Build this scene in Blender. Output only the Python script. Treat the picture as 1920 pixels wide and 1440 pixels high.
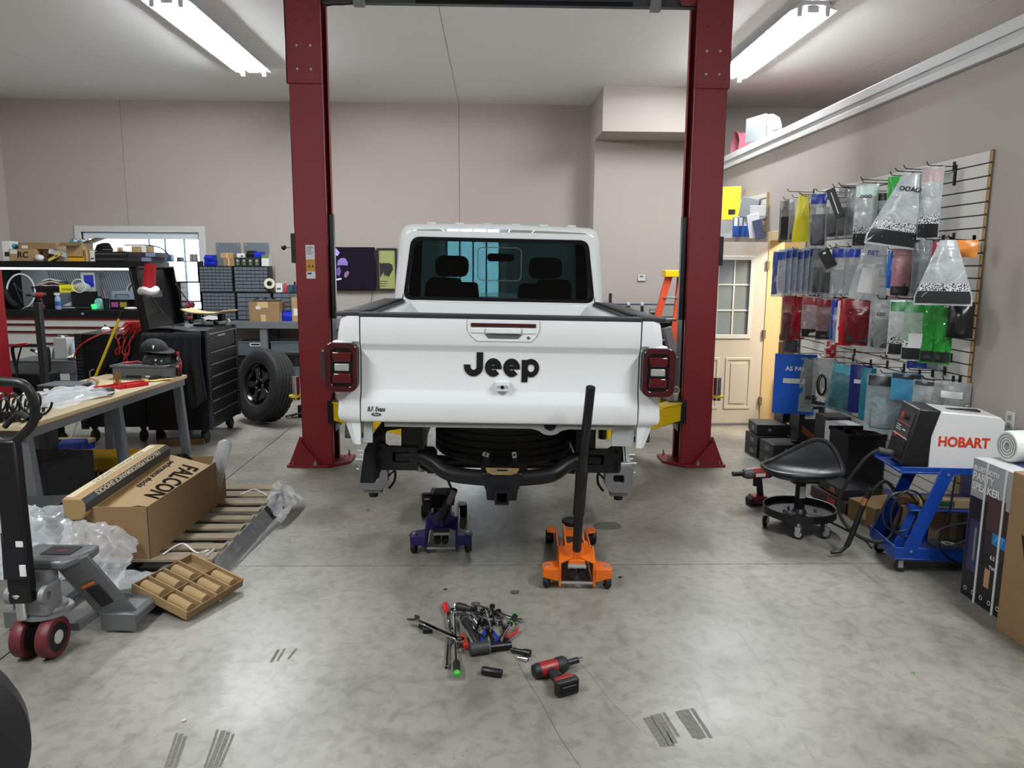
import bpy, bmesh, math, random
from mathutils import Vector, Matrix, Euler
random.seed(7)
for _o in list(bpy.data.objects): bpy.data.objects.remove(_o)
SC = bpy.context.scene
COL = SC.collection
R = math.radians
PI = math.pi
# ---------------------------------------------------------------- camera
FPX, CAMH = 1400.0, 1.75
YAW, PIT, ROLL = R(-1.5), R(8.93), R(0.35)
_f = Vector((-math.sin(YAW)*math.cos(PIT), math.cos(YAW)*math.cos(PIT), -math.sin(PIT)))
_r = Vector((math.cos(YAW), math.sin(YAW), 0))
_u = _r.cross(_f)
_r2 = _r*math.cos(ROLL)+_u*math.sin(ROLL)
_u2 = _u*math.cos(ROLL)-_r*math.sin(ROLL)
cd = bpy.data.cameras.new('camera'); cam = bpy.data.objects.new('camera', cd); COL.objects.link(cam)
cd.sensor_fit = 'HORIZONTAL'; cd.sensor_width = 36.0; cd.lens = FPX/1920*36.0
cd.clip_start = 0.02; cd.clip_end = 200
_m = Matrix((( _r2.x, _u2.x, -_f.x, 0), (_r2.y, _u2.y, -_f.y, 0), (_r2.z, _u2.z, -_f.z, CAMH), (0,0,0,1)))
cam.matrix_world = _m
SC.camera = cam
# measured sight lines of the photograph, used to find where things stand in the room
def ray(x, y): return _f + _r2*((x-960)/FPX) - _u2*((y-720)/FPX)
def atY(x, y, Y): d = ray(x, y); return Vector((0,0,CAMH)) + d*(Y/d.y)
def atX(x, y, X): d = ray(x, y); return Vector((0,0,CAMH)) + d*(X/d.x)
def atZ(x, y, Z=0.0): d = ray(x, y); return Vector((0,0,CAMH)) + d*((Z-CAMH)/d.z)
# ---------------------------------------------------------------- world, exposure
wd = bpy.data.worlds.new('world'); SC.world = wd; wd.use_nodes = True
wb = wd.node_tree.nodes['Background']; wb.inputs[0].default_value = (0.80, 0.92, 1.0, 1); wb.inputs[1].default_value = 6.0
SC.view_settings.view_transform = 'Standard'; SC.view_settings.look = 'None'
SC.view_settings.exposure = 0.30; SC.view_settings.gamma = 1.0; SC.view_settings.use_curve_mapping = False
SC.cycles.max_bounces = 6; SC.cycles.diffuse_bounces = 3; SC.cycles.glossy_bounces = 3; SC.cycles.transmission_bounces = 4; SC.cycles.transparent_max_bounces = 20; SC.cycles.sample_clamp_indirect = 4.0
# ---------------------------------------------------------------- colours and materials
def hx(h, a=1.0):
    h = h.lstrip('#'); c = [int(h[i:i+2],16)/255 for i in (0,2,4)]
    return tuple((x/12.92 if x <= .04045 else ((x+.055)/1.055)**2.4) for x in c)+(a,)
MATS = {}
def mat(name, col='#808080', rough=.5, metal=0.0, var=0.0, scale=8.0, bump=0.0, bscale=60.0, coat=0.0, emit=None, estr=0.0, alpha=1.0, trans=0.0, spec=.5, stretch=None):
    if name in MATS: return MATS[name]
    m = bpy.data.materials.new(name); m.use_nodes = True; nt = m.node_tree; b = nt.nodes['Principled BSDF']
    c = hx(col) if isinstance(col, str) else col
    b.inputs['Base Color'].default_value = c; b.inputs['Roughness'].default_value = rough; b.inputs['Metallic'].default_value = metal
    b.inputs['Coat Weight'].default_value = coat; b.inputs['Coat Roughness'].default_value = .05
    b.inputs['Specular IOR Level'].default_value = spec
    if trans: b.inputs['Transmission Weight'].default_value = trans
    if emit: b.inputs['Emission Color'].default_value = hx(emit); b.inputs['Emission Strength'].default_value = estr
    b.inputs['Alpha'].default_value = alpha
    if var or bump:
        tc = nt.nodes.new('ShaderNodeTexCoord'); src = tc.outputs['Object']
        if stretch:
            mp = nt.nodes.new('ShaderNodeMapping'); mp.inputs['Scale'].default_value = stretch
            nt.links.new(src, mp.inputs['Vector']); src = mp.outputs['Vector']
    if var:
        n = nt.nodes.new('ShaderNodeTexNoise'); n.inputs['Scale'].default_value = scale; n.inputs['Detail'].default_value = 4
        nt.links.new(src, n.inputs['Vector'])
        mx = nt.nodes.new('ShaderNodeMixRGB'); mx.inputs[1].default_value = tuple(x*(1-var) for x in c[:3])+(1,); mx.inputs[2].default_value = tuple(min(1, x*(1+var)) for x in c[:3])+(1,)
        nt.links.new(n.outputs['Fac'], mx.inputs[0]); nt.links.new(mx.outputs[0], b.inputs['Base Color'])
    if bump:
        n2 = nt.nodes.new('ShaderNodeTexNoise'); n2.inputs['Scale'].default_value = bscale; n2.inputs['Detail'].default_value = 3
        nt.links.new(src, n2.inputs['Vector'])
        bp = nt.nodes.new('ShaderNodeBump'); bp.inputs['Strength'].default_value = bump; bp.inputs['Distance'].default_value = .01
        nt.links.new(n2.outputs['Fac'], bp.inputs['Height']); nt.links.new(bp.outputs['Normal'], b.inputs['Normal'])
    MATS[name] = m
    return m
def film(name, tint='#ffffff', opac=.25, rough=.12, body='#e8ecef'):
    """thin clear plastic: mostly see-through, with a sheen and a little milky body"""
    if name in MATS: return MATS[name]
    m = bpy.data.materials.new(name); m.use_nodes = True; nt = m.node_tree
    for n in list(nt.nodes): nt.nodes.remove(n)
    out = nt.nodes.new('ShaderNodeOutputMaterial'); tr = nt.nodes.new('ShaderNodeBsdfTransparent'); tr.inputs[0].default_value = hx(tint)
    pb = nt.nodes.new('ShaderNodeBsdfPrincipled'); pb.inputs['Base Color'].default_value = hx(body); pb.inputs['Roughness'].default_value = rough
    mx = nt.nodes.new('ShaderNodeMixShader'); fr = nt.nodes.new('ShaderNodeFresnel'); fr.inputs[0].default_value = 1.5
    tc = nt.nodes.new('ShaderNodeTexCoord'); no = nt.nodes.new('ShaderNodeTexNoise'); no.inputs['Scale'].default_value = 9; no.inputs['Detail'].default_value = 3; no.inputs['Distortion'].default_value = 1.5
    nt.links.new(tc.outputs['Object'], no.inputs['Vector'])
    rm = nt.nodes.new('ShaderNodeMapRange'); rm.inputs[1].default_value = .35; rm.inputs[2].default_value = .7; rm.inputs[3].default_value = opac*.75; rm.inputs[4].default_value = min(1, opac*1.3)
    nt.links.new(no.outputs['Fac'], rm.inputs[0])
    ad = nt.nodes.new('ShaderNodeMath'); ad.operation = 'MULTIPLY_ADD'; ad.use_clamp = True; ad.inputs[1].default_value = .45
    nt.links.new(fr.outputs[0], ad.inputs[0]); nt.links.new(rm.outputs[0], ad.inputs[2])
    bp = nt.nodes.new('ShaderNodeBump'); bp.inputs['Strength'].default_value = .5; bp.inputs['Distance'].default_value = .02
    nt.links.new(no.outputs['Fac'], bp.inputs['Height']); nt.links.new(bp.outputs[0], pb.inputs['Normal'])
    nt.links.new(ad.outputs[0], mx.inputs[0]); nt.links.new(tr.outputs[0], mx.inputs[1]); nt.links.new(pb.outputs[0], mx.inputs[2])
    nt.links.new(mx.outputs[0], out.inputs[0]); MATS[name] = m
    return m
# ---------------------------------------------------------------- mesh builder
class MB:
    def __init__(s, M=None): s.v = []; s.f = []; s.M = M.copy() if M else Matrix.Identity(4)
    def at(s, M): s.M = M; return s
    def add(s, vs, fs):
        o = len(s.v); s.v += [s.M @ Vector(p) for p in vs]; s.f += [tuple(i+o for i in f) for f in fs]; return s
    def box(s, lo, hi):
        (a,b,c),(d,e,f) = lo, hi
        return s.add([(a,b,c),(d,b,c),(d,e,c),(a,e,c),(a,b,f),(d,b,f),(d,e,f),(a,e,f)], [(0,3,2,1),(4,5,6,7),(0,1,5,4),(1,2,6,5),(2,3,7,6),(3,0,4,7)])
    def bar(s, a, b, w, h, up=(0,0,1)):
        """box beam from a to b, w across, h along up"""
        a, b = Vector(a), Vector(b); d = (b-a).normalized(); u = Vector(up); x = d.cross(u)
        if x.length < 1e-5: x = d.cross(Vector((1,0,0)))
        x.normalize(); u = x.cross(d)
        vs = [p+x*sx*w/2+u*su*h/2 for p in (a,b) for sx,su in ((-1,-1),(1,-1),(1,1),(-1,1))]
        return s.add(vs, [(0,1,2,3),(7,6,5,4),(0,4,5,1),(1,5,6,2),(2,6,7,3),(3,7,4,0)])
    def cyl(s, a, b, r0, r1=None, n=16, cap=True):
        a, b = Vector(a), Vector(b); r1 = r0 if r1 is None else r1; d = (b-a).normalized()
        x = d.cross(Vector((0,0,1)) if abs(d.z) < .9 else Vector((1,0,0))).normalized(); y = d.cross(x)
        vs = []
        for p, r in ((a,r0),(b,r1)):
            for i in range(n):
                t = 2*PI*i/n; vs.append(p+x*math.cos(t)*r+y*math.sin(t)*r)
        fs = [(i, (i+1)%n, n+(i+1)%n, n+i) for i in range(n)]
        if cap: fs += [tuple(range(n-1,-1,-1)), tuple(range(n,2*n))]
        return s.add(vs, fs)
    def tube(s, pts, r, n=8, closed=False, flat=None):
        P = [Vector(p) for p in pts]; N = len(P); rr = r if isinstance(r, (list,tuple)) else [r]*N
        T = []
        for i in range(N):
            a = P[(i-1)%N] if (closed or i) else P[0]; b = P[(i+1)%N] if (closed or i < N-1) else P[-1]
            d = b-a; T.append(d.normalized() if d.length > 1e-9 else Vector((0,0,1)))
        x = T[0].cross(Vector((0,0,1)) if abs(T[0].z) < .9 else Vector((1,0,0))).normalized()
        vs = []
        for i in range(N):
            x = (x - T[i]*x.dot(T[i])); x = x.normalized() if x.length > 1e-6 else T[i].orthogonal().normalized()
            y = T[i].cross(x)
            for k in range(n):
                t = 2*PI*k/n; vs.append(P[i]+x*math.cos(t)*rr[i]+y*math.sin(t)*rr[i]*(flat or 1))
        fs = []
        for i in range(N if closed else N-1):
            j = (i+1)%N
            for k in range(n): fs.append((i*n+k, i*n+(k+1)%n, j*n+(k+1)%n, j*n+k))
        if not closed: fs += [tuple(range(n-1,-1,-1)), tuple((N-1)*n+k for k in range(n))]
        return s.add(vs, fs)
    def lathe(s, prof, n=24, c=(0,0,0), axis=(0,0,1), close=False):
        """profile of (radius, height) turned about an axis"""
        q = Vector((0,0,1)).rotation_difference(Vector(axis).normalized()).to_matrix(); c = Vector(c)
        vs = []; m = len(prof)
        for i in range(n):
            t = 2*PI*i/n
            for r, z in prof: vs.append(c + q @ Vector((r*math.cos(t), r*math.sin(t), z)))
        fs = []
        for i in range(n):
            j = (i+1)%n
            for k in range(m if close else m-1):
                l = (k+1)%m; fs.append((i*m+k, j*m+k, j*m+l, i*m+l))
        if not close:
            if prof[0][0] > 1e-6: fs.append(tuple(i*m for i in range(n-1,-1,-1)))
            if prof[-1][0] > 1e-6: fs.append(tuple(i*m+m-1 for i in range(n)))
        return s.add(vs, fs)
    def prism(s, poly, a, b, plane='xy'):
        """polygon in a plane extruded from a to b along the third axis"""
        n = len(poly)
        def P(p, t): return {'xy':(p[0],p[1],t), 'xz':(p[0],t,p[1]), 'yz':(t,p[0],p[1])}[plane]
        vs = [P(p,a) for p in poly]+[P(p,b) for p in poly]
        fs = [tuple(range(n-1,-1,-1)), tuple(range(n,2*n))]+[(i,(i+1)%n,n+(i+1)%n,n+i) for i in range(n)]
        return s.add(vs, fs)
    def ring(s, outer, inner, a, b, plane='xy'):
        """frame: outer and inner outlines with the same number of points, extruded a..b"""
        n = len(outer)
        def P(p, t): return {'xy':(p[0],p[1],t), 'xz':(p[0],t,p[1]), 'yz':(t,p[0],p[1])}[plane]
        vs = [P(p,a) for p in outer]+[P(p,a) for p in inner]+[P(p,b) for p in outer]+[P(p,b) for p in inner]
        fs = []
        for i in range(n):
            j = (i+1)%n
            fs += [(i,n+i,n+j,j), (2*n+i,2*n+j,3*n+j,3*n+i), (i,j,2*n+j,2*n+i), (n+i,3*n+i,3*n+j,n+j)]
        return s.add(vs, fs)
    def grid(s, fn, nu, nv, skip=None):
        vs = [fn(i/nu, j/nv) for i in range(nu+1) for j in range(nv+1)]
        fs = [(i*(nv+1)+j, (i+1)*(nv+1)+j, (i+1)*(nv+1)+j+1, i*(nv+1)+j+1) for i in range(nu) for j in range(nv) if not (skip and skip(i,j))]
        return s.add(vs, fs)
    def ball(s, c, r, nu=16, nv=10):
        c = Vector(c); r = Vector(r) if isinstance(r, (tuple,list)) else Vector((r,r,r))
        vs = [c+Vector((0,0,r.z)), c-Vector((0,0,r.z))]
        for j in range(1, nv):
            p = PI*j/nv
            for i in range(nu):
                t = 2*PI*i/nu; vs.append(c+Vector((r.x*math.sin(p)*math.cos(t), r.y*math.sin(p)*math.sin(t), r.z*math.cos(p))))
        fs = [(0, 2+i, 2+(i+1)%nu) for i in range(nu)]+[(1, 2+(nv-2)*nu+(i+1)%nu, 2+(nv-2)*nu+i) for i in range(nu)]
        for j in range(nv-2):
            for i in range(nu): fs.append((2+j*nu+i, 2+(j+1)*nu+i, 2+(j+1)*nu+(i+1)%nu, 2+j*nu+(i+1)%nu))
        return s.add(vs, fs)
    def build(s, name, m, parent=None, smooth=0, bevel=0, world=False, seg=2, solid=0, sub=0):
        vs = s.v
        if world and parent is not None:
            inv = wmat(parent).inverted(); vs = [inv @ p for p in vs]
        me = bpy.data.meshes.new(name); me.from_pydata([tuple(p) for p in vs], [], s.f)
        bm = bmesh.new(); bm.from_mesh(me); bmesh.ops.recalc_face_normals(bm, faces=bm.faces); bm.to_mesh(me); bm.free()
        if smooth:
            me.shade_smooth()
            me.set_sharp_from_angle(angle=R(smooth if smooth > 1 else 40))
        o = bpy.data.objects.new(name, me); COL.objects.link(o)
        if m: me.materials.append(m)
        if parent is not None: o.parent = parent
        if solid: k = o.modifiers.new('s','SOLIDIFY'); k.thickness = solid; k.offset = 0
        if sub: k = o.modifiers.new('u','SUBSURF'); k.levels = sub; k.render_levels = sub
        if bevel:
            k = o.modifiers.new('b','BEVEL'); k.width = bevel; k.segments = seg; k.limit_method = 'ANGLE'; k.angle_limit = R(35)
            if not smooth: me.shade_smooth(); me.set_sharp_from_angle(angle=R(30)); k.harden_normals = False
        return o
def wmat(o):
    m = Matrix.LocRotScale(o.location, o.rotation_euler, o.scale)
    return (wmat(o.parent) @ m) if o.parent else m
def tag(o, label=None, cat=None, group=None, kind=None):
    if label: o['label'] = label
    if cat: o['category'] = cat
    if group: o['group'] = group
    if kind: o['kind'] = kind
    return o
def thing(name, label, cat, loc=(0,0,0), rz=0.0, group=None, rot=None):
    o = bpy.data.objects.new(name, None); COL.objects.link(o); o.empty_display_size = .05
    o.location = loc; o.rotation_euler = rot if rot else (0,0,rz)
    return tag(o, label, cat, group)
def copy_tree(o, parent=None):
    c = o.copy(); COL.objects.link(c); c.parent = parent
    for ch in list(o.children):
        copy_tree(ch, c)
    return c
def structure(name, mb, m, parent=None, **k):
    o = mb.build(name, m, parent, **k)
    if parent is None: o['kind'] = 'structure'
    return o
_FONT = {}
def text(name, s, size, m, parent=None, M=None, ext=.0015, bold=0.0, align='CENTER', shear=0.0, spacing=1.0, world=False, sx=1.0):
    """flat lettering in its own plane: x right, y up, thickness along z"""
    c = bpy.data.curves.new(name, 'FONT'); c.body = s; c.size = size; c.extrude = ext; c.offset = bold; c.align_x = align; c.align_y = 'CENTER'; c.shear = shear; c.space_character = spacing; c.resolution_u = 3
    t = bpy.data.objects.new(name+'_c', c); COL.objects.link(t)
    dg = bpy.context.evaluated_depsgraph_get(); me = bpy.data.meshes.new_from_object(t.evaluated_get(dg))
    bpy.data.objects.remove(t); bpy.data.curves.remove(c)
    me.name = name; M = M or Matrix.Identity(4)
    if sx != 1.0: M = M @ Matrix.Diagonal((sx,1,1,1))
    if world and parent is not None: M = wmat(parent).inverted() @ M
    me.transform(M)
    me.materials.clear(); me.materials.append(m)
    o = bpy.data.objects.new(name, me); COL.objects.link(o)
    if parent is not None: o.parent = parent
    return o
def frame(o, x, y):
    """matrix with origin o, x axis and y axis given (z = x cross y)"""
    x = Vector(x).normalized(); z = x.cross(Vector(y)).normalized(); y = z.cross(x); o = Vector(o)
    return Matrix(((x.x,y.x,z.x,o.x),(x.y,y.y,z.y,o.y),(x.z,y.z,z.z,o.z),(0,0,0,1)))
def TR(x=0, y=0, z=0, rx=0, ry=0, rz=0): return Matrix.Translation((x,y,z)) @ Euler((rx,ry,rz)).to_matrix().to_4x4()
def rrect(w, h, r, n=4, cx=0, cy=0):
    """rounded rectangle outline, counter-clockwise"""
    out = []
    for (sx, sy, a0) in ((1,-1,-PI/2),(1,1,0),(-1,1,PI/2),(-1,-1,PI)):
        for i in range(n+1):
            a = a0+PI/2*i/n; out.append((cx+sx*(w/2-r)+r*math.cos(a), cy+sy*(h/2-r)+r*math.sin(a)))
    return out
def rtrap(wb, wt, z0, z1, r, n=5, rb=None):
    """rounded trapezoid outline in x,z: width wb at z0, wt at z1"""
    P = [Vector((wb/2,z0)),Vector((wt/2,z1)),Vector((-wt/2,z1)),Vector((-wb/2,z0))]; out = []
    for i in range(4):
        a, b, c = P[i-1], P[i], P[(i+1)%4]; rad = (rb if rb is not None else r) if i in (0,3) else r
        p = b+(a-b).normalized()*rad; q = b+(c-b).normalized()*rad
        for k in range(n+1):
            t = k/n; out.append(tuple(p*(1-t)**2+b*2*t*(1-t)+q*t*t))
    return out
def smooth_path(pts, n=6, closed=False):
    """Catmull-Rom through the points"""
    P = [Vector(p) for p in pts]; N = len(P); out = []
    for i in range(N if closed else N-1):
        if closed: a,b,c,d = P[i-1],P[i],P[(i+1)%N],P[(i+2)%N]
        else: a,b,c,d = P[max(i-1,0)],P[i],P[i+1],P[min(i+2,N-1)]
        for k in range(n):
            t = k/n; out.append(.5*((2*b)+(c-a)*t+(2*a-5*b+4*c-d)*t*t+(3*b-a-3*c+d)*t**3))
    if not closed: out.append(P[-1])
    return out
# common materials
M_white = mat('white_car_paint', '#e6e8e8', .28, coat=.6)
M_blk = mat('black_plastic', '#0c0d0f', .45)
M_blkm = mat('matte_black', '#070708', .7, spec=.3)
M_blkg = mat('gloss_black', '#08090b', .18)
M_steelblk = mat('black_steel', '#0d0e10', .4, .15)
M_rub = mat('rubber', '#141414', .75, var=.2, scale=30)
M_chr = mat('chrome', '#d8dadd', .12, 1.0)
M_steel = mat('brushed_steel', '#9a9c9e', .32, .9, var=.1, scale=40)
M_castal = mat('cast_aluminium', '#8d8f90', .5, .5, var=.2, scale=25, bump=.2, bscale=90)
M_zinc = mat('zinc', '#c5c7c6', .3, .8)
M_red = mat('red_powder_coat', '#7a0c16', .42, var=.08, scale=220, bump=.25, bscale=260)
M_yel = mat('yellow_paint', '#e9c414', .4)
M_card = mat('cardboard', '#8f7250', .85, var=.1, scale=5, bump=.12, bscale=120, stretch=(1,1,6))
M_cardd = mat('cardboard_edge', '#79603f', .85, var=.12, scale=8)
M_cardl = mat('cardboard_pale', '#a3875f', .85, var=.1, scale=6)
M_paper = mat('paper_white', '#d2d2cf', .7)
M_tape = mat('packing_tape', '#c9a97a', .3)
M_gpl = mat('grey_plastic', '#55595d', .5, var=.06, scale=20)
M_gbench = mat('grey_bench_paint', '#5f6468', .5, var=.06, scale=12)
M_blue = mat('blue_plastic', '#1229b8', .35)
M_wrap = film('clear_wrap', opac=.06, rough=.08)
M_ink = mat('black_ink', '#111214', .5)
M_inkm = mat('carton_ink', '#15130f', .9, spec=.1)
M_inkw = mat('white_ink', '#e9ebec', .5)
M_redpl = mat('red_plastic', '#c01d22', .4)
M_orange = mat('orange_paint', '#d9650f', .42, var=.12, scale=16)
# ================================================================ setting
CEIL, YB, XR, XL, YF = 4.09, 11.4, 3.02, -7.12, -4.0
M_tube = mat('lamp_tube', '#ffffff', .4, emit='#f4faff', estr=135.0)
M_housing = mat('lamp_housing', '#e9eef2', .35)
def light_strip(x, y0, y1, label):
    """one ceiling fixture: white channel with two bare tubes"""
    t = thing('ceiling_light', label, 'light', (x, (y0+y1)/2, CEIL), group='fluorescent ceiling lights')
    L = y1-y0
    MB().prism([(-.21,-.075),(-.20,-.075),(-.08,-.03),(.08,-.03),(.20,-.075),(.21,-.075),(.12,0),(-.12,0)], -L/2, L/2, 'xz').build('housing', M_housing, t)
    MB().box((-.055,-L/2+.02,-.085),(.055,L/2-.02,-.03)).build('ballast_cover', M_housing, t, bevel=.006)
    for sx in (-1, 1):
        MB().cyl((sx*.125,-L/2+.03,-.085),(sx*.125,L/2-.03,-.085), .02, n=10).build('tube', M_tube, t, smooth=1)
        for e in (-1, 1): MB().box((sx*.125-.02,e*(L/2-.015)-.012,-.12),(sx*.125+.02,e*(L/2-.015)+.012,-.03)).build('socket', M_housing, t)
    ld = bpy.data.lights.new('fixture_light', 'AREA'); ld.shape = 'RECTANGLE'; ld.size = .36; ld.size_y = L-.1; ld.energy = LAMP_W; ld.color = (.94, .985, 1.0)
    lo = bpy.data.objects.new('fixture_light', ld); COL.objects.link(lo); lo.parent = t; lo.location = (0,0,-.125)
LAMP_W = 66.0
light_strip(-2.85, 7.0, 9.44, 'twin-tube ceiling light left of the lift, nearest the back wall')
light_strip(2.85, 7.0, 9.44, 'twin-tube ceiling light right of the lift, over the side door')
light_strip(-2.85, 0.2, 2.64, 'twin-tube ceiling light above the long wooden-topped bench')
light_strip(2.85, 0.2, 2.64, 'twin-tube ceiling light above the slatted display wall')
# --- concrete
def concrete():
    m = bpy.data.materials.new('concrete_floor'); m.use_nodes = True; nt = m.node_tree; b = nt.nodes['Principled BSDF']; N = nt.nodes.new; Lk = nt.links.new
    tc = N('ShaderNodeTexCoord')
    def noise(sc, det, dist=0, stretch=None):
        n = N('ShaderNodeTexNoise'); n.inputs['Scale'].default_value = sc; n.inputs['Detail'].default_value = det; n.inputs['Distortion'].default_value = dist
        if stretch:
            mp = N('ShaderNodeMapping'); mp.inputs['Scale'].default_value = stretch; Lk(tc.outputs['Object'], mp.inputs['Vector']); Lk(mp.outputs['Vector'], n.inputs['Vector'])
        else: Lk(tc.outputs['Object'], n.inputs['Vector'])
        return n
    def ramp(src, stops):
        r = N('ShaderNodeValToRGB'); e = r.color_ramp.elements
        e[0].position, e[0].color = stops[0][0], hx(stops[0][1]); e[1].position, e[1].color = stops[-1][0], hx(stops[-1][1])
        for p, c in stops[1:-1]: k = e.new(p); k.color = hx(c)
        Lk(src, r.inputs[0]); return r
    big = ramp(noise(.8, 6, .2).outputs['Fac'], [(.3,'#736f67'),(.5,'#8a867d'),(.7,'#9d988e')])
    fine = ramp(noise(16, 10, .6).outputs['Fac'], [(.3,'#a8a49c'),(.56,'#ffffff'),(.75,'#ffffff')])
    scr = ramp(noise(5, 12, 3.0, (1,.25,1)).outputs['Fac'], [(.30,'#7d7a73'),(.38,'#ffffff'),(.9,'#ffffff')])
    sc = ramp(noise(3.0, 9, .5, (1,.6,1)).outputs['Fac'], [(.33,'#a39f98'),(.47,'#ffffff'),(.8,'#ffffff')])
    speck = ramp(noise(70, 2).outputs['Fac'], [(.22,'#6b6863'),(.34,'#ffffff'),(.9,'#ffffff')])
    cur = big.outputs[0]
    for r, f in ((fine,.45),(sc,.42),(scr,.22),(speck,.6)):
        mx = N('ShaderNodeMixRGB'); mx.blend_type = 'MULTIPLY'; mx.inputs[0].default_value = f; Lk(cur, mx.inputs[1]); Lk(r.outputs[0], mx.inputs[2]); cur = mx.outputs[0]
    Lk(cur, b.inputs['Base Color'])
    rr = N('ShaderNodeMapRange'); rr.inputs[3].default_value = .22; rr.inputs[4].default_value = .55; Lk(noise(1.4, 4, .5).outputs['Fac'], rr.inputs[0]); Lk(rr.outputs[0], b.inputs['Roughness'])
    bp = N('ShaderNodeBump'); bp.inputs['Strength'].default_value = .06; bp.inputs['Distance'].default_value = .01; Lk(noise(30, 6).outputs['Fac'], bp.inputs['Height']); Lk(bp.outputs[0], b.inputs['Normal'])
    return m
M_conc = concrete()
M_gap = mat('joint_dark', '#3b3935', .9)
fl = structure('floor', MB().box((XL-.3,YF-.3,-.15),(6.2,YB+.3,-.012)), M_gap)
xs = [XL-.3, -2.2, 6.2]; ys = [YF-.3, -.6, 4.21, 8.6, YB+.3]
for i in range(2):
    for j in range(4):
        g = .004
        MB().box((xs[i]+g,ys[j]+g,-.012),(xs[i+1]-g,ys[j+1]-g,0)).build('slab', M_conc, fl)
# wear in the slab: tyre scuffs, a hairline crack, a patched core hole
M_mark = mat('skid_rubber', '#6b6862', .9, var=.45, scale=60)
def ribbon(name, pts, w, m=M_mark):
    P = [atZ(*p) for p in pts]; b_ = MB()
    for a_, c_ in zip(P, P[1:]):
        d_ = (c_-a_).normalized(); n_ = Vector((-d_.y,d_.x,0))*w/2; u_ = Vector((0,0,.0006))
        b_.add([a_-n_+u_, c_-n_+u_, c_+n_+u_, a_+n_+u_], [(0,1,2,3)])
    return b_.build(name, m, fl)
for k_, (x_, y_, dx_, dy_, w_) in enumerate(((1208,1346,34,54,.016),(1216,1344,34,56,.022),(1224,1341,36,58,.024),(1234,1338,32,56,.022),(1244,1336,28,46,.014),(1268,1334,34,50,.014),(1276,1332,36,54,.022),(1286,1330,34,54,.022),(1297,1328,36,56,.016),(310,1440,22,-66,.010),(318,1440,22,-64,.016),(328,1440,20,-60,.014),(384,1440,24,-72,.010),(393,1440,26,-70,.018),(403,1440,26,-68,.016),(412,1438,26,-62,.010),(508,1242,14,-24,.014),(520,1240,14,-24,.010),(540,1236,16,-20,.012))):
    ribbon('skid_mark', [(x_,y_),(x_+dx_*.35,y_+dy_*.35),(x_+dx_*.7,y_+dy_*.68),(x_+dx_,y_+dy_)], w_)
M_crk = mat('hairline_crack', '#5a5751', .9)
ribbon('crack', [(925,1165),(940,1190),(968,1236),(990,1278),(1012,1312),(1040,1365),(1062,1402),(1090,1440)], .003, M_crk)
ribbon('crack', [(1084,1240),(1110,1268),(1140,1310),(1200,1370)], .002, M_crk)
pc_ = [atZ(1139+26*math.cos(a_)*(1+.12*math.sin(3*a_)), 986+9*math.sin(a_)*(1+.15*math.cos(2*a_))) for a_ in [2*PI*i/18 for i in range(18)]]
MB().add([(q_.x,q_.y,.0006) for q_ in pc_], [tuple(range(18))]).build('patch', mat('patch_mortar', '#5b5a55', .95, var=.3, scale=80), fl)
M_wall = mat('wall_paint', '#aaa098', .75, var=.02, scale=2, bump=.03, bscale=150)
M_ceil = mat('ceiling_paint', '#e2e1de', .8, var=.02, scale=2, bump=.03, bscale=150)
M_trimw = mat('trim_white', '#c6c6c4', .45)
M_seam = mat('panel_seam', '#5d5752', .9)
# back wall: window openings W1 (bench side) and W2 (behind the truck)
W1 = (atY(152,440,YB).x, atY(373,440,YB).x, 1.06, 2.22); W2 = (-.72, .12, 1.06, 2.22)
wb_ = structure('wall_back', MB().box((XL-.2,YB+.18,0),(6.2,YB+.2,CEIL+.2)), M_seam)
def wallpiece(x0, x1, z0, z1): MB().box((x0,YB,z0),(x1,YB+.18,z1)).build('panel', M_wall, wb_)
bpy.data.objects.remove(wb_)
wb_ = structure('wall_back', MB().box((XL-.2,YB+.006,W1[3]),(6.2,YB+.18,CEIL+.2)).box((XL-.2,YB+.006,-.1),(6.2,YB+.18,W1[2])).box((XL-.2,YB+.006,W1[2]),(W1[0],YB+.18,W1[3])).box((W1[1],YB+.006,W1[2]),(W2[0],YB+.18,W1[3])).box((W2[1],YB+.006,W1[2]),(6.2,YB+.18,W1[3])), M_seam)
def wallpiece(x0, x1, z0, z1): MB().box((x0,YB,z0),(x1,YB+.02,z1)).build('panel', M_wall, wb_)
S1, S2 = atY(232,300,YB).x, atY(861,300,YB).x
g = .003
wallpiece(XL, S1-g, W1[3], CEIL); wallpiece(S1+g, S2-g, W1[3], CEIL); wallpiece(S2+g, 6.0, W1[3], CEIL)
wallpiece(XL, S1-g, 0, W1[2]); wallpiece(S1+g, S2-g, 0, W1[2]); wallpiece(S2+g, 6.0, 0, W1[2])
wallpiece(XL, W1[0], W1[2], W1[3]); wallpiece(W1[1], W2[0], W1[2], W1[3]); wallpiece(W2[1], 6.0, W1[2], W1[3])
structure('wall_left', MB().box((XL-.2,YF,0),(XL,YB,CEIL+.1)), M_wall)
structure('wall_front', MB().box((XL-.2,YF-.2,0),(6.2,YF,CEIL+.1)), M_wall)
# ceiling boards
ce = structure('ceiling', MB().box((XL-.2,YF-.2,CEIL+.012),(6.2,YB+.2,CEIL+.2)), M_seam)
cx = [XL, S1, S2, 4.4, 6.2]
for i in range(4): MB().box((cx[i]+g,YF,CEIL),(cx[i+1]-g,YB,CEIL+.012)).build('panel', M_ceil, ce)
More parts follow.
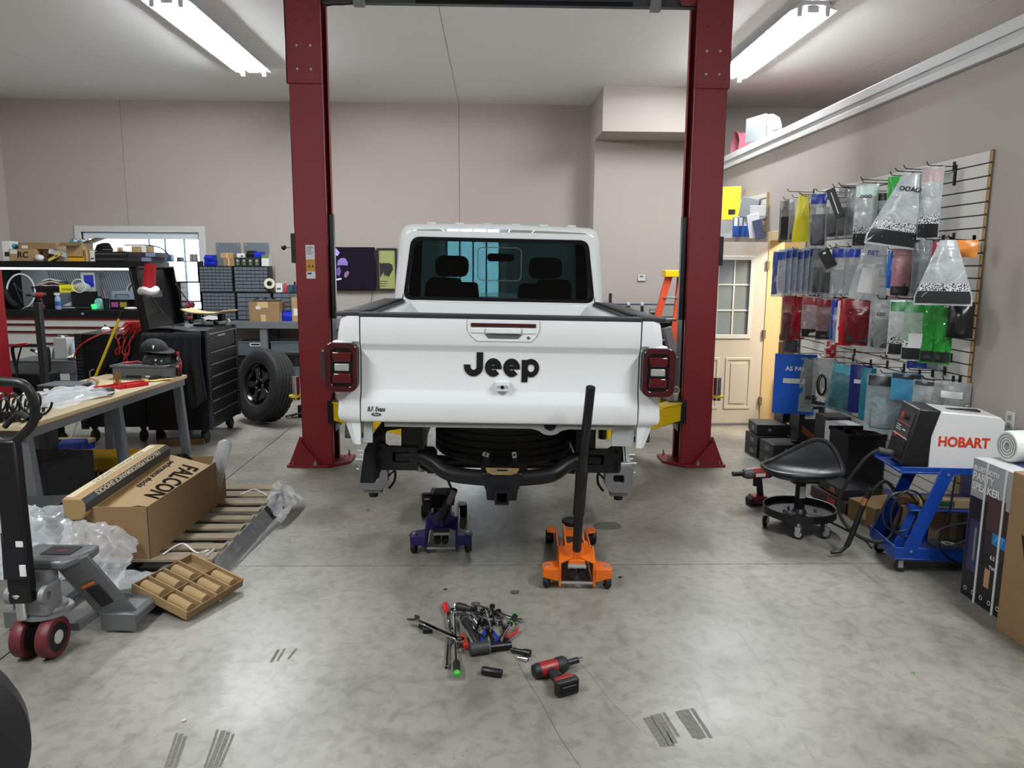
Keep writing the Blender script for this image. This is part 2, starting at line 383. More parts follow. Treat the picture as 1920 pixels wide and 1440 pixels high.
# right wall with a doorway, loft above
DY0, DY1, DZ = 7.32, 8.2, 2.06
LEDZ = 3.16
M_wallr = M_wall
structure('wall_right', MB().box((XR,YF,0),(XR+.14,DY0,LEDZ-.02)).box((XR,DY1,0),(XR+.14,YB,LEDZ-.02)).box((XR,DY0,DZ),(XR+.14,DY1,LEDZ-.02)), M_wallr)
tr = structure('trim_1', MB().box((XR-.03,YF,LEDZ-.15),(XR+.16,YB,LEDZ)), M_trimw)
MB().box((XR-.045,YF,LEDZ-.062),(XR-.03,YB,LEDZ+.012)).build('top_board', M_trimw, tr, bevel=.004)
MB().box((XR-.038,YF,LEDZ-.15),(XR-.03,YB,LEDZ-.1)).build('lower_moulding', M_trimw, tr, bevel=.003)
structure('loft_floor', MB().box((XR+.14,YF,2.66),(6.2,YB,2.8)), mat('loft_board', '#6d6258', .8))
structure('wall_loft', MB().box((6.0,YF,2.8),(6.2,YB,CEIL)), mat('loft_wall_shaded', '#6a615b', .85))  # darker than the wall paint: the loft's shadow is in the colour
# bumped-out part of the back wall and the soffit above it
BX = atY(1107,300,YB).x
structure('wall_bump', MB().box((BX,10.92,0),(XR,YB,CEIL)), M_wall)
structure('soffit', MB().box((BX,10.2,3.52),(XR,10.92,CEIL)), M_wall)
# windows
M_glass = mat('window_glass', '#ffffff', .05, trans=1.0, alpha=.25)
M_outside = mat('daylight_haze', '#ffffff', .9, emit='#e9f4ff', estr=1.6)
def window(name, w, divs, blind_to):
    x0, x1, z0, z1 = w
    o = structure(name, MB().ring([(x0-.09,z0-.09),(x1+.09,z0-.09),(x1+.09,z1+.09),(x0-.09,z1+.09)], [(x0,z0),(x1,z0),(x1,z1),(x0,z1)], YB-.02, YB+.005, 'xz'), M_trimw, bevel=.006)
    MB().ring([(x0,z0),(x1,z0),(x1,z1),(x0,z1)], [(x0+.035,z0+.035),(x1-.035,z0+.035),(x1-.035,z1-.035),(x0+.035,z1-.035)], YB+.06, YB+.11, 'xz').build('frame', M_trimw, o)
    MB().box((x0+.02,YB+.02,z1-.1),(x1-.02,YB+.06,z1-.005)).build('blind_rail', mat('blind', '#cfd8de', .5), o, bevel=.004)
    for d in divs: MB().box((d-.012,YB+.06,z0),(d+.012,YB+.1,z1)).build('mullion', mat('mullion', '#8fa0ad', .5), o)
    MB().box((x0,YB+.084,z0),(x1,YB+.088,z1)).build('pane', M_glass, o)
    k = 0; z = z1-.11
    while z > z0+.05 and blind_to > x0:
        MB().box((x0+.03,YB+.025,z-.012),(blind_to,YB+.05,z-.009)).build('slat', mat('blind', '#cfd8de', .5), o); z -= .035; k += 1
    return o
wx = lambda p: atY(p,470,YB).x
window('window_1', W1, [wx(277), wx(307), wx(343)], wx(268))
window('window_2', W2, [-.5, -.3, -.1], -9)
# side door, open at right angles to the wall
M_door = mat('door_paint', '#bfb8af', .45)
def panel_frame(mb, x0, x1, z0, z1, w, y0, y1): mb.ring([(x0,z0),(x1,z0),(x1,z1),(x0,z1)], [(x0+w,z0+w),(x1-w,z0+w),(x1-w,z1-w),(x0+w,z1-w)], y0, y1, 'xz')
dd = bpy.data.objects.new('door_1', None); COL.objects.link(dd); dd.location = (XR-.03, DY1-.005, .03); dd['kind'] = 'structure'; dd.rotation_euler = (0,0,R(2))
DW, DH = .89, 2.0
b = MB(); ox = [(-DW,0),(0,0),(0,DH),(-DW,DH)]; gx0, gx1, gz0, gz1 = -.72, -.17, .98, 1.82
b.ring(ox, [(gx0,gz0),(gx1,gz0),(gx1,gz1),(gx0,gz1)], -.022, .022, 'xz'); b.build('leaf', M_door, dd)
b = MB(); panel_frame(b, gx0-.03, gx1+.03, gz0-.03, gz1+.03, .045, -.036, -.02); b.build('glazing_frame', M_trimw, dd, bevel=.004)
MB().box((gx0,-.004,gz0),(gx1,.004,gz1)).build('frosted_pane', mat('frosted_glass', '#7d868b', .25, alpha=.96), dd)
for i in (1,2):
    xx = gx0+(gx1-gx0)*i/3; MB().box((xx-.008,-.014,gz0),(xx+.008,-.004,gz1)).build('muntin', M_trimw, dd)
    zz = gz0+(gz1-gz0)*i/3; MB().box((gx0,-.014,zz-.008),(gx1,-.004,zz+.008)).build('muntin', M_trimw, dd)
for (a0,a1) in ((-.78,-.48),(-.41,-.11)):
    b = MB(); panel_frame(b, a0, a1, .16, .74, .03, -.03, -.02); b.build('moulding', M_door, dd, bevel=.004)
    MB().box((a0+.06,-.029,.22),(a1-.06,-.02,.68)).build('raised_panel', M_door, dd, bevel=.006)
for z in (.25, 1.0, 1.75): MB().box((-.012,-.05,z-.05),(.02,.05,z+.05)).build('hinge', mat('hinge_bronze', '#8a7b66', .4, .7), dd, bevel=.003)
fr = structure('trim_2', MB().box((XR-.015,DY1-.015,0),(XR+.155,DY1+.09,DZ-.015)).box((XR-.015,DY0-.09,0),(XR+.155,DY0+.015,DZ-.015)).box((XR-.015,DY0-.09,DZ-.015),(XR+.155,DY1+.09,DZ+.08)), mat('door_frame_wood', '#cdb78e', .5), bevel=.003)
MB().box((XR,DY0,0),(XR+.15,DY1,.02)).build('threshold', mat('threshold_brown', '#5b4a38', .5), fr)
# the room behind the doorway, warm lamp light
M_cream = mat('office_wall', '#d9c59c', .8)
structure('wall_office', MB().box((3.16,9.6,0),(6.2,9.7,2.66)).box((6.1,5.6,0),(6.2,9.7,2.66)).box((3.16,5.5,0),(6.2,5.6,2.66)), M_cream)
ld = bpy.data.lights.new('office_lamp', 'AREA'); ld.shape = 'DISK'; ld.size = .5; ld.energy = 115; ld.color = (1.0,.89,.70)
lo = thing('office_ceiling_lamp', 'round warm lamp on the ceiling of the room behind the door', 'lamp', (4.0,7.0,2.66))
MB().lathe([(.0,-.07),(.2,-.065),(.26,-.03),(.27,0)], 24).build('shade', mat('lamp_shade', '#fff2d6', .5, emit='#ffe3b0', estr=4), lo, smooth=1)
k = bpy.data.objects.new('office_lamp', ld); COL.objects.link(k); k.parent = lo; k.location = (0,0,-.09)
# ================================================================ pickup truck
def tinted(name, tint, gloss=.04):
    if name in MATS: return MATS[name]
    m = bpy.data.materials.new(name); m.use_nodes = True; nt = m.node_tree
    for n in list(nt.nodes): nt.nodes.remove(n)
    out = nt.nodes.new('ShaderNodeOutputMaterial'); tr_ = nt.nodes.new('ShaderNodeBsdfTransparent'); tr_.inputs[0].default_value = tint+(1,)
    gl = nt.nodes.new('ShaderNodeBsdfGlossy'); gl.inputs['Roughness'].default_value = .02
    fr_ = nt.nodes.new('ShaderNodeFresnel'); fr_.inputs[0].default_value = 1.35; mx = nt.nodes.new('ShaderNodeMixShader')
    nt.links.new(fr_.outputs[0], mx.inputs[0]); nt.links.new(tr_.outputs[0], mx.inputs[1]); nt.links.new(gl.outputs[0], mx.inputs[2]); nt.links.new(mx.outputs[0], out.inputs[0])
    MATS[name] = m; return m
M_tint = tinted('privacy_glass', (.145,.225,.235)); M_clear = tinted('clear_glass', (.85,.93,.93))
M_intr = mat('cabin_trim', '#0c0d0e', .8)
M_lensr = mat('red_lens', '#4c060f', .12, coat=.5); M_lensd = mat('dark_red_lens', '#3a060c', .15, coat=.6); M_lensc = mat('clear_lens', '#9b9b98', .2, var=.5, scale=160)
M_rust = mat('surface_rust', '#8a7550', .7, .2, var=.45, scale=30)
M_cap = mat('bed_rail_plastic', '#23262a', .55)
def make_tire(name, Rr, w, rim, parent, n=96, blocks=3, m=None, axis='z'):
    """tyre about local z: tread ribs cut by grooves, rounded shoulders, sidewalls"""
    prof = []   # (half-width fraction, radius, is tread block)
    h = w/2; sw = Rr-rim
    P = [(-.62,rim,0),(-.86,rim+.02,0),(-1.0,rim+sw*.45,0),(-.97,rim+sw*.75,0),(-.86,Rr-.014,1)]
    k = 5
    xs_ = [-.80+1.6*i/k for i in range(k+1)]
    for i in range(k):
        a, b_ = xs_[i], xs_[i+1]; gp = .035
        P += [(a+gp,Rr-.011,0),(a+gp+.01,Rr,1),(b_-gp-.01,Rr,1),(b_-gp,Rr-.011,0)]
    P += [(.86,Rr-.014,1),(.97,rim+sw*.75,0),(1.0,rim+sw*.45,0),(.86,rim+.02,0),(.62,rim,0)]
    vs = []; M_ = len(P)
    for i in range(n):
        t = 2*PI*i/n
        for q, (x, r, f) in enumerate(P):
            rr = r-(.008 if (f and (i+(q//4)*1)%blocks == 0) else 0)
            vs.append((rr*math.cos(t), rr*math.sin(t), x*h))
    fs = []
    for i in range(n):
        j = (i+1)%n
        for q in range(M_):
            l = (q+1)%M_; fs.append((i*M_+q, j*M_+q, j*M_+l, i*M_+l))
    return MB().add(vs, fs).build(name, m or M_rub, parent, smooth=35)
TK = thing('pickup_truck', 'white pickup truck with no wheels raised on the red two-post lift', 'truck', (.022,3.75,0), rot=(0,R(.85),0))
# tailgate
prof = [(.0,1.49),(-.002,1.46),(-.002,1.36),(.002,1.348),(.016,1.326),(.018,1.315),(.018,1.125),(.015,1.115),(-.008,1.064),(-.010,1.05),(-.010,.972),(-.004,.956),(.02,.952),(.075,.952),(.075,1.49)]
tg = MB().prism(prof, -.706, .706, 'yz').build('tailgate', M_white, TK, bevel=.004)
MB().box((-.712,-.004,1.489),(.712,.085,1.51)).build('tailgate_cap', M_cap, tg, bevel=.004)
HX = .01
hp = [(HX-.178,1.486),(HX+.178,1.486),(HX+.182,1.478),(HX+.182,1.435),(HX+.165,1.40),(HX+.14,1.377),(HX-.13,1.377),(HX-.16,1.40),(HX-.182,1.435),(HX-.182,1.478)]
hd = MB().prism(hp, -.0055, -.001, 'xz').build('handle_bezel', M_white, tg, bevel=.002)
MB().prism([(x*1.012-HX*.012,z*1.003-.0043) for x,z in hp], -.0032, -.001, 'xz').build('bezel_gap', mat('panel_gap', '#55595b', .7), hd)
MB().box((HX-.164,-.010,1.449),(HX+.164,-.004,1.469)).build('brake_lamp', M_lensd, hd, bevel=.003)
MB().prism([(HX-.095,1.415),(HX+.095,1.415),(HX+.075,1.392),(HX-.075,1.392)], -.0068, -.004, 'xz').build('finger_recess', mat('recess_grey', '#55595b', .6), hd)
MB().box((HX-.088,-.016,1.418),(HX+.088,-.004,1.446)).build('handle', M_white, hd, bevel=.004)
for s in (-1,1): MB().box((HX+s*.128-.034,-.009,1.418),(HX+s*.128+.034,-.004,1.446)).build('bezel_wing', M_white, hd, bevel=.003)
MB().cyl((HX+.127,-.008,1.398),(HX+.127,-.004,1.398), .008, n=14).build('lock', mat('lock_grey', '#6d7072', .4, .5), hd)
# lettering JEEP built as bold shapes
def letters(parent, x0, z0, s, y):
    """x0,z0 = bottom-left of the word on its base line; s = metres per unit (unit: cap height 380)"""
    mt = mat('badge_black', '#0d0f10', .35)
    def P(pts): return [(x0+a*s, z0+b*s) for a,b in pts]
    def arc(cx, cy, ro, ri, a0, a1, n=22, sx=1.0):
        o = [(cx+sx*ro*math.cos(R(a0+(a1-a0)*i/n)), cy+ro*math.sin(R(a0+(a1-a0)*i/n))) for i in range(n+1)]
        i_ = [(cx+sx*ri*math.cos(R(a0+(a1-a0)*i/n)), cy+ri*math.sin(R(a0+(a1-a0)*i/n))) for i in range(n+1)]
        return o, i_
    def strip(mb, o, i_):
        n = len(o); vs = [(x0+a*s, y, z0+b*s) for a,b in o+i_]+[(x0+a*s, y+.004, z0+b*s) for a,b in o+i_]; k = 2*n; fs = []
        for t in range(n-1): fs += [(t,t+1,n+t+1,n+t),(k+t,k+n+t,k+n+t+1,k+t+1),(t,k+t,k+t+1,t+1),(n+t,n+t+1,k+n+t+1,k+n+t)]
        fs += [(0,n,k+n,k),(n-1,k+n-1,k+2*n-1,2*n-1)]
        mb.add(vs, fs)
    b = MB(); o, i_ = arc(152,148,150,48,180,360); o = [(2,183)]+o+[(302,380)]; i_ = [(104,183)]+i_+[(200,380)]
    strip(b, o, i_); b.build('letter_j', mt, parent)
    for ex in (332, 622):
        b = MB(); cx_, cy_ = ex+131, 143
        o, i_ = arc(cx_, cy_, 146, 44, -2, 318, 30, .9); strip(b, o, i_)
        b.prism(P([(cx_-120,cy_-24),(cx_+130,cy_-24),(cx_+131,cy_+26),(cx_-120,cy_+26)]), y+.0005, y+.004, 'xz')
        b.build('letter_e', mt, parent)
    b = MB(); b.prism(P([(912,-82),(1010,-82),(1010,270),(912,270)]), y+.0005, y+.004, 'xz')
    o, i_ = arc(1060,143,146,62,-180,180,36,.88); strip(b, o, i_); b.build('letter_p', mt, parent)
letters(tg, -.187, 1.197, .000322, .0135)
cm = MB().prism([(-.025,1.176),(.045,1.176),(.047,1.16),(.043,1.122),(-.023,1.122),(-.027,1.16)], -.012, .018, 'xz').build('camera_housing', M_white, tg, bevel=.006)
MB().box((-.018,-.0135,1.140),(.038,-.011,1.154)).build('camera_bezel', mat('bezel_grey', '#a8abad', .4), cm)
MB().cyl((.010,-.016,1.146),(.010,-.011,1.146), .009, n=14).build('camera_lens', M_blkg, cm)
fx = frame((-.628,-.0113,1.022), (1,0,0), (0,0,1))
text('dealer_script', 'B.F. Evans', .034, M_ink, tg, fx, ext=.0006, bold=.0006, shear=.25, sx=.66)
em = MB().prism([(-.628+.025*math.cos(2*PI*i/24), .9955+.0085*math.sin(2*PI*i/24)) for i in range(24)], -.0125, -.010, 'xz').build('dealer_oval', mat('oval_grey', '#3a3f45', .4), tg)
text('oval_script', 'Ford', .014, M_inkw, tg, frame((-.628,-.0131,.9955),(1,0,0),(0,0,1)), ext=.0004, shear=.3)
# bed corners and sides
rows = [(1.492,.805,.0),(1.47,.815,-.002),(1.40,.828,-.002),(1.365,.829,.0),(1.345,.815,.014),(1.315,.816,.016),(1.12,.822,.014),(1.06,.828,-.004),(.985,.835,-.006),(.962,.828,.0),(.945,.80,.012),(.86,.772,.012),(.832,.762,.014)]
for s in (-1,1):
    b = MB()
    def pt(u, v, s=s):
        i = round(u*(len(rows)-1)); z, xo, yf = rows[i]; j = round(v*6); ins = .712
        c = [(ins,.05),(ins,yf),(ins+(xo-ins)*.5,yf),(xo-.035,yf+.002),(xo-.010,yf+.014),(xo,yf+.05),(xo+.004,.36)][j]
        return (s*c[0], c[1], z)
    b.grid(pt, len(rows)-1, 6); cn = b.build('bed_corner', M_white, TK, smooth=28)
    # side panel with wheel arch
    pts = [(.35,1.492),(1.54,1.492),(1.54,.80)]
    pts += [(1.06+.47*math.cos(R(a)), .62+.47*math.sin(R(a))) for a in range(20,165,12)]
    pts += [(.35,.84)]
    MB().prism(pts, s*.80, s*.838, 'yz').build('bed_side', M_white, TK, bevel=.006)
    b = MB(); o_ = [(1.06+.53*math.cos(R(a)), .62+.53*math.sin(R(a))) for a in range(14,176,9)]; i_ = [(1.06+.46*math.cos(R(a)), .62+.46*math.sin(R(a))) for a in range(14,176,9)]
    b.prism(o_+i_[::-1], s*.80, s*.90, 'yz'); b.build('fender_flare', M_cap, TK, bevel=.008)
    MB().box((s*.62,.06,.95),(s*.665,1.53,1.49)).build('bed_wall', M_white, TK)
    MB().box((s*.712 if s>0 else -.83, .0, 1.490),(s*.83 if s>0 else -.712, .09, 1.512)).build('rail_end', M_cap, TK, bevel=.006)
    MB().prism([(s*.66,1.49),(s*.825,1.486),(s*.822,1.506),(s*.80,1.515),(s*.69,1.515),(s*.66,1.505)], .09, 1.53, 'xz').build('rail_cap', M_cap, TK, bevel=.003)
    MB().box((s*.672,.1,1.514),(s*.70,1.5,1.518)).build('rail_groove', M_blkm, TK)
    MB().box((min(s*(.655 if s<0 else .585),s*.70),.03,.838),(max(s*(.655 if s<0 else .585),s*.70),.05,.955)).build('inner_apron', mat('white_shaded', '#a9acab', .5), TK)  # white panel, greyed: shade under the bed put into the colour
    # tail lamp
    cxl = s*.797
    hs = MB().prism([(cxl+a,1.237+b_) for a,b_ in rrect(.165,.246,.04,5)], -.045, .03, 'xz').build('tail_lamp', M_blkg, TK, bevel=.012, seg=3)
    b = MB(); b.ring([(cxl+a,1.237+b_) for a,b_ in rrect(.165,.246,.04,5)], [(cxl+a-s*.006,1.237+b_) for a,b_ in rrect(.108,.192,.025,5)], -.052, -.042, 'xz'); b.build('lens_frame', M_lensd, hs, bevel=.004)
    for zc, w0, w1 in ((1.292,.098,.085),(1.185,.085,.098)):
        MB().prism([(cxl-s*.006-w1/2,zc-.024),(cxl-s*.006+w1/2,zc-.024),(cxl-s*.006+w0/2,zc+.024),(cxl-s*.006-w0/2,zc+.024)], -.056, -.042, 'xz').build('red_lens', M_lensr, hs, bevel=.006)
    MB().box((cxl-s*.006-.036,-.054,1.22),(cxl-s*.006+.036,-.042,1.257)).build('reverse_lens', M_lensc, hs, bevel=.004)
    b = MB(); xo = cxl+s*.0825
    b.prism([(xo-s*.01,-.03),(xo+s*.022,-.02),(xo+s*.026,.05),(xo-s*.01,.06)], 1.175, 1.315, 'xy'); b.build('side_marker', M_cap, hs, bevel=.004)
    MB().prism([(cxl-.05,.0),(cxl+.05,.0),(cxl+.045,.12),(cxl-.045,.12)], 1.35, 1.366, 'xy').build('lamp_hood', M_white, TK, bevel=.006)
# bed floor, bulkhead, sill
MB().box((-.66,.07,.94),(.66,1.53,.97)).build('bed_floor', M_white, TK)
MB().box((-.70,1.50,.95),(.70,1.535,1.495)).build('bed_bulkhead', M_white, TK, bevel=.006)
b = MB(); pl = [(-.59,.958),(-.59,.928)]+[(.16,.928),(.19,.922)]+[(.26+.055*math.cos(R(a)), .925+.03*math.sin(R(a))*1.0) for a in range(200,341,20)]+[(.33,.922),(.36,.928),(.59,.928),(.59,.958)]
b.prism(pl, .012, .05, 'xz'); sl = b.build('bed_sill', mat('sill_grey', '#8b8d8b', .5), TK)
MB().prism([(.26+.032*math.cos(R(a)), .95+.03*math.sin(R(a))) for a in range(180,361,20)], .010, .014, 'xz').build('drain_hole', M_blkm, sl)
# ---- cab shell: loft of outlines along y with window openings left out
zz = [.92,1.40,1.475,1.53,1.86,1.93]
def outline(ins):
    pts = []
    def xw(z): return .787-(z-1.0)*.078-ins
    top = 2.035-ins*.8
    for z in zz: pts.append((xw(z), z))
    r = .085; cxx, czz = xw(top)-r, top-r
    for i in range(1,7): a = PI/2*i/6; pts.append((cxx+r*math.cos(a), czz+r*math.sin(a)))
    for i in range(1,6): t = i/6; pts.append((cxx*(1-2*t), top+.012*math.sin(PI*t)))
    for i in range(6): a = PI/2+PI/2*i/6; pts.append((-cxx+r*math.cos(a), czz+r*math.sin(a)))
    for z in reversed(zz): pts.append((-xw(z), z))
    return pts
VY = [(1.558,.05,0),(1.563,.028,0),(1.58,.010,0),(1.62,0,0),(1.70,0,0),(2.32,0,0),(2.40,0,0),(2.98,0,.35),(3.06,.0,.45)]
OL = [outline(v[1]) for v in VY]; NU = len(OL[0])-1
def cabpt(u, v):
    i, j = round(u*NU), round(v*(len(VY)-1)); y, ins, k = VY[j]; x, z = OL[j][i]
    lean = (z-1.5)*.06 if j < 5 else 0
    return (x, y+lean+(2.0-max(z,1.42))*k, z)
opn = lambda i, j: (i in (3,) or i == NU-4) and j in (4,6)
MB().grid(cabpt, NU, len(VY)-1, skip=opn).build('cab_shell', M_white, TK, smooth=32)
for (i0,i1) in ((3,4),(NU-4,NU-3)):
    for (j0,j1) in ((4,5),(6,7)):
        q = [cabpt(i/NU, j/(len(VY)-1)) for i,j in ((i0,j0),(i1,j0),(i1,j1),(i0,j1))]
        MB().add(q, [(0,1,2,3)]).build('side_window', M_tint, TK, solid=.004)
b = MB(); ou = [(x, z) for x, z in rtrap(1.475,1.35,.92,1.988,.085,5,.01)]; inn = rtrap(1.36,1.245,1.505,1.945,.065,5)
ar = MB(); ar.ring(ou, inn, 1.558, 1.575, 'xz'); ar.v = [Vector((p.x, p.y+(p.z-1.5)*.06, p.z)) for p in ar.v]; ar.build('rear_panel', M_white, TK, bevel=.006)
inb = rtrap(1.30,1.19,1.53,1.918,.05,5)
ar = MB(); ar.ring(inn, inb, 1.566, 1.572, 'xz'); ar.v = [Vector((p.x, p.y+(p.z-1.5)*.06, p.z)) for p in ar.v]; ar.build('window_border', M_blkg, TK)
ar = MB(); ar.prism(inb, 1.568, 1.572, 'xz'); ar.v = [Vector((p.x, p.y+(p.z-1.5)*.06, p.z)) for p in ar.v]; ar.build('rear_window', M_tint, TK)
s0, s1 = atY(888,463,5.32)-Vector((.022,0,0)), atY(971,527,5.32)-Vector((.022,0,0))
cx0, cz0 = (s0.x+s1.x)/2, (s0.z+s1.z)/2
ar = MB(); ar.ring([(cx0+a,cz0+c) for a,c in rrect(s1.x-s0.x,s0.z-s1.z,.035,4)], [(cx0+a,cz0+c) for a,c in rrect(s1.x-s0.x-.012,s0.z-s1.z-.012,.03,4)], 1.562, 1.568, 'xz'); ar.v = [Vector((p.x, p.y+(p.z-1.5)*.06, p.z)) for p in ar.v]; ar.build('slider_frame', mat('slider_grey', '#4a4f52', .35), TK)
for i in range(6): MB().box((-.52+i*.2,1.66,2.036),(-.46+i*.2,2.9,2.052)).build('roof_rib', M_white, TK, bevel=.006)
# windscreen, interior
q = [cabpt(i/NU, 1.0) for i in range(2,NU-1)]
MB().add(q, [tuple(range(len(q)))]).build('windscreen', M_clear, TK)
MB().box((-.74,1.60,.93),(.74,3.4,1.0)).build('cab_floor', M_intr, TK)
MB().box((-.735,3.02,.98),(.735,3.4,1.43)).build('dashboard', M_intr, TK, bevel=.04)
def seat(x, y, w, hz):
    s_ = MB().box((x-w/2,y-.05,1.0),(x+w/2,y+.42,1.2)).build('seat', M_intr, TK, bevel=.03)
    MB().prism([(x-w/2,1.15),(x+w/2,1.15),(x+w/2*.85,hz),(x-w/2*.85,hz)], y-.1, y, 'xz').build('seat_back', M_intr, s_, bevel=.03)
    return s_
for sx in (-.38,.38):
    s_ = seat(sx, 2.45, .5, 1.62); MB().prism([(sx+a,1.745+c) for a,c in rrect(.27,.17,.06,4)], 2.36, 2.44, 'xz').build('headrest', M_intr, s_, bevel=.02)
s_ = seat(0, 1.85, 1.25, 1.52)
for sx in (-.4,.4): MB().prism([(sx+a,1.6+c) for a,c in rrect(.26,.13,.05,4)], 1.76, 1.83, 'xz').build('headrest', M_intr, s_, bevel=.02)
MB().prism([(.02+a,1.83+c) for a,c in rrect(.24,.07,.03,4)], 3.0, 3.03, 'xz').build('rear_view_mirror', M_intr, TK)
MB().bar((-.70,2.36,1.0),(-.66,2.36,1.95),.05,.09).build('pillar_trim', M_intr, TK); MB().bar((.70,2.36,1.0),(.66,2.36,1.95),.05,.09).build('pillar_trim', M_intr, TK)
# bonnet, wings, grille (face the far wall)
MB().prism([(-.62,1.40),(.62,1.40),(.55,1.46),(-.55,1.46)], 3.55, 4.75, 'xz').build('bonnet', M_white, TK, bevel=.03)
for s in (-1,1): MB().box((min(s*.62,s*.92),3.75,1.12),(max(s*.62,s*.92),4.65,1.22)).build('front_fender', M_cap, TK, bevel=.03)
MB().box((-.78,1.62,.86),(.78,3.55,.95)).build('rocker_panel', M_white, TK, bevel=.02)
MB().box((-.62,3.42,.9),(.62,4.72,1.40)).build('engine_bay', M_white, TK, bevel=.02)
gr = MB().box((-.62,4.72,.92),(.62,4.78,1.44)).build('grille', M_white, TK, bevel=.02)
for i in range(7): MB().box((-.3+i*.1-.03,4.775,1.1),(-.3+i*.1+.03,4.785,1.36)).build('grille_slot', M_blkm, gr)
# ---- chassis seen below the tailgate
M_ch = mat('chassis_black', '#131519', .42, .2)
for s in (-1,1):
    MB().box((min(s*.42,s*.53),.22,.74),(max(s*.42,s*.53),4.4,.92)).build('frame_rail', M_ch, TK, bevel=.008)
    b = MB(); b.ring([(s*x,z) for x,z in [(.44,.645),(.66,.645),(.67,.66),(.67,.775),(.655,.795),(.625,.795),(.60,.775),(.44,.775)]], [(s*x,z) for x,z in [(.48,.69),(.57,.69),(.575,.695),(.575,.74),(.57,.745),(.56,.745),(.50,.745),(.48,.745)]], .20, .235, 'xz'); bk = b.build('bumper_bracket', M_ch, TK, bevel=.005)
    MB().box((min(s*.46,s*.60),.236,.67),(max(s*.46,s*.60),.25,.76)).build('bracket_back', M_blkm, bk)
    for zb in (.765,.70,.665): MB().cyl((s*.645,.192,zb),(s*.645,.205,zb), .011, n=10).build('bolt_hole', M_blkm, bk)
    MB().box((min(s*.50,s*.515),.3,.66),(max(s*.50,s*.515),.55,.92)).build('shackle', M_ch, TK)
    MB().lathe([(.03,.0),(.045,.01),(.048,.10),(.03,.12)], 16, (s*.42,.75,.52)).build('bump_stop', M_rub, TK, smooth=1)
    MB().cyl((s*.48,.8,.48),(s*.44,.72,.92),.028,n=12).build('shock_absorber', M_steel, TK, smooth=1)
    # brakes
    hub = MB().lathe([(.0,-.012),(.178,-.012),(.178,-.004),(.165,-.004),(.165,.004),(.178,.004),(.178,.014),(.075,.014),(.07,.05),(.03,.055),(.0,.055)], 40, (s*.835,1.12,.455), (s,0,0)).build('brake_rotor', M_castal, TK, smooth=30)
    MB().cyl((s*.80,1.12,.455),(s*.822,1.12,.455), .15, n=28).build('dust_shield', M_blkm, hub)
    for i in range(5):
        a = 2*PI*i/5+.3; c = Vector((s*.885,1.12+.0635*math.cos(a),.455+.0635*math.sin(a)))
        MB().cyl(c, c+Vector((s*.045,0,0)), .0065, n=8).build('wheel_stud', M_zinc, hub, smooth=1)
    b = MB(); b.ring([(s*x,z) for x,z in [(.70,.43),(.735,.50),(.86,.495),(.885,.47),(.885,.34),(.86,.31),(.74,.31),(.70,.37)]], [(s*x,z) for x,z in [(.755,.425),(.765,.43),(.82,.43),(.825,.425),(.825,.385),(.82,.38),(.77,.38),(.755,.39)]], .915, .985, 'xz'); ca = b.build('caliper', M_castal, TK, bevel=.012, seg=3)
    MB().box((min(s*.75,s*.83),.95,.375),(max(s*.75,s*.83),.97,.435)).build('brake_pad', M_blkm, ca)
    MB().cyl((s*.735,.93,.495),(s*.87,.93,.505), .018, n=12).build('slide_pin', M_zinc, ca, smooth=1)
    MB().box((min(s*.74,s*.86),.93,.285),(max(s*.74,s*.86),.99,.312)).build('caliper_bridge', M_castal, ca, bevel=.006)
    MB().lathe([(.0,-.035),(.028,-.03),(.032,0)], 14, (s*.80,.96,.287)).build('piston_boot', M_rub, ca, smooth=1)
    MB().tube(smooth_path([(s*.70,.94,.40),(s*.66,.95,.43),(s*.665,.97,.36),(s*.70,.96,.31)],5), .008, 6).build('brake_hose', M_steelblk, ca, smooth=1)
MB().cyl((-.80,1.12,.455),(.80,1.12,.455), .042, n=18).build('rear_axle', M_ch, TK, smooth=1)
MB().ball((.05,1.12,.46),(.17,.15,.15)).build('differential', M_ch, TK, smooth=1)
pth = smooth_path([(-.56,.24,.712),(-.44,.24,.714),(-.36,.22,.69),(-.27,.18,.64),(-.12,.165,.622),(.0,.165,.62),(.14,.165,.622),(.29,.18,.64),(.38,.22,.69),(.46,.24,.714),(.56,.24,.712)], 5)
MB().tube(pth, .043, 14).build('hitch_tube', M_steelblk, TK, smooth=1)
hr = MB().prism([(-.085,.66),(.125,.66),(.135,.635),(.105,.56),(.10,.508),(-.06,.508),(-.065,.56),(-.095,.635)], .115, .135, 'xz').build('hitch_plate', M_ch, TK, bevel=.005)
b = MB(); b.ring([(.02+a,.545+c) for a,c in rrect(.076,.076,.008,2)], [(.02+a,.545+c) for a,c in rrect(.056,.056,.004,2)], .04, .30, 'xz'); b.build('receiver_tube', M_ch, hr)
MB().box((-.008,.1,.517),(.048,.28,.573)).build('receiver_inside', M_blkm, hr)
MB().box((-.06,.118,.508),(.10,.17,.53)).build('chain_plate', M_ch, hr, bevel=.004)
b = MB(); b.ring([(.02+a,c) for a,c in [(-.09,.69),(.09,.69),(.08,.668),(.05,.655),(-.05,.655),(-.08,.668)]], [(.02+a,c) for a,c in [(-.03,.684),(.03,.684),(.03,.679),(.025,.674),(-.025,.674),(-.03,.679)]], .10, .112, 'xz'); b.build('rusty_bracket', M_rust, hr)
for sx, an in ((-.07,.3),(.085,1.4)):
    b = MB(TR(.0+sx,.19,.742,0,an,0)); b.ring([(a,c) for a,c in rrect(.034,.022,.003,2)], [(a,c) for a,c in rrect(.014,.014,.006,2)], 0, .003, 'xz'); b.build('clip_nut', M_zinc, TK)
MB().box((-.08,.195,.66),(-.045,.21,.76)).build('plate_tab', M_ch, hr); MB().box((.07,.195,.66),(.105,.21,.76)).build('plate_tab', M_ch, hr)
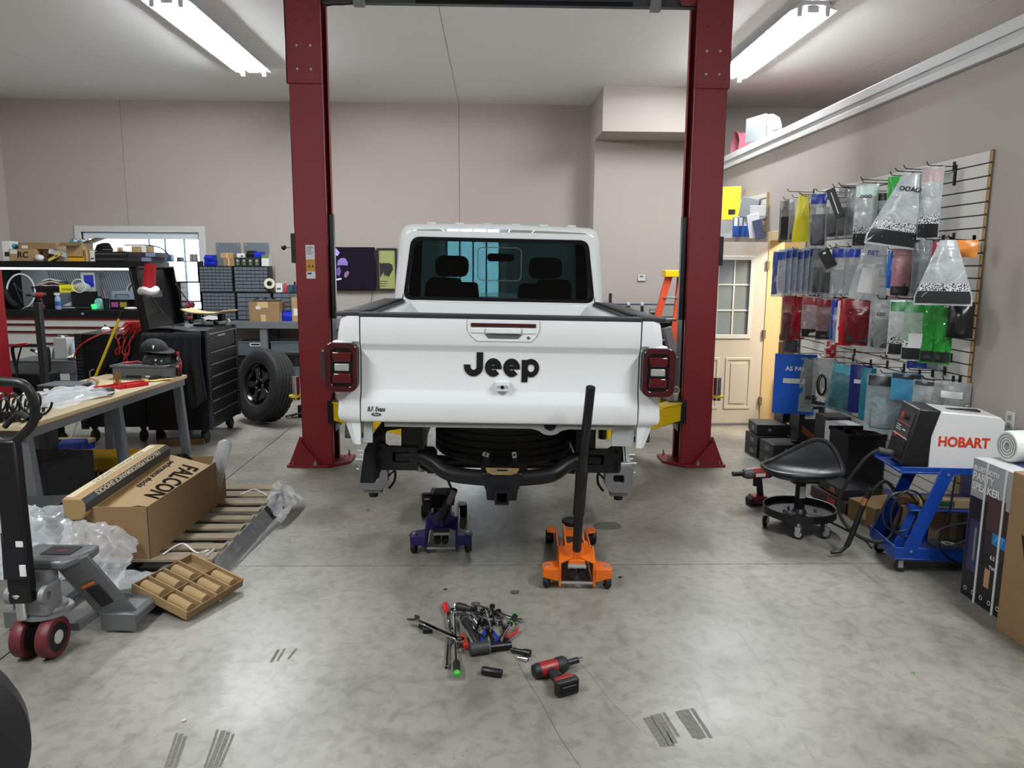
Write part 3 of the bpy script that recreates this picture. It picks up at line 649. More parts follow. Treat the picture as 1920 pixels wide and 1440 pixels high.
st = make_tire('spare_tire', .405, .255, .22, TK, 96); st.location = (.03,.66,.775)
MB().lathe([(.0,-.03),(.12,-.03),(.2,-.06),(.222,-.08),(.222,.08),(.2,.06),(.0,.05)], 32).build('spare_rim', M_steelblk, st, smooth=30)
# fender liner hanging on the left
lp = [(-.735,.60),(-.71,.78),(-.665,.865),(-.60,.915),(-.50,.925),(-.50,.90),(-.585,.885),(-.64,.84),(-.66,.76),(-.655,.60)]
MB().prism(lp, .10, .55, 'xz').build('wheel_liner', M_blkm, TK, bevel=.006)
MB().tube(smooth_path([(-.34,.5,.60),(-.33,.6,.52),(-.30,.7,.44),(-.27,.75,.33),(-.275,.76,.27)],6), .008, 6).build('loose_hose', M_rub, TK, smooth=1)
MB().tube([(-.37,.62,.50),(-.31,.64,.505),(-.27,.65,.53)], .004, 5).build('hose_clip', M_rust, TK)
MB().box((-.40,.35,.585),(-.33,.43,.655)).build('sway_bar_mount', M_ch, TK, bevel=.006)
MB().tube(smooth_path([(-.5,.5,.66),(-.42,.42,.60),(-.34,.4,.60),(-.26,.45,.635),(.3,.45,.635),(.42,.42,.60),(.5,.5,.66)],5), .017, 8).build('sway_bar', M_ch, TK, smooth=1)
MB().cyl((.33,.38,.62),(.44,.38,.62), .03, n=14).build('sway_bar_bush', M_rub, TK, smooth=1)
# ================================================================ two-post lift
PYF = 6.42; PW = .268
LF = thing('two_post_lift', 'red two-post vehicle lift with yellow arms under the white truck', 'vehicle lift', (.135, PYF, 0))
def lift_column(parent, cx, s, full=True):
    """one column in local coords; s=+1 if the truck lies towards +x"""
    W, D = PW, .30
    z1 = 3.98
    b = MB()
    b.box((cx-W/2,0,.02),(cx+W/2,.012,z1)); b.box((cx-W/2,D-.012,.02),(cx+W/2,D,z1))
    ox = cx-s*W/2; b.box((min(ox,ox+s*.012),0,.02),(max(ox,ox+s*.012),D,z1))
    ix = cx+s*W/2; b.box((min(ix,ix-s*.012),0,.02),(max(ix,ix-s*.012),.055,z1)); b.box((min(ix,ix-s*.012),D-.055,.02),(max(ix,ix-s*.012),D,z1))
    col = b.build('column', M_red, parent, bevel=.006)
    b = MB(); o = .014
    b.box((cx-W/2-o,-o,3.21),(cx+W/2+o*.4,.0,z1)); b.box((min(ox-s*o,ox),-o,3.21),(max(ox-s*o,ox),D+o,z1)); sl = b.build('sleeve', M_red, parent, bevel=.004)
    for bx in (-.055,.055):
        for bz in (3.32,3.50): MB().lathe([(.0,.009),(.009,.007),(.012,0)], 12, (cx+bx,-o,bz), (0,-1,0)).build('bolt', M_zinc, sl, smooth=1)
        MB().cyl((cx+bx,-o-.001,3.69),(cx+bx,-o,3.69), .006, n=8).build('hole', M_blkm, sl)
    # base plate with gusset
    bx0 = cx-s*.27; bx1 = cx+s*.26
    pl = [(bx0,-.03),(cx+s*.10,-.05),(bx1-s*.04,.06),(bx1,.12),(bx1,D+.06),(bx0,D+.06)]
    bp = MB().prism(pl, 0, .022, 'xy').build('base_plate', M_red, parent, bevel=.003)
    b = MB(); gx = ox; b.add([(gx,-.002,.022),(gx-s*.11,-.012,.022),(gx,-.002,.24),(gx,.012,.022),(gx-s*.11,.01,.022),(gx,.012,.24),(cx+s*.02,-.03,.022),(cx+s*.02,-.012,.022)], [(0,1,2),(3,5,4),(1,4,5,2),(0,3,4,1),(0,2,5,3)]); b.build('gusset', M_red, parent)
    b = MB(); b.prism([(ox,.022),(ox-s*.12,.022),(ox-s*.02,.27),(ox,.27)], -.012, .0, 'xz'); b.prism([(ox-s*.01,.022),(cx+s*.03,.022),(ox-s*.01,.24)], -.035, -.014, 'xz'); b.build('gusset', M_red, parent)
    for (ax, ay) in ((bx0+s*.05,.0),(cx-s*.02,-.028),(bx1-s*.05,.13),(bx0+s*.05,D+.02),(bx1-s*.05,D+.02)):
        MB().cyl((ax,ay,.022),(ax,ay,.05), .014, n=6).build('anchor_bolt', M_zinc, bp); MB().cyl((ax,ay,.02),(ax,ay,.075), .008, n=8).build('anchor_stud', M_zinc, bp)
    # carriage running inside the channel
    cz0, cz1 = .30, 1.93
    b = MB(); xa, xb = sorted((cx-s*.02, cx+s*(W/2+.012))); b.box((xa,.066,cz0),(xb,D-.066,cz1)); cg = b.build('carriage', M_steelblk, parent, bevel=.004)
    MB().box((min(ix+s*.012,ix+s*.05),.05,1.30),(max(ix+s*.012,ix+s*.05),.11,2.18)).build('door_guard', M_steelblk, cg, bevel=.006)
    MB().box((cx-.02,.12,.02),(cx+.02,.18,3.9)).build('hydraulic_ram', M_steelblk, parent)
    MB().tube([(ix-s*.02,.09,.1),(ix-s*.02,.09,3.9)], .006, 6).build('cable', M_steel, parent)
    MB().cyl((ix-s*.05,.10,.05),(ix-s*.05,.10,.42),.03,n=14).build('ram_rod', M_zinc, parent, smooth=1)
    # lock cover and adapter holder on the outer side
    MB().box((min(ox-s*.05,ox),.06,1.77),(max(ox-s*.05,ox),.20,2.02)).build('lock_cover', M_blk, parent, bevel=.006)
    hl = MB().lathe([(.040,-.008),(.060,-.008),(.060,.008),(.040,.008)], 20, (ox-s*.06,.08,.62), close=True).build('adapter_holder', M_yel, parent)
    MB().cyl((ox-s*.06,.08,.585),(ox-s*.06,.08,.79), .034, n=18).build('height_adapter', M_chr, hl, smooth=1)
    return ix
cl, cr = -1.53-.135, 1.80-.135
il = lift_column(LF, cl, 1); ir = lift_column(LF, cr, -1)
lk = MB().tube([(cl-PW/2-.03,.10,1.90),(cl-PW/2-.11,.10,1.90)], .005, 6).build('lock_lever', M_chr, LF); MB().ball((cl-PW/2-.12,.10,1.90), .022).build('lever_knob', M_blk, lk, smooth=1)
# maker's plate on the near column
pl = MB().box((cl-.045,-.003,1.64),(cl+.03,.0,1.92)).build('decal', M_paper, LF)
MB().box((cl-.045,-.0045,1.70),(cl+.03,-.003,1.80)).build('caution_panel', mat('caution_orange', '#b98a2c', .5), pl)
MB().box((cl-.035,-.0045,1.675),(cl+.0,-.003,1.69)).build('logo_bar', mat('logo_blue', '#2c3f86', .5), pl)
for i in range(5): MB().box((cl-.037,-.0042,1.90-i*.014),(cl+.02-.01*(i%3),-.003,1.904-i*.014)).build('print_line', M_ink, pl)
for i in range(2): MB().prism([(cl-.028+i*.03,1.735),(cl-.010+i*.03,1.735),(cl-.019+i*.03,1.76)], -.0055, -.0045, 'xz').build('warning_mark', M_ink, pl)
# top bar with shut-off box and hoses
tb = MB().box((cl+PW/2,.08,3.865),(cr-PW/2,.16,3.95)).build('top_beam', mat('beam_grey', '#3a3c40', .6), LF, bevel=.006)
xa, xb = atY(780,0,6.5).x-.135, atY(1185,0,6.5).x-.135
MB().cyl((xa,.05,3.868),(xb,.05,3.868), .018, n=12).build('shutoff_bar', M_blkm, LF, smooth=1)
for p0, p1, yb in ((663,684,12),(1219,1238,22)):
    c0, c1 = atY(p0,yb,6.47), atY(p1,yb,6.47); MB().box((c0.x-.135,.02,c0.z),(c1.x-.135,.08,3.95)).build('limit_switch', mat('switch_grey', '#7b7f80', .5), LF, bevel=.004)
c0 = atY(605,12,6.47); c1 = atY(662,6,6.47)
MB().tube(smooth_path([(c0.x-.135,.05,c0.z),(c0.x+.08-.135,.05,c0.z+.015),(c1.x-.08-.135,.05,c1.z-.01),(c1.x-.135,.05,c1.z)],6), .008, 6).build('switch_cable', M_blk, LF, smooth=1)
MB().prism([(cr-PW/2-.12,3.865),(cr-PW/2+.02,3.865),(cr-PW/2+.02,3.96),(cr-PW/2-.15,3.96),(cr-PW/2-.15,3.90)], .03, .05, 'xz').build('corner_bracket', M_red, LF)
hs_ = [atY(530,y,6.5) for y in (60,86,130,250,350,430)]
MB().tube([(cl-PW/2-.018,.1,p.z) for p in hs_], .008, 6).build('hydraulic_hose', M_blk, LF, smooth=1)
MB().cyl((cl-PW/2-.016,.1,hs_[0].z),(cl-PW/2-.016,.1,hs_[1].z), .011, n=8).build('hose_fitting', M_zinc, LF)
# swing arms: outer yellow tube, inner extension, pad
def arm(a, e, zt, pad=True):
    a, e = Vector(a), Vector(e); d = (e-a); mid = a+d*.55
    o = MB().bar(a, mid, .12, .16).build('swing_arm', M_yel, LF, bevel=.008)
    MB().bar(a+Vector((0,0,.08)), a+d*.3+Vector((0,0,.085)), .14, .012).build('arm_plate', M_yel, o, bevel=.003)
    MB().bar(mid-d*.1, e, .085, .10).build('arm_extension', M_yel, o, bevel=.006)
    MB().cyl(e+Vector((0,0,-.05)), Vector((e.x,e.y,zt)), .03, n=14).build('pad_screw', M_steelblk, o)
    MB().cyl(Vector((e.x,e.y,zt-.02)), Vector((e.x,e.y,zt)), .065, n=20).build('lift_pad', M_rub, o)
    return o
# carriage lugs: pivots stand clear of the column
for s, ix in ((1,il),(-1,ir)):
    pv = Vector((ix+s*.055,.02,.50)); MB().box((min(ix-s*.03,ix+s*.13),-.05,.40),(max(ix-s*.03,ix+s*.13),.30,.60)).build('arm_yoke', M_steelblk, LF, bevel=.006)
    a1 = arm((ix+s*.06,.0,.50), (ix+s*.86,-1.10,.56), .72); a2 = arm((ix+s*.06,.28,.50), (ix+s*.80,1.25,.54), .72)
    MB().cyl((ix+s*.06,-.01,.38),(ix+s*.06,-.01,.66), .022, n=12).build('arm_pin', M_zinc, LF, smooth=1)
    MB().tube([(ix+s*.06+.03*math.cos(2*PI*i/16),-.01,.69+.03*math.sin(2*PI*i/16)) for i in range(16)], .004, 6, closed=True).build('pin_ring', M_zinc, LF, smooth=1)
# ================================================================ right side: slatted display wall
M_slat = mat('slatwall_white', '#cfccc6', .5, var=.03, scale=6)
M_woode = mat('raw_board_edge', '#a07f4e', .8, var=.15, scale=20)
M_hook = mat('hook_black', '#141414', .35, .5)
SY0, SY1, SZ1 = 4.58, 7.16, 2.465
sw = structure('wall_slats', MB().box((XR-.012,SY0,.0),(XR,SY1,SZ1)), mat('slat_groove', '#4c4239', .8))
nb = 32; ph = SZ1/nb
for i in range(nb): MB().box((XR-.022,SY0+.014,i*ph+.005),(XR-.012,SY1,(i+1)*ph-.004)).build('board', M_slat, sw)
for i in range(nb): MB().box((XR-.022,SY0,i*ph+.009),(XR-.012,SY0+.013,(i+1)*ph-.006)).build('board_edge', M_woode, sw)
FRONT = {}
def m_speckle():
    if 'print_speckle' in MATS: return MATS['print_speckle']
    m = mat('print_speckle', '#e4e6e7', .35); nt = m.node_tree; b = nt.nodes['Principled BSDF']; tc = nt.nodes.new('ShaderNodeTexCoord'); v = nt.nodes.new('ShaderNodeTexNoise'); v.inputs['Scale'].default_value = 170; v.inputs['Detail'].default_value = 0
    r = nt.nodes.new('ShaderNodeValToRGB'); r.color_ramp.interpolation = 'CONSTANT'; r.color_ramp.elements[0].color = hx('#17181a'); r.color_ramp.elements[1].position = .47; r.color_ramp.elements[1].color = hx('#e2e4e6')
    nt.links.new(tc.outputs['Object'], v.inputs[0]); nt.links.new(v.outputs['Fac'], r.inputs[0]); nt.links.new(r.outputs[0], b.inputs['Base Color']); return m
def bagfilm(c, op): return film('bag_film_'+c.strip('#')+str(int(op*100)), tint='#f2f4f5', opac=op, body=c)
def gloss(c): return mat('bag_print_'+c.strip('#'), c, .3)
def hook(y, z, xend, label='black wire hook on the white slatted wall', up=.03):
    """peg hook: back plate, wire, upturned tip"""
    t = thing('display_hook', label, 'hook', (XR-.022, y, z), group='wire hooks on the slatted wall')
    L = XR-.022-xend
    MB().box((-.006,-.012,-.03),(0,.012,.03)).build('back_plate', M_hook, t)
    MB().tube([(0,0,0),(-L*.8,0,.004),(-L*.92,0,.006),(-L,0,up)], .0032, 6).build('wire', M_hook, t, smooth=1)
    return t
BAGN = [0]
def bag(px, X, label, body='#d7dadc', op=.35, header=None, content=None, band=None, taper=1.0, speckle=False, rz=None, th=.045, stripe=None, card=None, tilt=0.0, group='bagged parts hanging on the slatted wall', hk=True, word=None, wordc='#15171a', ear=None, name='parts_bag'):
    """a hanging pouch: film or printed front and back with its own depth, header print, what it holds"""
    x0, y0, x1, y1 = px; BAGN[0] += 1
    top = atX((x0+x1)/2, y0, X); s = FPX/((top-Vector((0,0,CAMH))).dot(_f)); w = (x1-x0)/s*1.06; h = (y1-y0)/s
    rz = R(-38+((BAGN[0]*37)%17)-8) if rz is None else R(rz)
    t = thing(name, label, 'parts bag', (top.x, top.y, top.z-h), group=group, rot=(0,R(tilt),rz))
    tp = taper
    def surf(u, v, side, off=0.0):
        wv = w*(tp+(1-tp)*min(1,(1-v)*1.15)); x = (u-.5)*wv
        puff = th*.5*(max(0,math.sin(PI*u))**.6)*(max(0,math.sin(PI*min(1,(1-v)*.93+.05)))**.7)
        crk = .006*math.sin(9*u+BAGN[0])*math.sin(11*v+2*u)
        return (x, side*(puff+crk*(1 if 0<u<1 else 0)+.001+off), v*h)
    b = MB(); n = len; b.grid(lambda u,v: surf(u,v,-1), 8, 8); b.grid(lambda u,v: surf(u,v,1), 8, 8)
    m = gloss(body) if op >= 1 else bagfilm(body, op)
    b.build('pouch', m, t, smooth=50)
    def patch(nm, u0, u1, v0, v1, mm, off=.0015): MB().grid(lambda u,v: surf(u0+(u1-u0)*u, v0+(v1-v0)*v, -1, off), 6, 4).build(nm, mm, t, smooth=50)
    if header: patch('header', .04, .96, .80, .97, gloss(header))
    if band: patch('lower_band', .03, .97, .03, .22, gloss(band))
    if speckle: patch('speckle_print', .03, .97, .22, .34, m_speckle())
    if stripe: patch('colour_stripe', stripe[1], stripe[2], .05, .95, gloss(stripe[0]))
    if card: patch('paper_label', .22, .80, card[0], card[1], M_paper, .002)
    if content: MB().prism([(a, h*.34+c) for a,c in rrect(w*.74, h*.56, min(w,h)*.09, 3)], -th*.28, th*.28, 'xz').build('contents', mat('part_'+content.strip('#'), content, .5), t, bevel=.008)
    if word:
        p = surf(.5, word[1], -1, .003); text('print', word[0], h*word[2], mat('print_'+wordc.strip('#'), wordc, .4), t, frame((0,p[1]-.002,p[2]),(1,0,0),(0,0,1)), ext=.0006, bold=.001)
    if hk:
        hz = round(top.z/ph)*ph
        hook(max(SY0+.08,top.y), max(.1,top.z+.004), max(2.66, X-.05), ' '.join(('black wire hook holding the '+label).split()[:16]))
    return t
W_ = 'hanging in the top row'
# row A (top)
bag((1464,376,1490,453), 2.80, 'dark clear pouch at the door-side end of the top row', '#3a3d40', .5, content='#1b1c1f')
bag((1482,372,1506,452), 2.83, 'clear pouch with dark moulded part just left of the yellow bag', '#c9cdcf', .3, content='#232529')
bag((1491,366,1522,452), 2.80, 'bright yellow pouch hanging in the top row', '#d9cf1c', 1, taper=.55)
bag((1511,384,1530,452), 2.88, 'olive tinted pouch right behind the yellow bag', '#7e7d45', .55, content='#2a2c22')
bag((1523,361,1555,465), 2.78, 'long clear pouch with a blue top and blue bottom corner', '#c7ccd3', .3, header='#20379f', content='#2b2f38', th=.06)
bag((1551,372,1576,447), 2.84, 'clear pouch of black cable behind the slim black carton', '#b9bdc0', .3, content='#1a1b1e', header='#d8dadb')
t_ = atX(1580,349,2.74)
bx = thing('slim_carton', 'slim black carton hanging tilted in the top row', 'box', (t_.x,t_.y,t_.z-.24), rot=(0,R(-22),R(-35)))
MB().box((-.032,-.016,0),(.032,.016,.24)).build('carton', M_blk, bx, bevel=.002); MB().box((-.004,-.018,.03),(.002,-.016,.21)).build('print_line', M_inkw, bx)
hook(t_.y, t_.z, 2.70, 'black wire hook holding the slim tilted black carton')
bag((1574,352,1596,446), 2.86, 'narrow clear grey pouch right of the slim black carton', '#9ba09f', .4, content='#3a3d3e')
bag((1590,356,1611,444), 2.88, 'clear grey pouch beside the dotted black-bottomed bag', '#b4b9b8', .4, content='#55595a')
bag((1608,345,1646,462), 2.80, 'white dotted bag with black base, narrower of the two on the left', '#c6cacc', .7, band='#18191b', speckle=True, header='#cfe3d8', th=.06, word=('OOO',.80,.07))
bag((1640,360,1666,440), 2.90, 'clear pouch with black label behind the large dotted bag', '#cdd1d2', .4, header='#1c1d1f', content='#6c7072')
bag((1668,331,1694,392), 2.88, 'small green pouch above the large dotted bag', '#2f9a3a', 1)
bag((1638,324,1742,462), 2.72, 'largest white dotted bag with black printed base in the top row', '#c9cdcf', .8, band='#232528', speckle=True, taper=.30, th=.09, rz=-28, tilt=9, word=('OOAO',.78,.085))
bag((1733,313,1768,447), 2.86, 'tall white dotted bag at the bare-board end of the top row', '#c6cacc', .75, band='#1b1c1f', speckle=True, header='#b9a3a4', th=.06)
# row B: a fan of blue pouches, then others
for i in range(7):
    bag((1449+i*11, 470-(i%3)*3, 1476+i*11, 556-(i%2)*5-i), 2.60+i*.045, ['first','second','third','fourth','fifth','sixth','seventh'][i]+' thin blue pouch from the door in the fan of seven', '#c3cbd6', .4, header='#1c3b86', stripe=('#223c7c',.06,.45), rz=-55, th=.016, hk=(i==3), group='fan of blue pouches beside the doorway')
bag((1526,468,1549,552), 2.86, 'smoky pouch of black tubing right of the blue fan', '#8b8f90', .45, content='#202225')
bx_ = atX(1562,470,2.72)
tg_ = thing('product_card', 'black product card turned like a diamond in the second row', 'card', (bx_.x,bx_.y,bx_.z-.13), rot=(0,R(-30),R(-30)))
MB().box((-.045,-.004,0),(.045,.004,.15)).build('card', M_blk, tg_); MB().box((-.01,-.0055,.12),(.012,-.004,.135)).build('print_line', M_inkw, tg_); hook(bx_.y, bx_.z+.02, 2.68, 'black wire hook holding the black diamond product card')
bag((1541,484,1566,552), 2.84, 'smoky pouch hanging under the black product card', '#8e9293', .4, content='#26282b')
bag((1562,464,1592,556), 2.78, 'clear pouch with white roll and blue top, left of the pair', '#d5d9dc', .35, header='#1f3fae', content='#c9cccd', card=(.55,.70))
bag((1587,464,1614,556), 2.84, 'clear pouch with white roll and blue top, right of the pair', '#d5d9dc', .35, header='#1f3fae', content='#bfc3c5')
bag((1602,452,1664,562), 2.74, 'big clear bag printed BET with a white card inside', '#d2d6d7', .45, taper=.55, card=(.12,.55), th=.07, word=('BET',.80,.11), wordc='#2a2f7f', tilt=5)
bag((1667,470,1684,540), 2.84, 'narrow solid blue pouch in the middle of the second row', '#1567c4', 1)
bag((1678,466,1708,556), 2.80, 'rose tinted pouch with a dark curved part', '#c48d92', .6, content='#2a2a2d', band='#202124')
bag((1702,452,1722,556), 2.86, 'clear grey pouch in second row, first of three narrow ones', '#a7acab', .4, content='#6f7473')
bag((1716,450,1734,556), 2.84, 'clear grey pouch in second row, middle of three narrow ones', '#8f9493', .45, content='#4c5050')
bag((1728,446,1748,556), 2.82, 'clear grey pouch in second row, last of three narrow ones', '#9aa09f', .45, content='#5c6060', band='#232528')
bag((1746,454,1764,496), 2.90, 'small red tool pack in the second row', '#a83242', 1)
bag((1786,450,1830,482), 2.88, 'orange topped pouch behind the big dotted bag in the second row', '#e08a3c', 1)
bag((1732,450,1824,572), 2.72, 'largest white dotted bag with black base in the second row', '#c3c7c9', .78, band='#2c2e30', speckle=True, taper=.28, th=.09, rz=-30)
# row C
bag((1468,553,1494,640), 2.76, 'dark pink and black pouch at the door-side end of the third row', '#6d3b45', .7, content='#1d1d20', header='#8d2f38')
bag((1486,556,1512,636), 2.82, 'deep red pouch with a clear side in the third row', '#8c1520', .9, content='#1d1d20')
bag((1470,622,1500,662), 2.80, 'crumpled silver black bag hanging low under the red pouches', '#55595c', .6, content='#18191b')
bag((1507,556,1541,634), 2.80, 'pink topped pouch with a white block in the third row', '#c2a9ab', .6, header='#a1353f', content='#cfcac9', band='#1d1d1f')
bag((1535,560,1563,638), 2.84, 'pink topped pouch with a dark bar in the third row', '#b58f92', .55, header='#9c2c37', content='#4b4d50', band='#1d1d1f')
bag((1561,560,1580,640), 2.80, 'slim blue pouch with a red badge in the third row', '#aab3c4', .5, header='#1f3fae', stripe=('#1f3fae',.05,.3), card=(.5,.62))
bag((1573,560,1600,648), 2.74, 'bright red and white pouch seen on edge in the third row', '#b8121c', 1, stripe=('#d9d9d9',.0,.22))
bag((1588,562,1640,648), 2.80, 'wide dark red pouch with black parts in the third row', '#7c1620', .8, content='#19191b', header='#8e1520', th=.07)
bag((1636,562,1676,658), 2.78, 'clear pouch with dark pad right of the wide red one', '#c6c8c9', .4, content='#3c3f44', word=('EZO',.72,.08))
bag((1673,563,1712,668), 2.76, 'white pouch with a dark green header in the third row', '#dadddd', .8, header='#1f7a37', band='#1d1f20', speckle=True)
bag((1702,563,1748,678), 2.74, 'clear and green pouch with a small white card in the third row', '#b4cfb9', .55, header='#2a8a3c', card=(.22,.46), band='#1d1f20', speckle=True)
bag((1736,572,1766,682), 2.80, 'vivid green pouch, left of the two at the end', '#2c9a38', .75, content='#1f2a22', band='#1b1c1e')
bag((1760,576,1788,684), 2.84, 'vivid green pouch, right of the two at the end', '#2c9a38', .75, content='#1b2420', band='#1b1c1e')
bag((1784,566,1824,634), 2.88, 'bulky black pouch at the bare-board end of the third row', '#141518', 1, th=.12)
bag((1706,672,1760,692), 2.82, 'blue edged clear packet hanging lowest under the green pouches', '#9aa6c0', .6, stripe=('#22389a',.0,.6))
bag((1548,638,1572,672), 2.84, 'small red parts card in a white frame under the third row', '#d9d9d9', 1, stripe=('#b3242a',.18,.85))
# row D
bag((1458,664,1528,778), 2.70, 'large royal blue pouch with an oval badge, bottom row by the door', '#1455bb', 1, stripe=('#8f9a97',.62,.98), rz=-18, th=.05, word=('AS PAL',.76,.10), wordc='#e9edf5', card=(.52,.60))
bag((1511,674,1536,756), 2.80, 'clear pouch of black cable behind the large blue one', '#9a9e9f', .4, content='#1f2124')
rb = bag((1528,672,1566,764), 2.76, 'clear pouch with a coiled black hose on its front', '#b5b9ba', .45, card=(.1,.4), band='#1f2022')
MB().tube([(.035*math.cos(2*PI*i/24), -.045, .19+.085*math.sin(2*PI*i/24)) for i in range(24)], .006, 6, closed=True).build('hose_coil', M_blkm, rb, smooth=1)
MB().tube([(.012+.030*math.cos(2*PI*i/24), -.052, .185+.08*math.sin(2*PI*i/24)) for i in range(24)], .005, 6, closed=True).build('hose_coil', M_blkm, rb, smooth=1)
bag((1553,682,1602,772), 2.76, 'teal tinted clear pouch leaning in the bottom row', '#5a9aa8', .55, content='#39474d', tilt=9, header='#4fa5b8')
bag((1598,684,1634,776), 2.80, 'dark navy pouch with an arc print in the bottom row', '#1a2470', 1, stripe=('#3c4448',.5,.95), card=(.62,.70))
bag((1618,690,1642,788), 2.74, 'slim teal pouch right of the navy one', '#1f7d93', 1)
bag((1632,702,1692,812), 2.76, 'pale blue grey pouch with ribbed clear front, behind the welder', '#a9b8bd', .7, header='#18191b', content='#6d7678', th=.07)
bag((1676,700,1726,752), 2.82, 'sky blue printed pouch standing above the welder', '#4d9cc4', 1, header='#202224')
bag((1718,714,1768,760), 2.84, 'clear grey pouch over the welder, left of the last two', '#b7bbb8', .55, header='#2a2b2d')
bag((1758,716,1816,760), 2.93, 'clear grey pouch over the welder, right of the last two', '#a9ada9', .55, card=(.3,.6))
# spare hooks and bracket on the bare boards
BARE = ['empty upturned hook at the door-side end of the top row','empty hook just above the yellow bag','empty hook behind the slim black carton','empty hook above the left dotted bag','empty hook highest above the large dotted bag','empty hook above the coiled hose pouch','empty hook above the navy pouch','empty hook above the pale blue grey pouch','empty hook just above the welder top']
for (x, y) in ((1475,360),(1500,368),(1560,352),(1612,338),(1693,318),(1545,660),(1600,662),(1650,674),(1700,695)): 
    p = atX(x, y, 2.74); hook(p.y, p.z, 2.74, BARE.pop(0))
p = atX(1792,330,XR-.02); rb = thing('rail_bracket', 'black flat bracket on the bare boards near the top corner', 'bracket', (XR-.022,p.y,p.z-.06))
MB().box((-.008,-.012,0),(0,.012,.13)).build('plate', M_hook, rb); MB().tube([(-.005,0,.09),(-.012,.30,.085)], .003, 6).build('rod', M_hook, rb)
# ---------------------------------------------------------------- small board above the door with cartons
sb = thing('carton_board', 'small slatted board with wooden edge above the open door', 'display board', (XR-.001,8.33,2.15))
MB().box((-.02,0,0),(0,1.4,.42)).build('board', M_slat, sb); MB().box((-.022,-.014,0),(0,0,.42)).build('edge_strip', M_woode, sb)
for z in (.06,.135,.21,.285,.36): MB().box((-.0215,0,z),(-.02,1.4,z+.008)).build('groove', M_blkm, sb)
def carton(px, X, dx, col, label, tilt=0, rz=-35, top=None, name='hanging_carton'):
    x0,y0,x1,y1 = px; p = atX((x0+x1)/2, y1, X); s = FPX/((p-Vector((0,0,CAMH))).dot(_f)); w=(x1-x0)/s*1.05; h=(y1-y0)/s
    t = thing(name, label, 'carton', p, group='cartons hung above the door', rot=(0,R(tilt),R(rz)))
    MB().box((-w/2,-dx/2,0),(w/2,dx/2,h)).build('carton', mat('carton_'+col.strip('#'), col, .5), t, bevel=.002)
    if top: MB().box((-w/2+.002,-dx/2-.002,h*.55),(w/2-.002,-dx/2,h*.97)).build('white_panel', M_paper, t)
    MB().tube([(0,dx*.3,h*.92),(.08,.10,h*.92)], .003, 6).build('peg', M_hook, t)
    return t
c_ = carton((1354,352,1385,412), 2.86, .05, '#d9bf1f', 'tall yellow carton with black print above the door', rz=-15)
MB().box((-.03,-.027,.06),(.05,-.025,.12)).build('print_block', M_ink, c_)
carton((1385,372,1416,408), 2.88, .05, '#7d8083', 'grey carton leaning over the blue cartons', tilt=12)
carton((1408,386,1436,406), 2.92, .06, '#b5b7b6', 'pale grey carton at the wooden edge of the small board')
for i in range(4): carton((1374+i*9,408,1382+i*9,444), 2.88, .06, '#1c4b9c', ['leftmost','second','third','rightmost'][i]+' slim blue carton with white top in the row of four', rz=-5, top=True)
carton((1352,412,1374,446), 2.88, .05, '#cfd2d4', 'pale carton left of the four blue ones')
carton((1407,402,1428,446), 2.90, .05, '#c9cbcd', 'white striped carton fanned at the right of the blue ones', tilt=-10)
carton((1418,412,1434,448), 2.93, .04, '#39415c', 'dark striped carton under the fanned white one', tilt=-14)
# ---------------------------------------------------------------- on the ledge and in the loft
p = atX(1418,276,3.09); fn = thing('white_fan_heater', 'rounded white appliance with grey front on the wall ledge', 'appliance', (3.09,p.y,LEDZ+.012), rz=R(18))
b = MB(); b.prism([(.0,.06),(.10,.05),(.2,.12),(.22,.2),(.18,.30),(.08,.335),(.0,.32)], -.19, .19, 'xz'); b.build('shell', mat('appliance_white', '#aaa9a6', .35), fn, bevel=.03, seg=4)
MB().box((-.03,-.185,.045),(.0,.185,.33)).build('front_panel', mat('appliance_grey', '#6f7273', .4), fn, bevel=.012)
MB().lathe([(.0,.012),(.05,.01),(.055,0)], 24, (.09,-.19,.2), (0,-1,0)).build('side_dial', mat('appliance_white', '#aaa9a6', .35), fn, smooth=1)
MB().box((.02,-.06,0),(.12,.06,.07)).build('foot', mat('appliance_white', '#aaa9a6', .35), fn, bevel=.008); MB().tube([(.2,.0,.1),(.25,.0,.03)], .008, 6).build('lead', M_trimw, fn)
for i,(x,y,z,r) in enumerate(((3.68,10.4,2.8,.19),(3.70,10.35,3.2,.18),(3.72,9.9,2.8,.17))):
    t = thing('insulation_roll', ['lower pink insulation roll in the dark loft','upper pink insulation roll in the dark loft','pink insulation roll nearest the white appliance in the loft'][i], 'insulation roll', (x,y,z), group='pink insulation in the loft')
    MB().grid(lambda u,v,r=r: (-.45+v*.9, (r+.012*math.sin(14*PI*u+v*9))*math.cos(2*PI*u), r+(r-.005+.012*math.sin(11*PI*u+v*7))*math.sin(2*PI*u)), 24, 8).build('batt', mat('pink_batt', '#b06470', .95, var=.2, scale=14, bump=.6, bscale=30), t, smooth=60)
# ================================================================ right side: on the floor
M_bluep = mat('blue_cart_paint', '#123a8c', .35, coat=.2)
def px_scale(p): return FPX/((Vector(p)-Vector((0,0,CAMH))).dot(_f))
def simple_box(name, label, cat, loc, size, m, rz=0, group=None, lidgap=True, extra=None, bev=.003):
    t = thing(name, label, cat, loc, rz, group)
    w, d, h = size; MB().box((-w/2,-d/2,0),(w/2,d/2,h)).build('body', m, t, bevel=bev)
    return t
M_bbox = mat('black_carton', '#1d1e21', .5, var=.15, scale=12)
M_bbox2 = mat('dark_blue_carton', '#171b2c', .45, var=.2, scale=10)
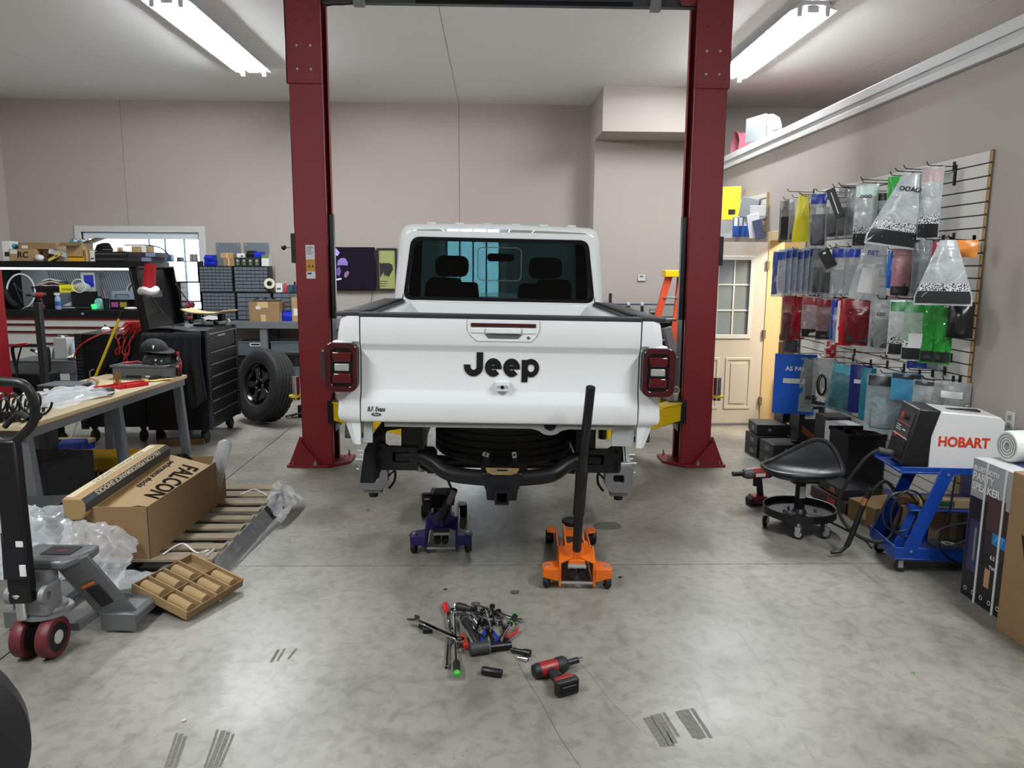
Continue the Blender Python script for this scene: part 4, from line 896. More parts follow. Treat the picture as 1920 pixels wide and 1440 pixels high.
# lying black cartons by the door (stack of two columns)
sp = [(2.60,6.86,0),(2.60,6.86,.105),(2.62,6.88,.21),(2.62,6.52,0),(2.62,6.52,.105),(2.84,6.40,0),(2.84,6.40,.105)]
nm = ['bottom flat black carton nearest the door','middle flat black carton nearest the door','top flat black carton nearest the door','lower flat black carton in the second pile from the door','upper flat black carton in the second pile from the door','lower flat black carton in the third pile from the door','upper flat black carton in the third pile from the door']
for (x,y,z), l in zip(sp, nm):
    t = thing('flat_carton', l, 'box', (x,y,z), R(4 if z < .15 else -3), 'flat black cartons near the doorway')
    MB().box((-.15,-.14,0),(.15,.14,.10)).build('body', M_bbox, t, bevel=.003); MB().box((-.152,-.06,.03),(-.15,.02,.07)).build('label_print', mat('print_grey', '#6d7278', .5), t); MB().cyl((-.03,-.1415,.05),(-.03,-.139,.05), .018, n=14).build('round_mark', mat('print_grey', '#6d7278', .5), t)
# upright cartons behind
for i, (x,y) in enumerate(((2.84,6.93),(2.88,6.66),(2.90,6.16))):
    t = thing('upright_carton', ['upright black carton standing behind the flat cartons, nearest the door','upright black carton with rust stripe, second from the door','upright black carton with rust stripe, third from the door'][i], 'box', (x,y,.315 if i < 1 else 0), R(0), 'upright black cartons on the display wall floor')
    h = .28 if i < 1 else .52
    MB().box((-.11,-.11,0),(.11,.11,h)).build('body', M_bbox, t, bevel=.003)
    MB().prism([(-.08,h*.55),(.08,h*.30),(.08,h*.42),(-.08,h*.68)], -.1115, -.110, 'xz').build('rust_stripe', mat('rust_print', '#7a4630', .5), t)
    MB().box((-.06,-.1115,h*.78),(.06,-.110,h*.95)).build('white_panel', M_paper, t); MB().box((-.1115,-.07,h*.1),(-.11,.07,h*.5)).build('picture_panel', mat('print_slate', '#33383f', .5), t)
t = simple_box('upright_carton', 'white carton with blue and orange print between the dark cartons', 'box', (2.88,5.93,0), (.2,.22,.5), mat('carton_white', '#c9ccd0', .5), R(3))
MB().box((-.103,-.125,.02),(-.1,.125,.22)).build('orange_panel', mat('print_orange', '#b5502a', .5), t); MB().box((-.103,-.125,.24),(-.1,-.02,.48)).build('blue_panel', mat('print_blue', '#1c4f9c', .5), t)
MB().lathe([(.05,-.002),(.075,-.002),(.075,.002),(.05,.002)], 24, (-.104,.0,.13), (1,0,0), close=True).build('ring_print', M_ink, t)
# dark cabinet in the shadow under the bags
t = thing('black_crate', 'black plastic crate in shadow under the teal bags', 'crate', (2.84,5.62,0), 0)
b = MB(); b.box((-.14,-.16,0),(.14,.16,.02))
for (a,c,e,f) in ((-.14,-.16,-.125,.16),(.125,-.16,.14,.16),(-.125,-.16,.125,-.145),(-.125,.145,.125,.16)): b.box((a,c,.02),(e,f,.5))
b.build('body', M_blkm, t); MB().box((-.15,-.17,.48),(.15,-.145,.51)).build('rim', M_blkm, t, bevel=.004); MB().box((-.15,.145,.48),(.15,.17,.51)).build('rim', M_blkm, t, bevel=.004)
for i in range(6):
    c = thing('coiled_cable', ['black cable coil at the top of the crate','second black cable coil in the crate','third black cable coil in the crate','fourth black cable coil in the crate','fifth black cable coil in the crate','lowest black cable coil spilling at the crate front'][i], 'cable', (2.82-.02*(i%2),5.60+.03*(i%3),.36+.03*i if i<5 else .22), group='cables in the black crate')
    MB().tube([((.09+.02*math.sin(3*a+i))*math.cos(a), (.10+.01*math.cos(2*a+i))*math.sin(a), .02*math.sin(2*a+i)) for a in [2*PI*k/28 for k in range(28)]], .009, 6, closed=True).build('coil', M_blkm, c, smooth=1)
# flat cartons on the floor towards the welder
for i,(x,y,z,rz,l) in enumerate(((2.80,5.50,0,8,'long dark red tinted carton flat on the floor by the crate'),(2.80,5.50,.09,4,'black carton with orange tab lying on the dark red one'),(2.74,4.98,0,14,'low brown box on the floor behind the welding cart'))):
    t = thing('flat_box', l, 'box', (x-.12 if i<2 else x,y-.14 if i<2 else y,z), R(rz))
    w,d,h = ((.34,.46,.085),(.30,.34,.07),(.36,.26,.14))[i]; mm = (mat('carton_maroon', '#3a2526', .5), M_bbox, M_card)[i]
    MB().box((-w/2,-d/2,0),(w/2,d/2,h)).build('body', mm, t, bevel=.003)
    MB().box((-w/2-.0015,-d*.2,h*.25),(-w/2,.0,h*.75)).build('label', (M_redpl, mat('print_orange', '#b5502a', .5), M_tape)[i], t)
# ---------------------------------------------------------------- rolling stool
SC0 = Vector((2.08,4.82,0))
t = thing('rolling_stool', 'low black rolling stool with moulded seat and round tool tray', 'stool', SC0, R(0))
TRZ = .115
tr_ = MB().lathe([(.0,TRZ),(.222,TRZ),(.226,TRZ+.004),(.228,TRZ+.045),(.236,TRZ+.047),(.236,TRZ-.004),(.0,TRZ-.006)], 48).build('tray', M_blk, t, smooth=35)
for a in (20,140,260): MB().box((-.2,-.002,0),(-.05,.002,.002)).at(Matrix.Identity(4)).build('tray_rib', M_blk, tr_).matrix_local = TR(0,0,TRZ+.001,0,0,R(a))
MB().lathe([(.0,.0),(.05,.0),(.042,.02),(.034,.03),(.033,.215),(.0,.215)], 24, (0,0,TRZ)).build('post', M_blk, t, smooth=35)
MB().cyl((0,0,TRZ+.21),(0,0,TRZ+.27), .016, n=14).build('piston', M_chr, t, smooth=1)
MB().box((-.018,-.036,TRZ+.11),(.018,-.033,TRZ+.19)).build('post_label', M_paper, t)
SZ_ = .40
def seat_pt(u, v, top=1):
    a = 2*PI*u; rr = v
    ca, sa = math.cos(a), math.sin(a)
    ex = .255*(abs(ca)**.8)*(1 if ca >= 0 else -1); ey = .195*(abs(sa)**.8)*(1 if sa >= 0 else -1)
    x, y = ex*rr, ey*rr
    bk = max(0, (x*.55+y*.83)/.21)  # back rises away from the viewer, to the right
    z = .03*rr**4 + .135*max(0,bk)**2.2 - .012*(1-rr*rr) - .03*max(0,-bk)**3
    return (x, y, z*top if top else z)
st_ = MB(); N1, N2 = 36, 8
st_.grid(lambda u,v: tuple(Vector(seat_pt(u,max(.02,v)))+Vector((0,0,SZ_))), N1, N2)
st_.grid(lambda u,v: tuple(Vector(seat_pt(u,max(.02,v)))*1.0+Vector((0,0,SZ_-.035*(1-.25*v**6)))), N1, N2)
st_.grid(lambda u,v: tuple(Vector(seat_pt(u,1.0))+Vector((0,0,SZ_-v*.027))), N1, 1)
se = st_.build('seat', mat('stool_plastic', '#1e2124', .38), t, smooth=50)
b = MB(); b.tube([Vector(seat_pt(i/48,.985))+Vector((0,0,SZ_-.005)) for i in range(48)], .016, 8, closed=True); b.build('rim', mat('stool_plastic', '#1e2124', .38), se, smooth=1)
for k in range(5):
    b = MB(); b.tube([Vector(seat_pt(.52+.17*i/8+.02*k*0, .25+.13*k))+Vector((0,0,SZ_+.001)) for i in range(9)], .004, 5); b.build('seat_groove', M_blkm, se, smooth=1)
MB().box((-.09,-.09,SZ_-.06),(.09,.09,SZ_-.035)).build('seat_plate', M_blk, t, bevel=.006)
for i, a in enumerate((-112,-62,168,95,20)):
    c = Vector((.215*math.cos(R(a)), .215*math.sin(R(a)), 0)); d = Vector((math.cos(R(a+70)), math.sin(R(a+70)), 0)); nrm = Vector((-d.y,d.x,0))
    cs = MB().tube([c+Vector((0,0,TRZ-.004)), c+Vector((0,0,.085))], .010, 8).build('caster', M_zinc, t)
    for s in (-1,1): MB().prism([(-.02,.085),(.02,.085),(.012,.03),(-.012,.03)], s*.017, s*.021, 'xz').build('fork', M_zinc, cs).matrix_local = frame(c, d, nrm) @ Matrix.Rotation(0,4,'X') if False else Matrix(((d.x,nrm.x,0,c.x),(d.y,nrm.y,0,c.y),(0,0,1,0),(0,0,0,1)))
    MB().lathe([(.0,-.012),(.026,-.012),(.036,-.011),(.038,-.006),(.038,.006),(.036,.011),(.026,.012),(.0,.012)], 22, c+Vector((0,0,.038)), nrm).build('wheel', M_rub, cs, smooth=35)
    MB().lathe([(.0,-.0145),(.024,-.013),(.026,.0),(.024,.013),(.0,.0145)], 18, c+Vector((0,0,.038)), nrm).build('hub_cap', M_chr, cs, smooth=35)
for i,(x,y,r) in enumerate(((-.11,-.06,.012),(-.08,-.02,.016),(-.055,-.045,.014),(-.10,.0,.011),(.12,.02,.010),(-.045,.07,.010),(-.13,-.09,.011))):
    n_ = thing('lug_nut', ['chrome nut at the left in the stool tray','largest chrome nut beside the stool post','chrome nut just in front of the stool post','small chrome nut behind the others in the stool tray','lone chrome nut on the right of the stool tray','chrome nut at the back of the stool tray','chrome nut nearest the left rim of the stool tray'][i], 'nut', SC0+Vector((x,y,TRZ+.002)), group='nuts in the stool tray')
    MB().lathe([(r*.5,0),(r,0),(r,.010),(r*.8,.016),(r*.5,.016)], 6, close=True).build('nut', M_chr, n_)
# ---------------------------------------------------------------- impact wrenches
M_tred = mat('tool_red', '#8c1a1e', .4); M_tblk = mat('tool_black', '#17181a', .55)
def impact(t, tall=True, k=1.0):
    """upright along z: battery foot, grip, motor body pointing to -x"""
    MB().prism([(-.06*k,0),(.055*k,0),(.06*k,.03*k),(.05*k,.055*k),(-.035*k,.06*k),(-.065*k,.04*k)], -.038*k, .038*k, 'xz').build('battery', M_tblk, t, bevel=.006)
    MB().prism([(-.05*k,.03*k),(.056*k,.03*k),(.05*k,.058*k),(-.04*k,.062*k)], -.040*k, .040*k, 'xz').build('battery_collar', M_tred, t, bevel=.005)
    MB().tube([(.02*k,0,.05*k),(.012*k,0,.11*k),(.0,0,.17*k)], [.021*k,.02*k,.022*k], 12).build('grip', M_tblk, t, smooth=1)
    MB().lathe([(.0,.075*k),(.03*k,.07*k),(.038*k,.04*k),(.038*k,-.03*k),(.036*k,-.05*k),(.0,-.05*k)], 20, (.0,0,.205*k), (1,0,0)).build('motor_housing', M_tred, t, smooth=35)
    MB().lathe([(.0,.083*k),(.032*k,.08*k),(.037*k,.06*k),(.037*k,.05*k)], 20, (.0,0,.205*k), (1,0,0)).build('end_cap', M_tblk, t, smooth=35)
    MB().lathe([(.035*k,-.048*k),(.036*k,-.08*k),(.026*k,-.105*k),(.014*k,-.11*k),(.0,-.11*k)], 20, (.0,0,.205*k), (1,0,0)).build('gear_case', mat('tool_grey', '#55585a', .45), t, smooth=35)
    MB().cyl((-.105*k,0,.205*k),(-.175*k,0,.205*k), .016*k, n=16).build('socket', M_steelblk, t, smooth=1)
    MB().box((-.032*k,-.010*k,.12*k),(-.012*k,.010*k,.165*k)).build('trigger', M_tblk, t, bevel=.004)
t = thing('impact_wrench', 'red cordless impact wrench standing upright left of the stool', 'power tool', (1.985,5.35,0), R(8)); impact(t, k=1.18)
MB().box((-.045,-.0465,.225),(.03,-.0445,.25)).build('brand_band', M_inkw, t)
MB().box((-.05,-.0465,.02),(.03,-.0445,.035)).build('battery_label', mat('label_grey', '#5a5d60', .5), t)
# ---------------------------------------------------------------- welding cart with welder
CT = Vector((2.62,4.22,0))
ct = thing('welding_cart', 'blue steel welding cart carrying the white and black welder', 'cart', CT, R(-6))
def leg_bar(a, b, w=.045, th=.012): return MB().bar(a, b, w, th, up=(0,1,0)).build('slanted_leg', M_bluep, ct, bevel=.002)
b = MB(); b.box((-.27,-.19,.085),(.27,.19,.095)); b.box((-.27,-.19,.095),(.27,-.182,.16)); b.box((-.27,.182,.095),(.27,.19,.16)); b.box((-.27,-.182,.095),(-.262,.182,.16)); b.build('bottom_tray', M_bluep, ct, bevel=.002)
b = MB(); b.box((-.20,-.175,.375),(.26,.175,.383)); b.box((-.20,-.175,.383),(-.19,.175,.41)); b.build('middle_shelf', M_bluep, ct, bevel=.002)
b = MB(); b.box((-.28,-.19,.60),(.30,.19,.612)); b.box((-.28,-.19,.612),(.30,-.182,.64)); b.box((-.28,.182,.612),(.30,.19,.64)); b.build('top_tray', M_bluep, ct, bevel=.002)
leg_bar((-.20,-.186,.12),(-.02,-.186,.63), .075); leg_bar((-.20,.186,.12),(-.02,.186,.63), .075); leg_bar((-.25,.14,.12),(-.15,.14,.40), .07)
leg_bar((-.25,-.14,.12),(-.16,-.14,.40), .05)
MB().box((.25,-.188,.10),(.262,.188,.62)).build('back_panel', M_bluep, ct, bevel=.002)
for x,y in ((-.23,-.15),(-.23,.15),(.22,.15),(.22,-.15)):
    c = MB().cyl((x,y,.085),(x,y,.068), .02, n=10).build('caster', M_blk, ct)
    MB().lathe([(.0,-.014),(.03,-.014),(.034,-.009),(.034,.009),(.03,.014),(.0,.014)], 20, (x+.012,y,.034), (0,1,0)).build('wheel', M_rub, c, smooth=35); MB().box((x-.008,y-.02,.03),(x+.02,y-.016,.075)).build('fork', M_zinc, c)
for z in (.14,.60):
    for x in (-.185,): MB().lathe([(.0,.004),(.007,.003),(.008,0)], 10, (x+(.165 if z>.3 else 0),-.195,z), (0,-1,0)).build('bolt', M_zinc, ct)
WD = thing('welder', 'white wire welder with black control face on the blue cart', 'welder', CT+Vector((.03,-.02,.615)), R(-12))
wl, ww, wh = .50, .27, .32
b = MB(); b.prism([(-.13,.0),(wl/2,.0),(wl/2,wh-.03),(wl/2-.03,wh),(-.08,wh+.02),(-.10,wh+.01),(-.135,wh*.6)], -ww/2, ww/2, 'xz'); b.build('case', mat('welder_white', '#cfcfcd', .3, coat=.3), WD, bevel=.008)
b = MB(); b.prism([(-.13,.0),(-.27,.02),(-.275,.05),(-.205,wh+.025),(-.19,wh+.03),(-.085,wh+.024),(-.125,wh*.6)], -ww/2-.006, ww/2+.006, 'xz'); fc = b.build('front_bezel', M_blk, WD, bevel=.008)
nrm = Vector((-.275,0,.05)); up_ = (Vector((-.205,0,wh+.025))-nrm).normalized()
PF = frame(nrm, (0,-1,0), up_)   # control face: x to the viewer's right, y up the slope
def onface(x0,x1,y0,y1,nm_,m,th=.003,par=None): return MB(PF).box((x0,y0,-.001),(x1,y1,th)).build(nm_, m, par or fc)
onface(-.115,.115,.12,.275,'control_panel',mat('panel_grey', '#24262a', .45))
onface(-.115,.115,.193,.198,'red_line',M_redpl,.004); onface(-.115,.115,.122,.127,'red_line',M_redpl,.004); onface(-.115,.115,.116,.120,'white_line',M_inkw,.004)
for k in range(5): onface(-.12,.12,.012+k*.02,.022+k*.02,'louvre',M_blkm,.005)
MB(PF).cyl((.03,.235,0),(.03,.235,.02), .014, n=16).build('knob', M_blkm, fc); MB(PF).cyl((-.06,.235,0),(-.06,.235,.006), .022, n=16).build('dial_ring', M_redpl, fc)
onface(.01,.06,.155,.162,'slot_switch',M_inkw,.005); onface(-.09,-.045,.103,.112,'badge',M_redpl,.006)
for k in range(3): onface(-.1,-.03+.01*k,.17-.012*k,.174-.012*k,'print_line',M_inkw,.004)
text('welder_lettering', 'HOBART', .078, mat('lettering_red', '#c23a1e', .4), WD, frame((.045,-ww/2-.001,.165),(1,0,0),(0,0,1)), ext=.0008, bold=.0028, sx=.86)
MB().box((-.02,-.03,wh-.002),(.16,.03,wh+.016)).build('top_handle', M_blk, WD, bevel=.006); MB().tube(smooth_path([(wl/2,.04,.2),(wl/2+.05,.05,.2),(wl/2+.07,.05,.13)],4), .01, 8).build('power_lead', M_blk, WD, smooth=1)
# torch with hose
g0 = Vector((-.27,.0,.06))
tc_ = MB().tube(smooth_path([WD.location+Vector((-.26,.06,.05)), WD.location+Vector((-.34,.08,.07)), WD.location+Vector((-.44,.10,-.02)), Vector((2.12,4.36,.33)), Vector((2.20,4.30,.16)), Vector((2.36,4.22,.14)), Vector((2.42,4.20,.35)), Vector((2.34,4.24,.50)), Vector((2.26,4.27,.40)), Vector((2.22,4.29,.25))],8), .011, 8)
to = thing('welding_torch', 'black welding torch and hose drooping from the welder front', 'torch', (2.2,4.29,.03)); tc_.build('hose', M_rub, to, smooth=1, world=True)
MB().tube([WD.location+Vector((-.25,.06,.05)), WD.location+Vector((-.35,.08,.07))], .018, 8).build('strain_relief', mat('hose_sleeve', '#4b4743', .7), to, smooth=1, world=True)
MB().tube(smooth_path([(2.26,4.26,.45),(2.24,4.28,.36),(2.20,4.29,.20),(2.17,4.30,.09),(2.13,4.30,.045),(2.07,4.30,.035)],6), [.016]*12+[.017]*8+[.012]*11, 10).build('torch_handle', M_blk, to, smooth=1, world=True)
MB().cyl((2.245,4.272,.39),(2.232,4.28,.345), .018, n=10).build('copper_trigger', mat('copper', '#c08a5c', .3, .8), to, world=True)
for i in range(2):
    pp = [(.42*0+2.36+.10*math.cos(a)+.03*i, 4.10-.03*i, .36+.12*math.sin(a)*(1+.15*i)) for a in [2*PI*k/20 for k in range(20)]]
    MB().tube(pp, .007, 6, closed=True).build('ground_lead', M_blk, to, smooth=1, world=True)
# brush on the middle shelf
br = thing('floor_brush', 'wooden block brush with bristles on the cart middle shelf', 'brush', CT+Vector((0,-.10,.384)), R(-8))
MB().box((-.14,-.03,.0),(.24,.03,.055)).build('block', mat('raw_wood', '#a58e68', .7, var=.12, scale=20, stretch=(1,8,8)), br, bevel=.004); MB().box((-.10,-.032,.012),(.05,-.03,.042)).build('green_label', mat('label_green', '#1f5a34', .5), br); MB().box((-.09,-.0335,.022),(-.05,-.032,.034)).build('label_print', M_inkw, br)
b = MB(); rnd = random.Random(3)
for k in range(90):
    x, z = -.14-.0, .004+.05*rnd.random(); y = -.027+.054*rnd.random(); b.bar((x,y,z),(x-.085-.02*rnd.random(),y+.02*(rnd.random()-.5),z+.03*(rnd.random()-.4)), .003, .003)
o = b.build('bristles', mat('bristle', '#6d5235', .9), br); o['kind'] = 'stuff'
cb_ = simple_box('small_carton', 'brown carton standing in the blue cart behind the hose', 'box', CT+Vector((.13,.05,.096)), (.14,.12,.22), M_card, R(5)); MB().box((-.02,-.0615,0),(.02,-.06,.22)).build('tape', M_tape, cb_)
sp_ = thing('wire_spool', 'copper wire spool with dark flanges in the cart bottom tray', 'spool', CT+Vector((.06,-.09,.096)))
MB().lathe([(.02,.0),(.07,.0),(.07,.005),(.05,.005)], 24).build('lower_flange', M_blk, sp_); MB().lathe([(.0,.005),(.052,.005),(.052,.05),(.0,.05)], 24).build('copper_wire', mat('copper_wire', '#b07a45', .35, .8), sp_, smooth=40); MB().lathe([(.0,.05),(.10,.05),(.10,.056),(.045,.057),(.0,.057)], 28).build('upper_flange', mat('flange_grey', '#3a3e42', .5), sp_); MB().lathe([(.018,.0575),(.045,.0575),(.045,.059),(.018,.059)], 24, close=True).build('spool_label', M_paper, sp_)
ld_ = thing('power_lead', 'thin dark lead looping down the side of the blue cart', 'cable', CT+Vector((0,-.2,.1)))
MB().tube(smooth_path([CT+Vector((.27,-.21,.36)),CT+Vector((.1,-.215,.33)),CT+Vector((-.06,-.22,.30)),CT+Vector((-.10,-.22,.24)),CT+Vector((-.02,-.22,.19)),CT+Vector((.1,-.22,.24)),CT+Vector((.27,-.21,.36))],6), .006, 6).build('loop', mat('lead_grey', '#3d4247', .5), ld_, smooth=1, world=True)
MB().tube(smooth_path([CT+Vector((-.01,-.205,.6)),CT+Vector((-.03,-.215,.40)),CT+Vector((-.07,-.215,.2)),CT+Vector((.02,-.21,.10)),CT+Vector((.2,-.22,.02))],6), .006, 6).build('drop', M_blk, ld_, smooth=1, world=True)
# cord along the floor
co = thing('mains_cable', 'black power cord lying on the floor between stool and cart', 'cord', (2.45,4.6,0))
MB().tube(smooth_path([(2.72,5.30,.006),(2.55,5.45,.006),(2.30,5.42,.006),(2.22,5.25,.006),(2.35,4.95,.006),(2.42,4.62,.006),(2.40,4.45,.006)],8), .006, 6).build('cord', M_blk, co, smooth=1, world=True); MB().box((2.50,5.40,0),(2.56,5.47,.025)).build('plug', M_blk, co, world=True, bevel=.005)
# ---------------------------------------------------------------- speaker box, brown box, wrap roll
SPX, SPY = 2.56, 3.62
sk = thing('speaker_box', 'tall printed party speaker carton with white straps', 'box', (SPX+.165,SPY,0), R(0))
w, d, h = .33, .36, .762
MB().box((-w/2,-d/2,0),(w/2,d/2,h)).build('carton', mat('speaker_carton', '#9b9da0', .4, var=.1, scale=3), sk, bevel=.003)
XF = -w/2-.0012   # printed face looks to -x
def face(y0,y1,z0,z1,nm_,c,off=0,rough=.4): return MB().box((XF-off,y0,z0),(XF+.001,y1,z1)).build(nm_, mat('prt_'+c.strip('#'), c, rough), sk)
face(-.175,.175,.005,.30,'dark_lower_print','#15161b'); face(-.175,.175,.30,.56,'photo_print','#33262c'); face(-.10,.06,.42,.60,'figure_print','#4c3338',.0005)
face(.03,.165,.12,.56,'speaker_picture','#1a1c20',.0008); face(.05,.15,.16,.44,'violet_glow_print','#3a3157',.0012); face(.092,.108,.22,.40,'green_bar_print','#6f8a6a',.0016)
face(-.16,-.03,.36,.42,'blue_logo_print','#2c78b8',.001); face(-.04,.0,.12,.22,'hand_print','#b58a6b',.001)
fy = frame((XF-.002,.0,.735),(0,-1,0),(0,0,1))
for s_, zz_, sz_ in (('BLUETOOTH',.715,.034),('PARTY',.672,.056),('SPEAKER',.618,.056)):
    text('print_words', s_, sz_, M_inkw, sk, frame((XF-.002,.165,zz_),(0,-1,0),(0,0,1)), ext=.0004, bold=.001, align='LEFT')
for s_, zz_, sz_ in (('6.5 in',.29,.03),('TWS',.235,.026)): text('print_words', s_, sz_, M_inkw, sk, frame((XF-.002,-.03,zz_),(0,-1,0),(0,0,1)), ext=.0004, bold=.0005, align='LEFT')
text('print_words', 'AT', .06, mat('prt_cyan', '#3fa2dd', .4), sk, frame((XF-.003,-.05,.395),(0,-1,0),(0,0,1)), ext=.0004, bold=.002, align='LEFT')
for k in range(5): MB().lathe([(.009,-.0005),(.012,-.0005),(.012,.001),(.009,.001)], 14, (XF,.14-.065*k,.05), (1,0,0), close=True).build('icon_print', M_inkw, sk)
for y_ in (.06,-.085):
    b = MB(); b.box((XF-.004,y_-.007,0),(XF,y_+.007,h+.002)); b.box((XF-.004,y_-.007,h),(w/2,y_+.007,h+.003)); b.build('strap', M_paper, sk)
MB().box((-w/2,-d/2,h),(w/2,d/2,h+.0015)).build('pale_top', mat('carton_top', '#c9cacc', .5), sk); MB().box((-.05,-.12,h+.0015),(.1,.05,h+.003)).build('top_print', mat('prt_navy', '#2f3a66', .5), sk)
bb = thing('brown_carton', 'large plain brown carton in the right foreground corner', 'box', (2.49+.26,3.16,0), R(0))
MB().box((-.26,-.26,0),(.26,.24,.80)).build('carton', M_card, bb, bevel=.004); MB().prism([(.14,.52),(-.26,.46),(-.26,.2),(.04,.2)], -.2612, -.26, 'yz').build('black_print', M_ink, bb); MB().box((-.262,-.02,0),(-.26,.02,.80)).build('seam', M_cardd, bb)
rl = thing('wrap_roll', 'roll of white stretch wrap lying on the speaker carton', 'roll', (2.765,3.70,.766), R(-4))
b = MB(); b.lathe([(.02,-.11),(.075,-.11),(.082,-.10),(.083,.12),(.075,.13),(.02,.13)], 30, (0,0,.083), (1,.12,0), close=True); b.build('film', mat('wrap_white', '#d8dbd4', .35, var=.06, scale=40, bump=.3, bscale=60), rl, smooth=35)
for r in (.03,.045,.06): MB().lathe([(r,-.1115),(r+.003,-.1115),(r+.003,-.1095),(r,-.1095)], 26, (0,0,.083), (1,.12,0), close=True).build('wound_edge', M_gpl, rl)
# things in the room beyond the doorway
so = thing('leather_sofa', 'brown leather sofa seen through the doorway', 'sofa', (4.35,9.10,0)); M_lea = mat('brown_leather', '#4a3524', .4, var=.15, scale=10)
MB().box((-1.0,-.42,.12),(1.0,.42,.42)).build('base', M_lea, so, bevel=.05); MB().box((-1.0,.12,.4),(1.0,.45,.92)).build('back', M_lea, so, bevel=.08)
for s in (-1,1): MB().box((s*.92-.1,-.45,.12),(s*.92+.1,.42,.62)).build('arm', M_lea, so, bevel=.06)
for s in (-1,1): MB().box((s*.4-.4,-.44,.4),(s*.4+.4,.12,.52)).build('cushion', M_lea, so, bevel=.05)
oc = simple_box('orange_cabinet', 'orange wooden cabinet just inside the doorway', 'cabinet', (3.42,8.2,0), (.4,.3,.7), mat('orange_wood', '#b5692c', .5), 0); MB().box((-.17,-.155,.06),(.17,-.15,.64)).build('door', mat('orange_wood', '#b5692c', .5), oc, bevel=.004)
fo = thing('roll_stand', 'dark rolled coil on a stand just inside the doorway', 'stand', (3.32,7.72,0)); MB().tube([(0,0,0),(0,0,.9)], .015, 8).build('stand', M_blk, fo); MB().cyl((0,-.07,.9),(0,.07,.9), .06, n=18).build('roll', M_paper, fo, smooth=1); MB().cyl((0,-.2,.008),(0,.2,.008), .02, n=8).build('foot', M_blk, fo)
# ================================================================ left foreground: bench, pallet, pallet jack
def place_world(o): return o
M_ply = mat('plywood_top', '#b8a684', .6, var=.12, scale=14, stretch=(6,1,6)); M_plye = mat('plywood_edge', '#97733f', .7, var=.2, scale=30)
BA = math.atan2(-2.84+2.945, 6.93-4.70)   # bench runs slightly askew
bt = thing('work_bench', 'long grey steel bench with a plywood top on the left', 'workbench', (-2.945,4.66,0), R(0)-BA)
BL, BW, BH = 2.28, .76, .74
MB().box((-BW,0,BH-.028),(0,BL,BH)).build('top', M_ply, bt, bevel=.002); MB().box((-BW+.01,.01,BH-.036),(-.006,BL-.01,BH-.028)).build('top_edge', M_plye, bt)
MB().box((-.05,.03,BH-.09),(-.012,BL-.03,BH-.036)).build('side_rail', M_gbench, bt); MB().box((-BW+.012,.03,BH-.09),(-BW+.05,BL-.03,BH-.036)).build('side_rail', M_gbench, bt)
for y in (.08,1.16,BL-.08):
    for (xt,xb) in ((-.06,-.02),(-BW+.06,-BW+.02)):
        l = MB().bar((xt,y,BH-.04),(xb,y+.02,0), .075, .05, up=(0,1,0)).build('leg', M_gbench, bt, bevel=.003)
        MB().bar((xt-(.0),y+.03,BH-.05),(xb,y+.05,.0), .012, .10, up=(0,1,0)).build('leg_flange', M_gbench, l)
    MB().box((-BW+.05,y-.02,BH-.10),(-.05,y+.03,BH-.04)).build('cross_rail', M_gbench, bt)
BM = Matrix.Translation(bt.location) @ Matrix.Rotation(-BA,4,'Z')
def bench(x, y, z=0): return BM @ Vector((x,y,BH+z))
def crumple(name, label, cat, corners, nu, nv, amp, m, seed, hfn=None, lift=0.0, group=None):
    """a crumpled sheet laid over four corners, with folds of its own"""
    rnd = random.Random(seed); A,B,C_,D = [Vector(c) for c in corners]
    ph = [(rnd.uniform(4,16), rnd.uniform(4,16), rnd.uniform(0,6), rnd.uniform(.3,1)) for _ in range(7)]
    c0 = (A+B+C_+D)/4; t = thing(name, label, cat, (c0.x,c0.y,min(A.z,B.z,C_.z,D.z)), group=group)
    jit = {}
    def fn(u, v):
        p = (A*(1-u)+B*u)*(1-v)+(D*(1-u)+C_*u)*v
        n = sum(w*abs(math.sin(a*u+b*v+c)) for a,b,c,w in ph)/len(ph)
        h = (hfn(u,v) if hfn else 0)
        k = (round(u*nu), round(v*nv))
        if k not in jit: jit[k] = (rnd.uniform(-1,1), rnd.uniform(-1,1), rnd.uniform(0,1))
        j = jit[k]; e = 1.0
        return p+Vector((j[0]*amp*.2, j[1]*amp*.2, lift+h+amp*n*1.3+amp*.22*j[2]))
    MB().grid(fn, nu, nv).build('sheet', m, t, smooth=(80 if m in (M_poly, M_poly2, M_wrap) else 40), world=True)
    return t
M_poly = film('poly_sheet', opac=.24, rough=.10, body='#dfe4e8'); M_poly2 = film('milky_sheet', opac=.38, rough=.16, body='#e6e9ec')
# on the bench: springs, wrapped part, bit case, tool box, caps, bottle
def spring(name, label, c, axis, Rr, L, turns, r, rz=0):
    t = thing(name, label, 'coil spring', c, rz)
    pts = []
    n = int(turns*18)
    for i in range(n+1):
        a = 2*PI*turns*i/n; s = i/n; pitch = (s-.5)*L
        pts.append((pitch, Rr*math.cos(a), Rr+r+Rr*math.sin(a)))
    MB().tube(pts, r, 8).build('coil', M_blkg, t, smooth=1); return t
spring('coil_spring', 'black coil spring at the near end of the bench, closest', bench(-.20,.10), None, .076, .44, 6, .0085, R(6))
spring('coil_spring', 'black coil spring behind the closest one on the bench', bench(-.28,.36), None, .070, .40, 5, .0085, R(-4))
ar_ = thing('control_arm', 'black tubular suspension arm lying by the coil springs', 'car part', bench(-.46,.08,.0), R(20)); MB().tube(smooth_path([(-.2,0,.03),(.0,.02,.05),(.2,.0,.035),(.30,-.04,.035)],5), .03, 10).build('arm', M_blk, ar_, smooth=1); MB().lathe([(.012,-.03),(.034,-.03),(.034,.03),(.012,.03)], 18, (.32,-.05,.036), (0,1,0), close=True).build('bushing', M_blk, ar_, smooth=35)
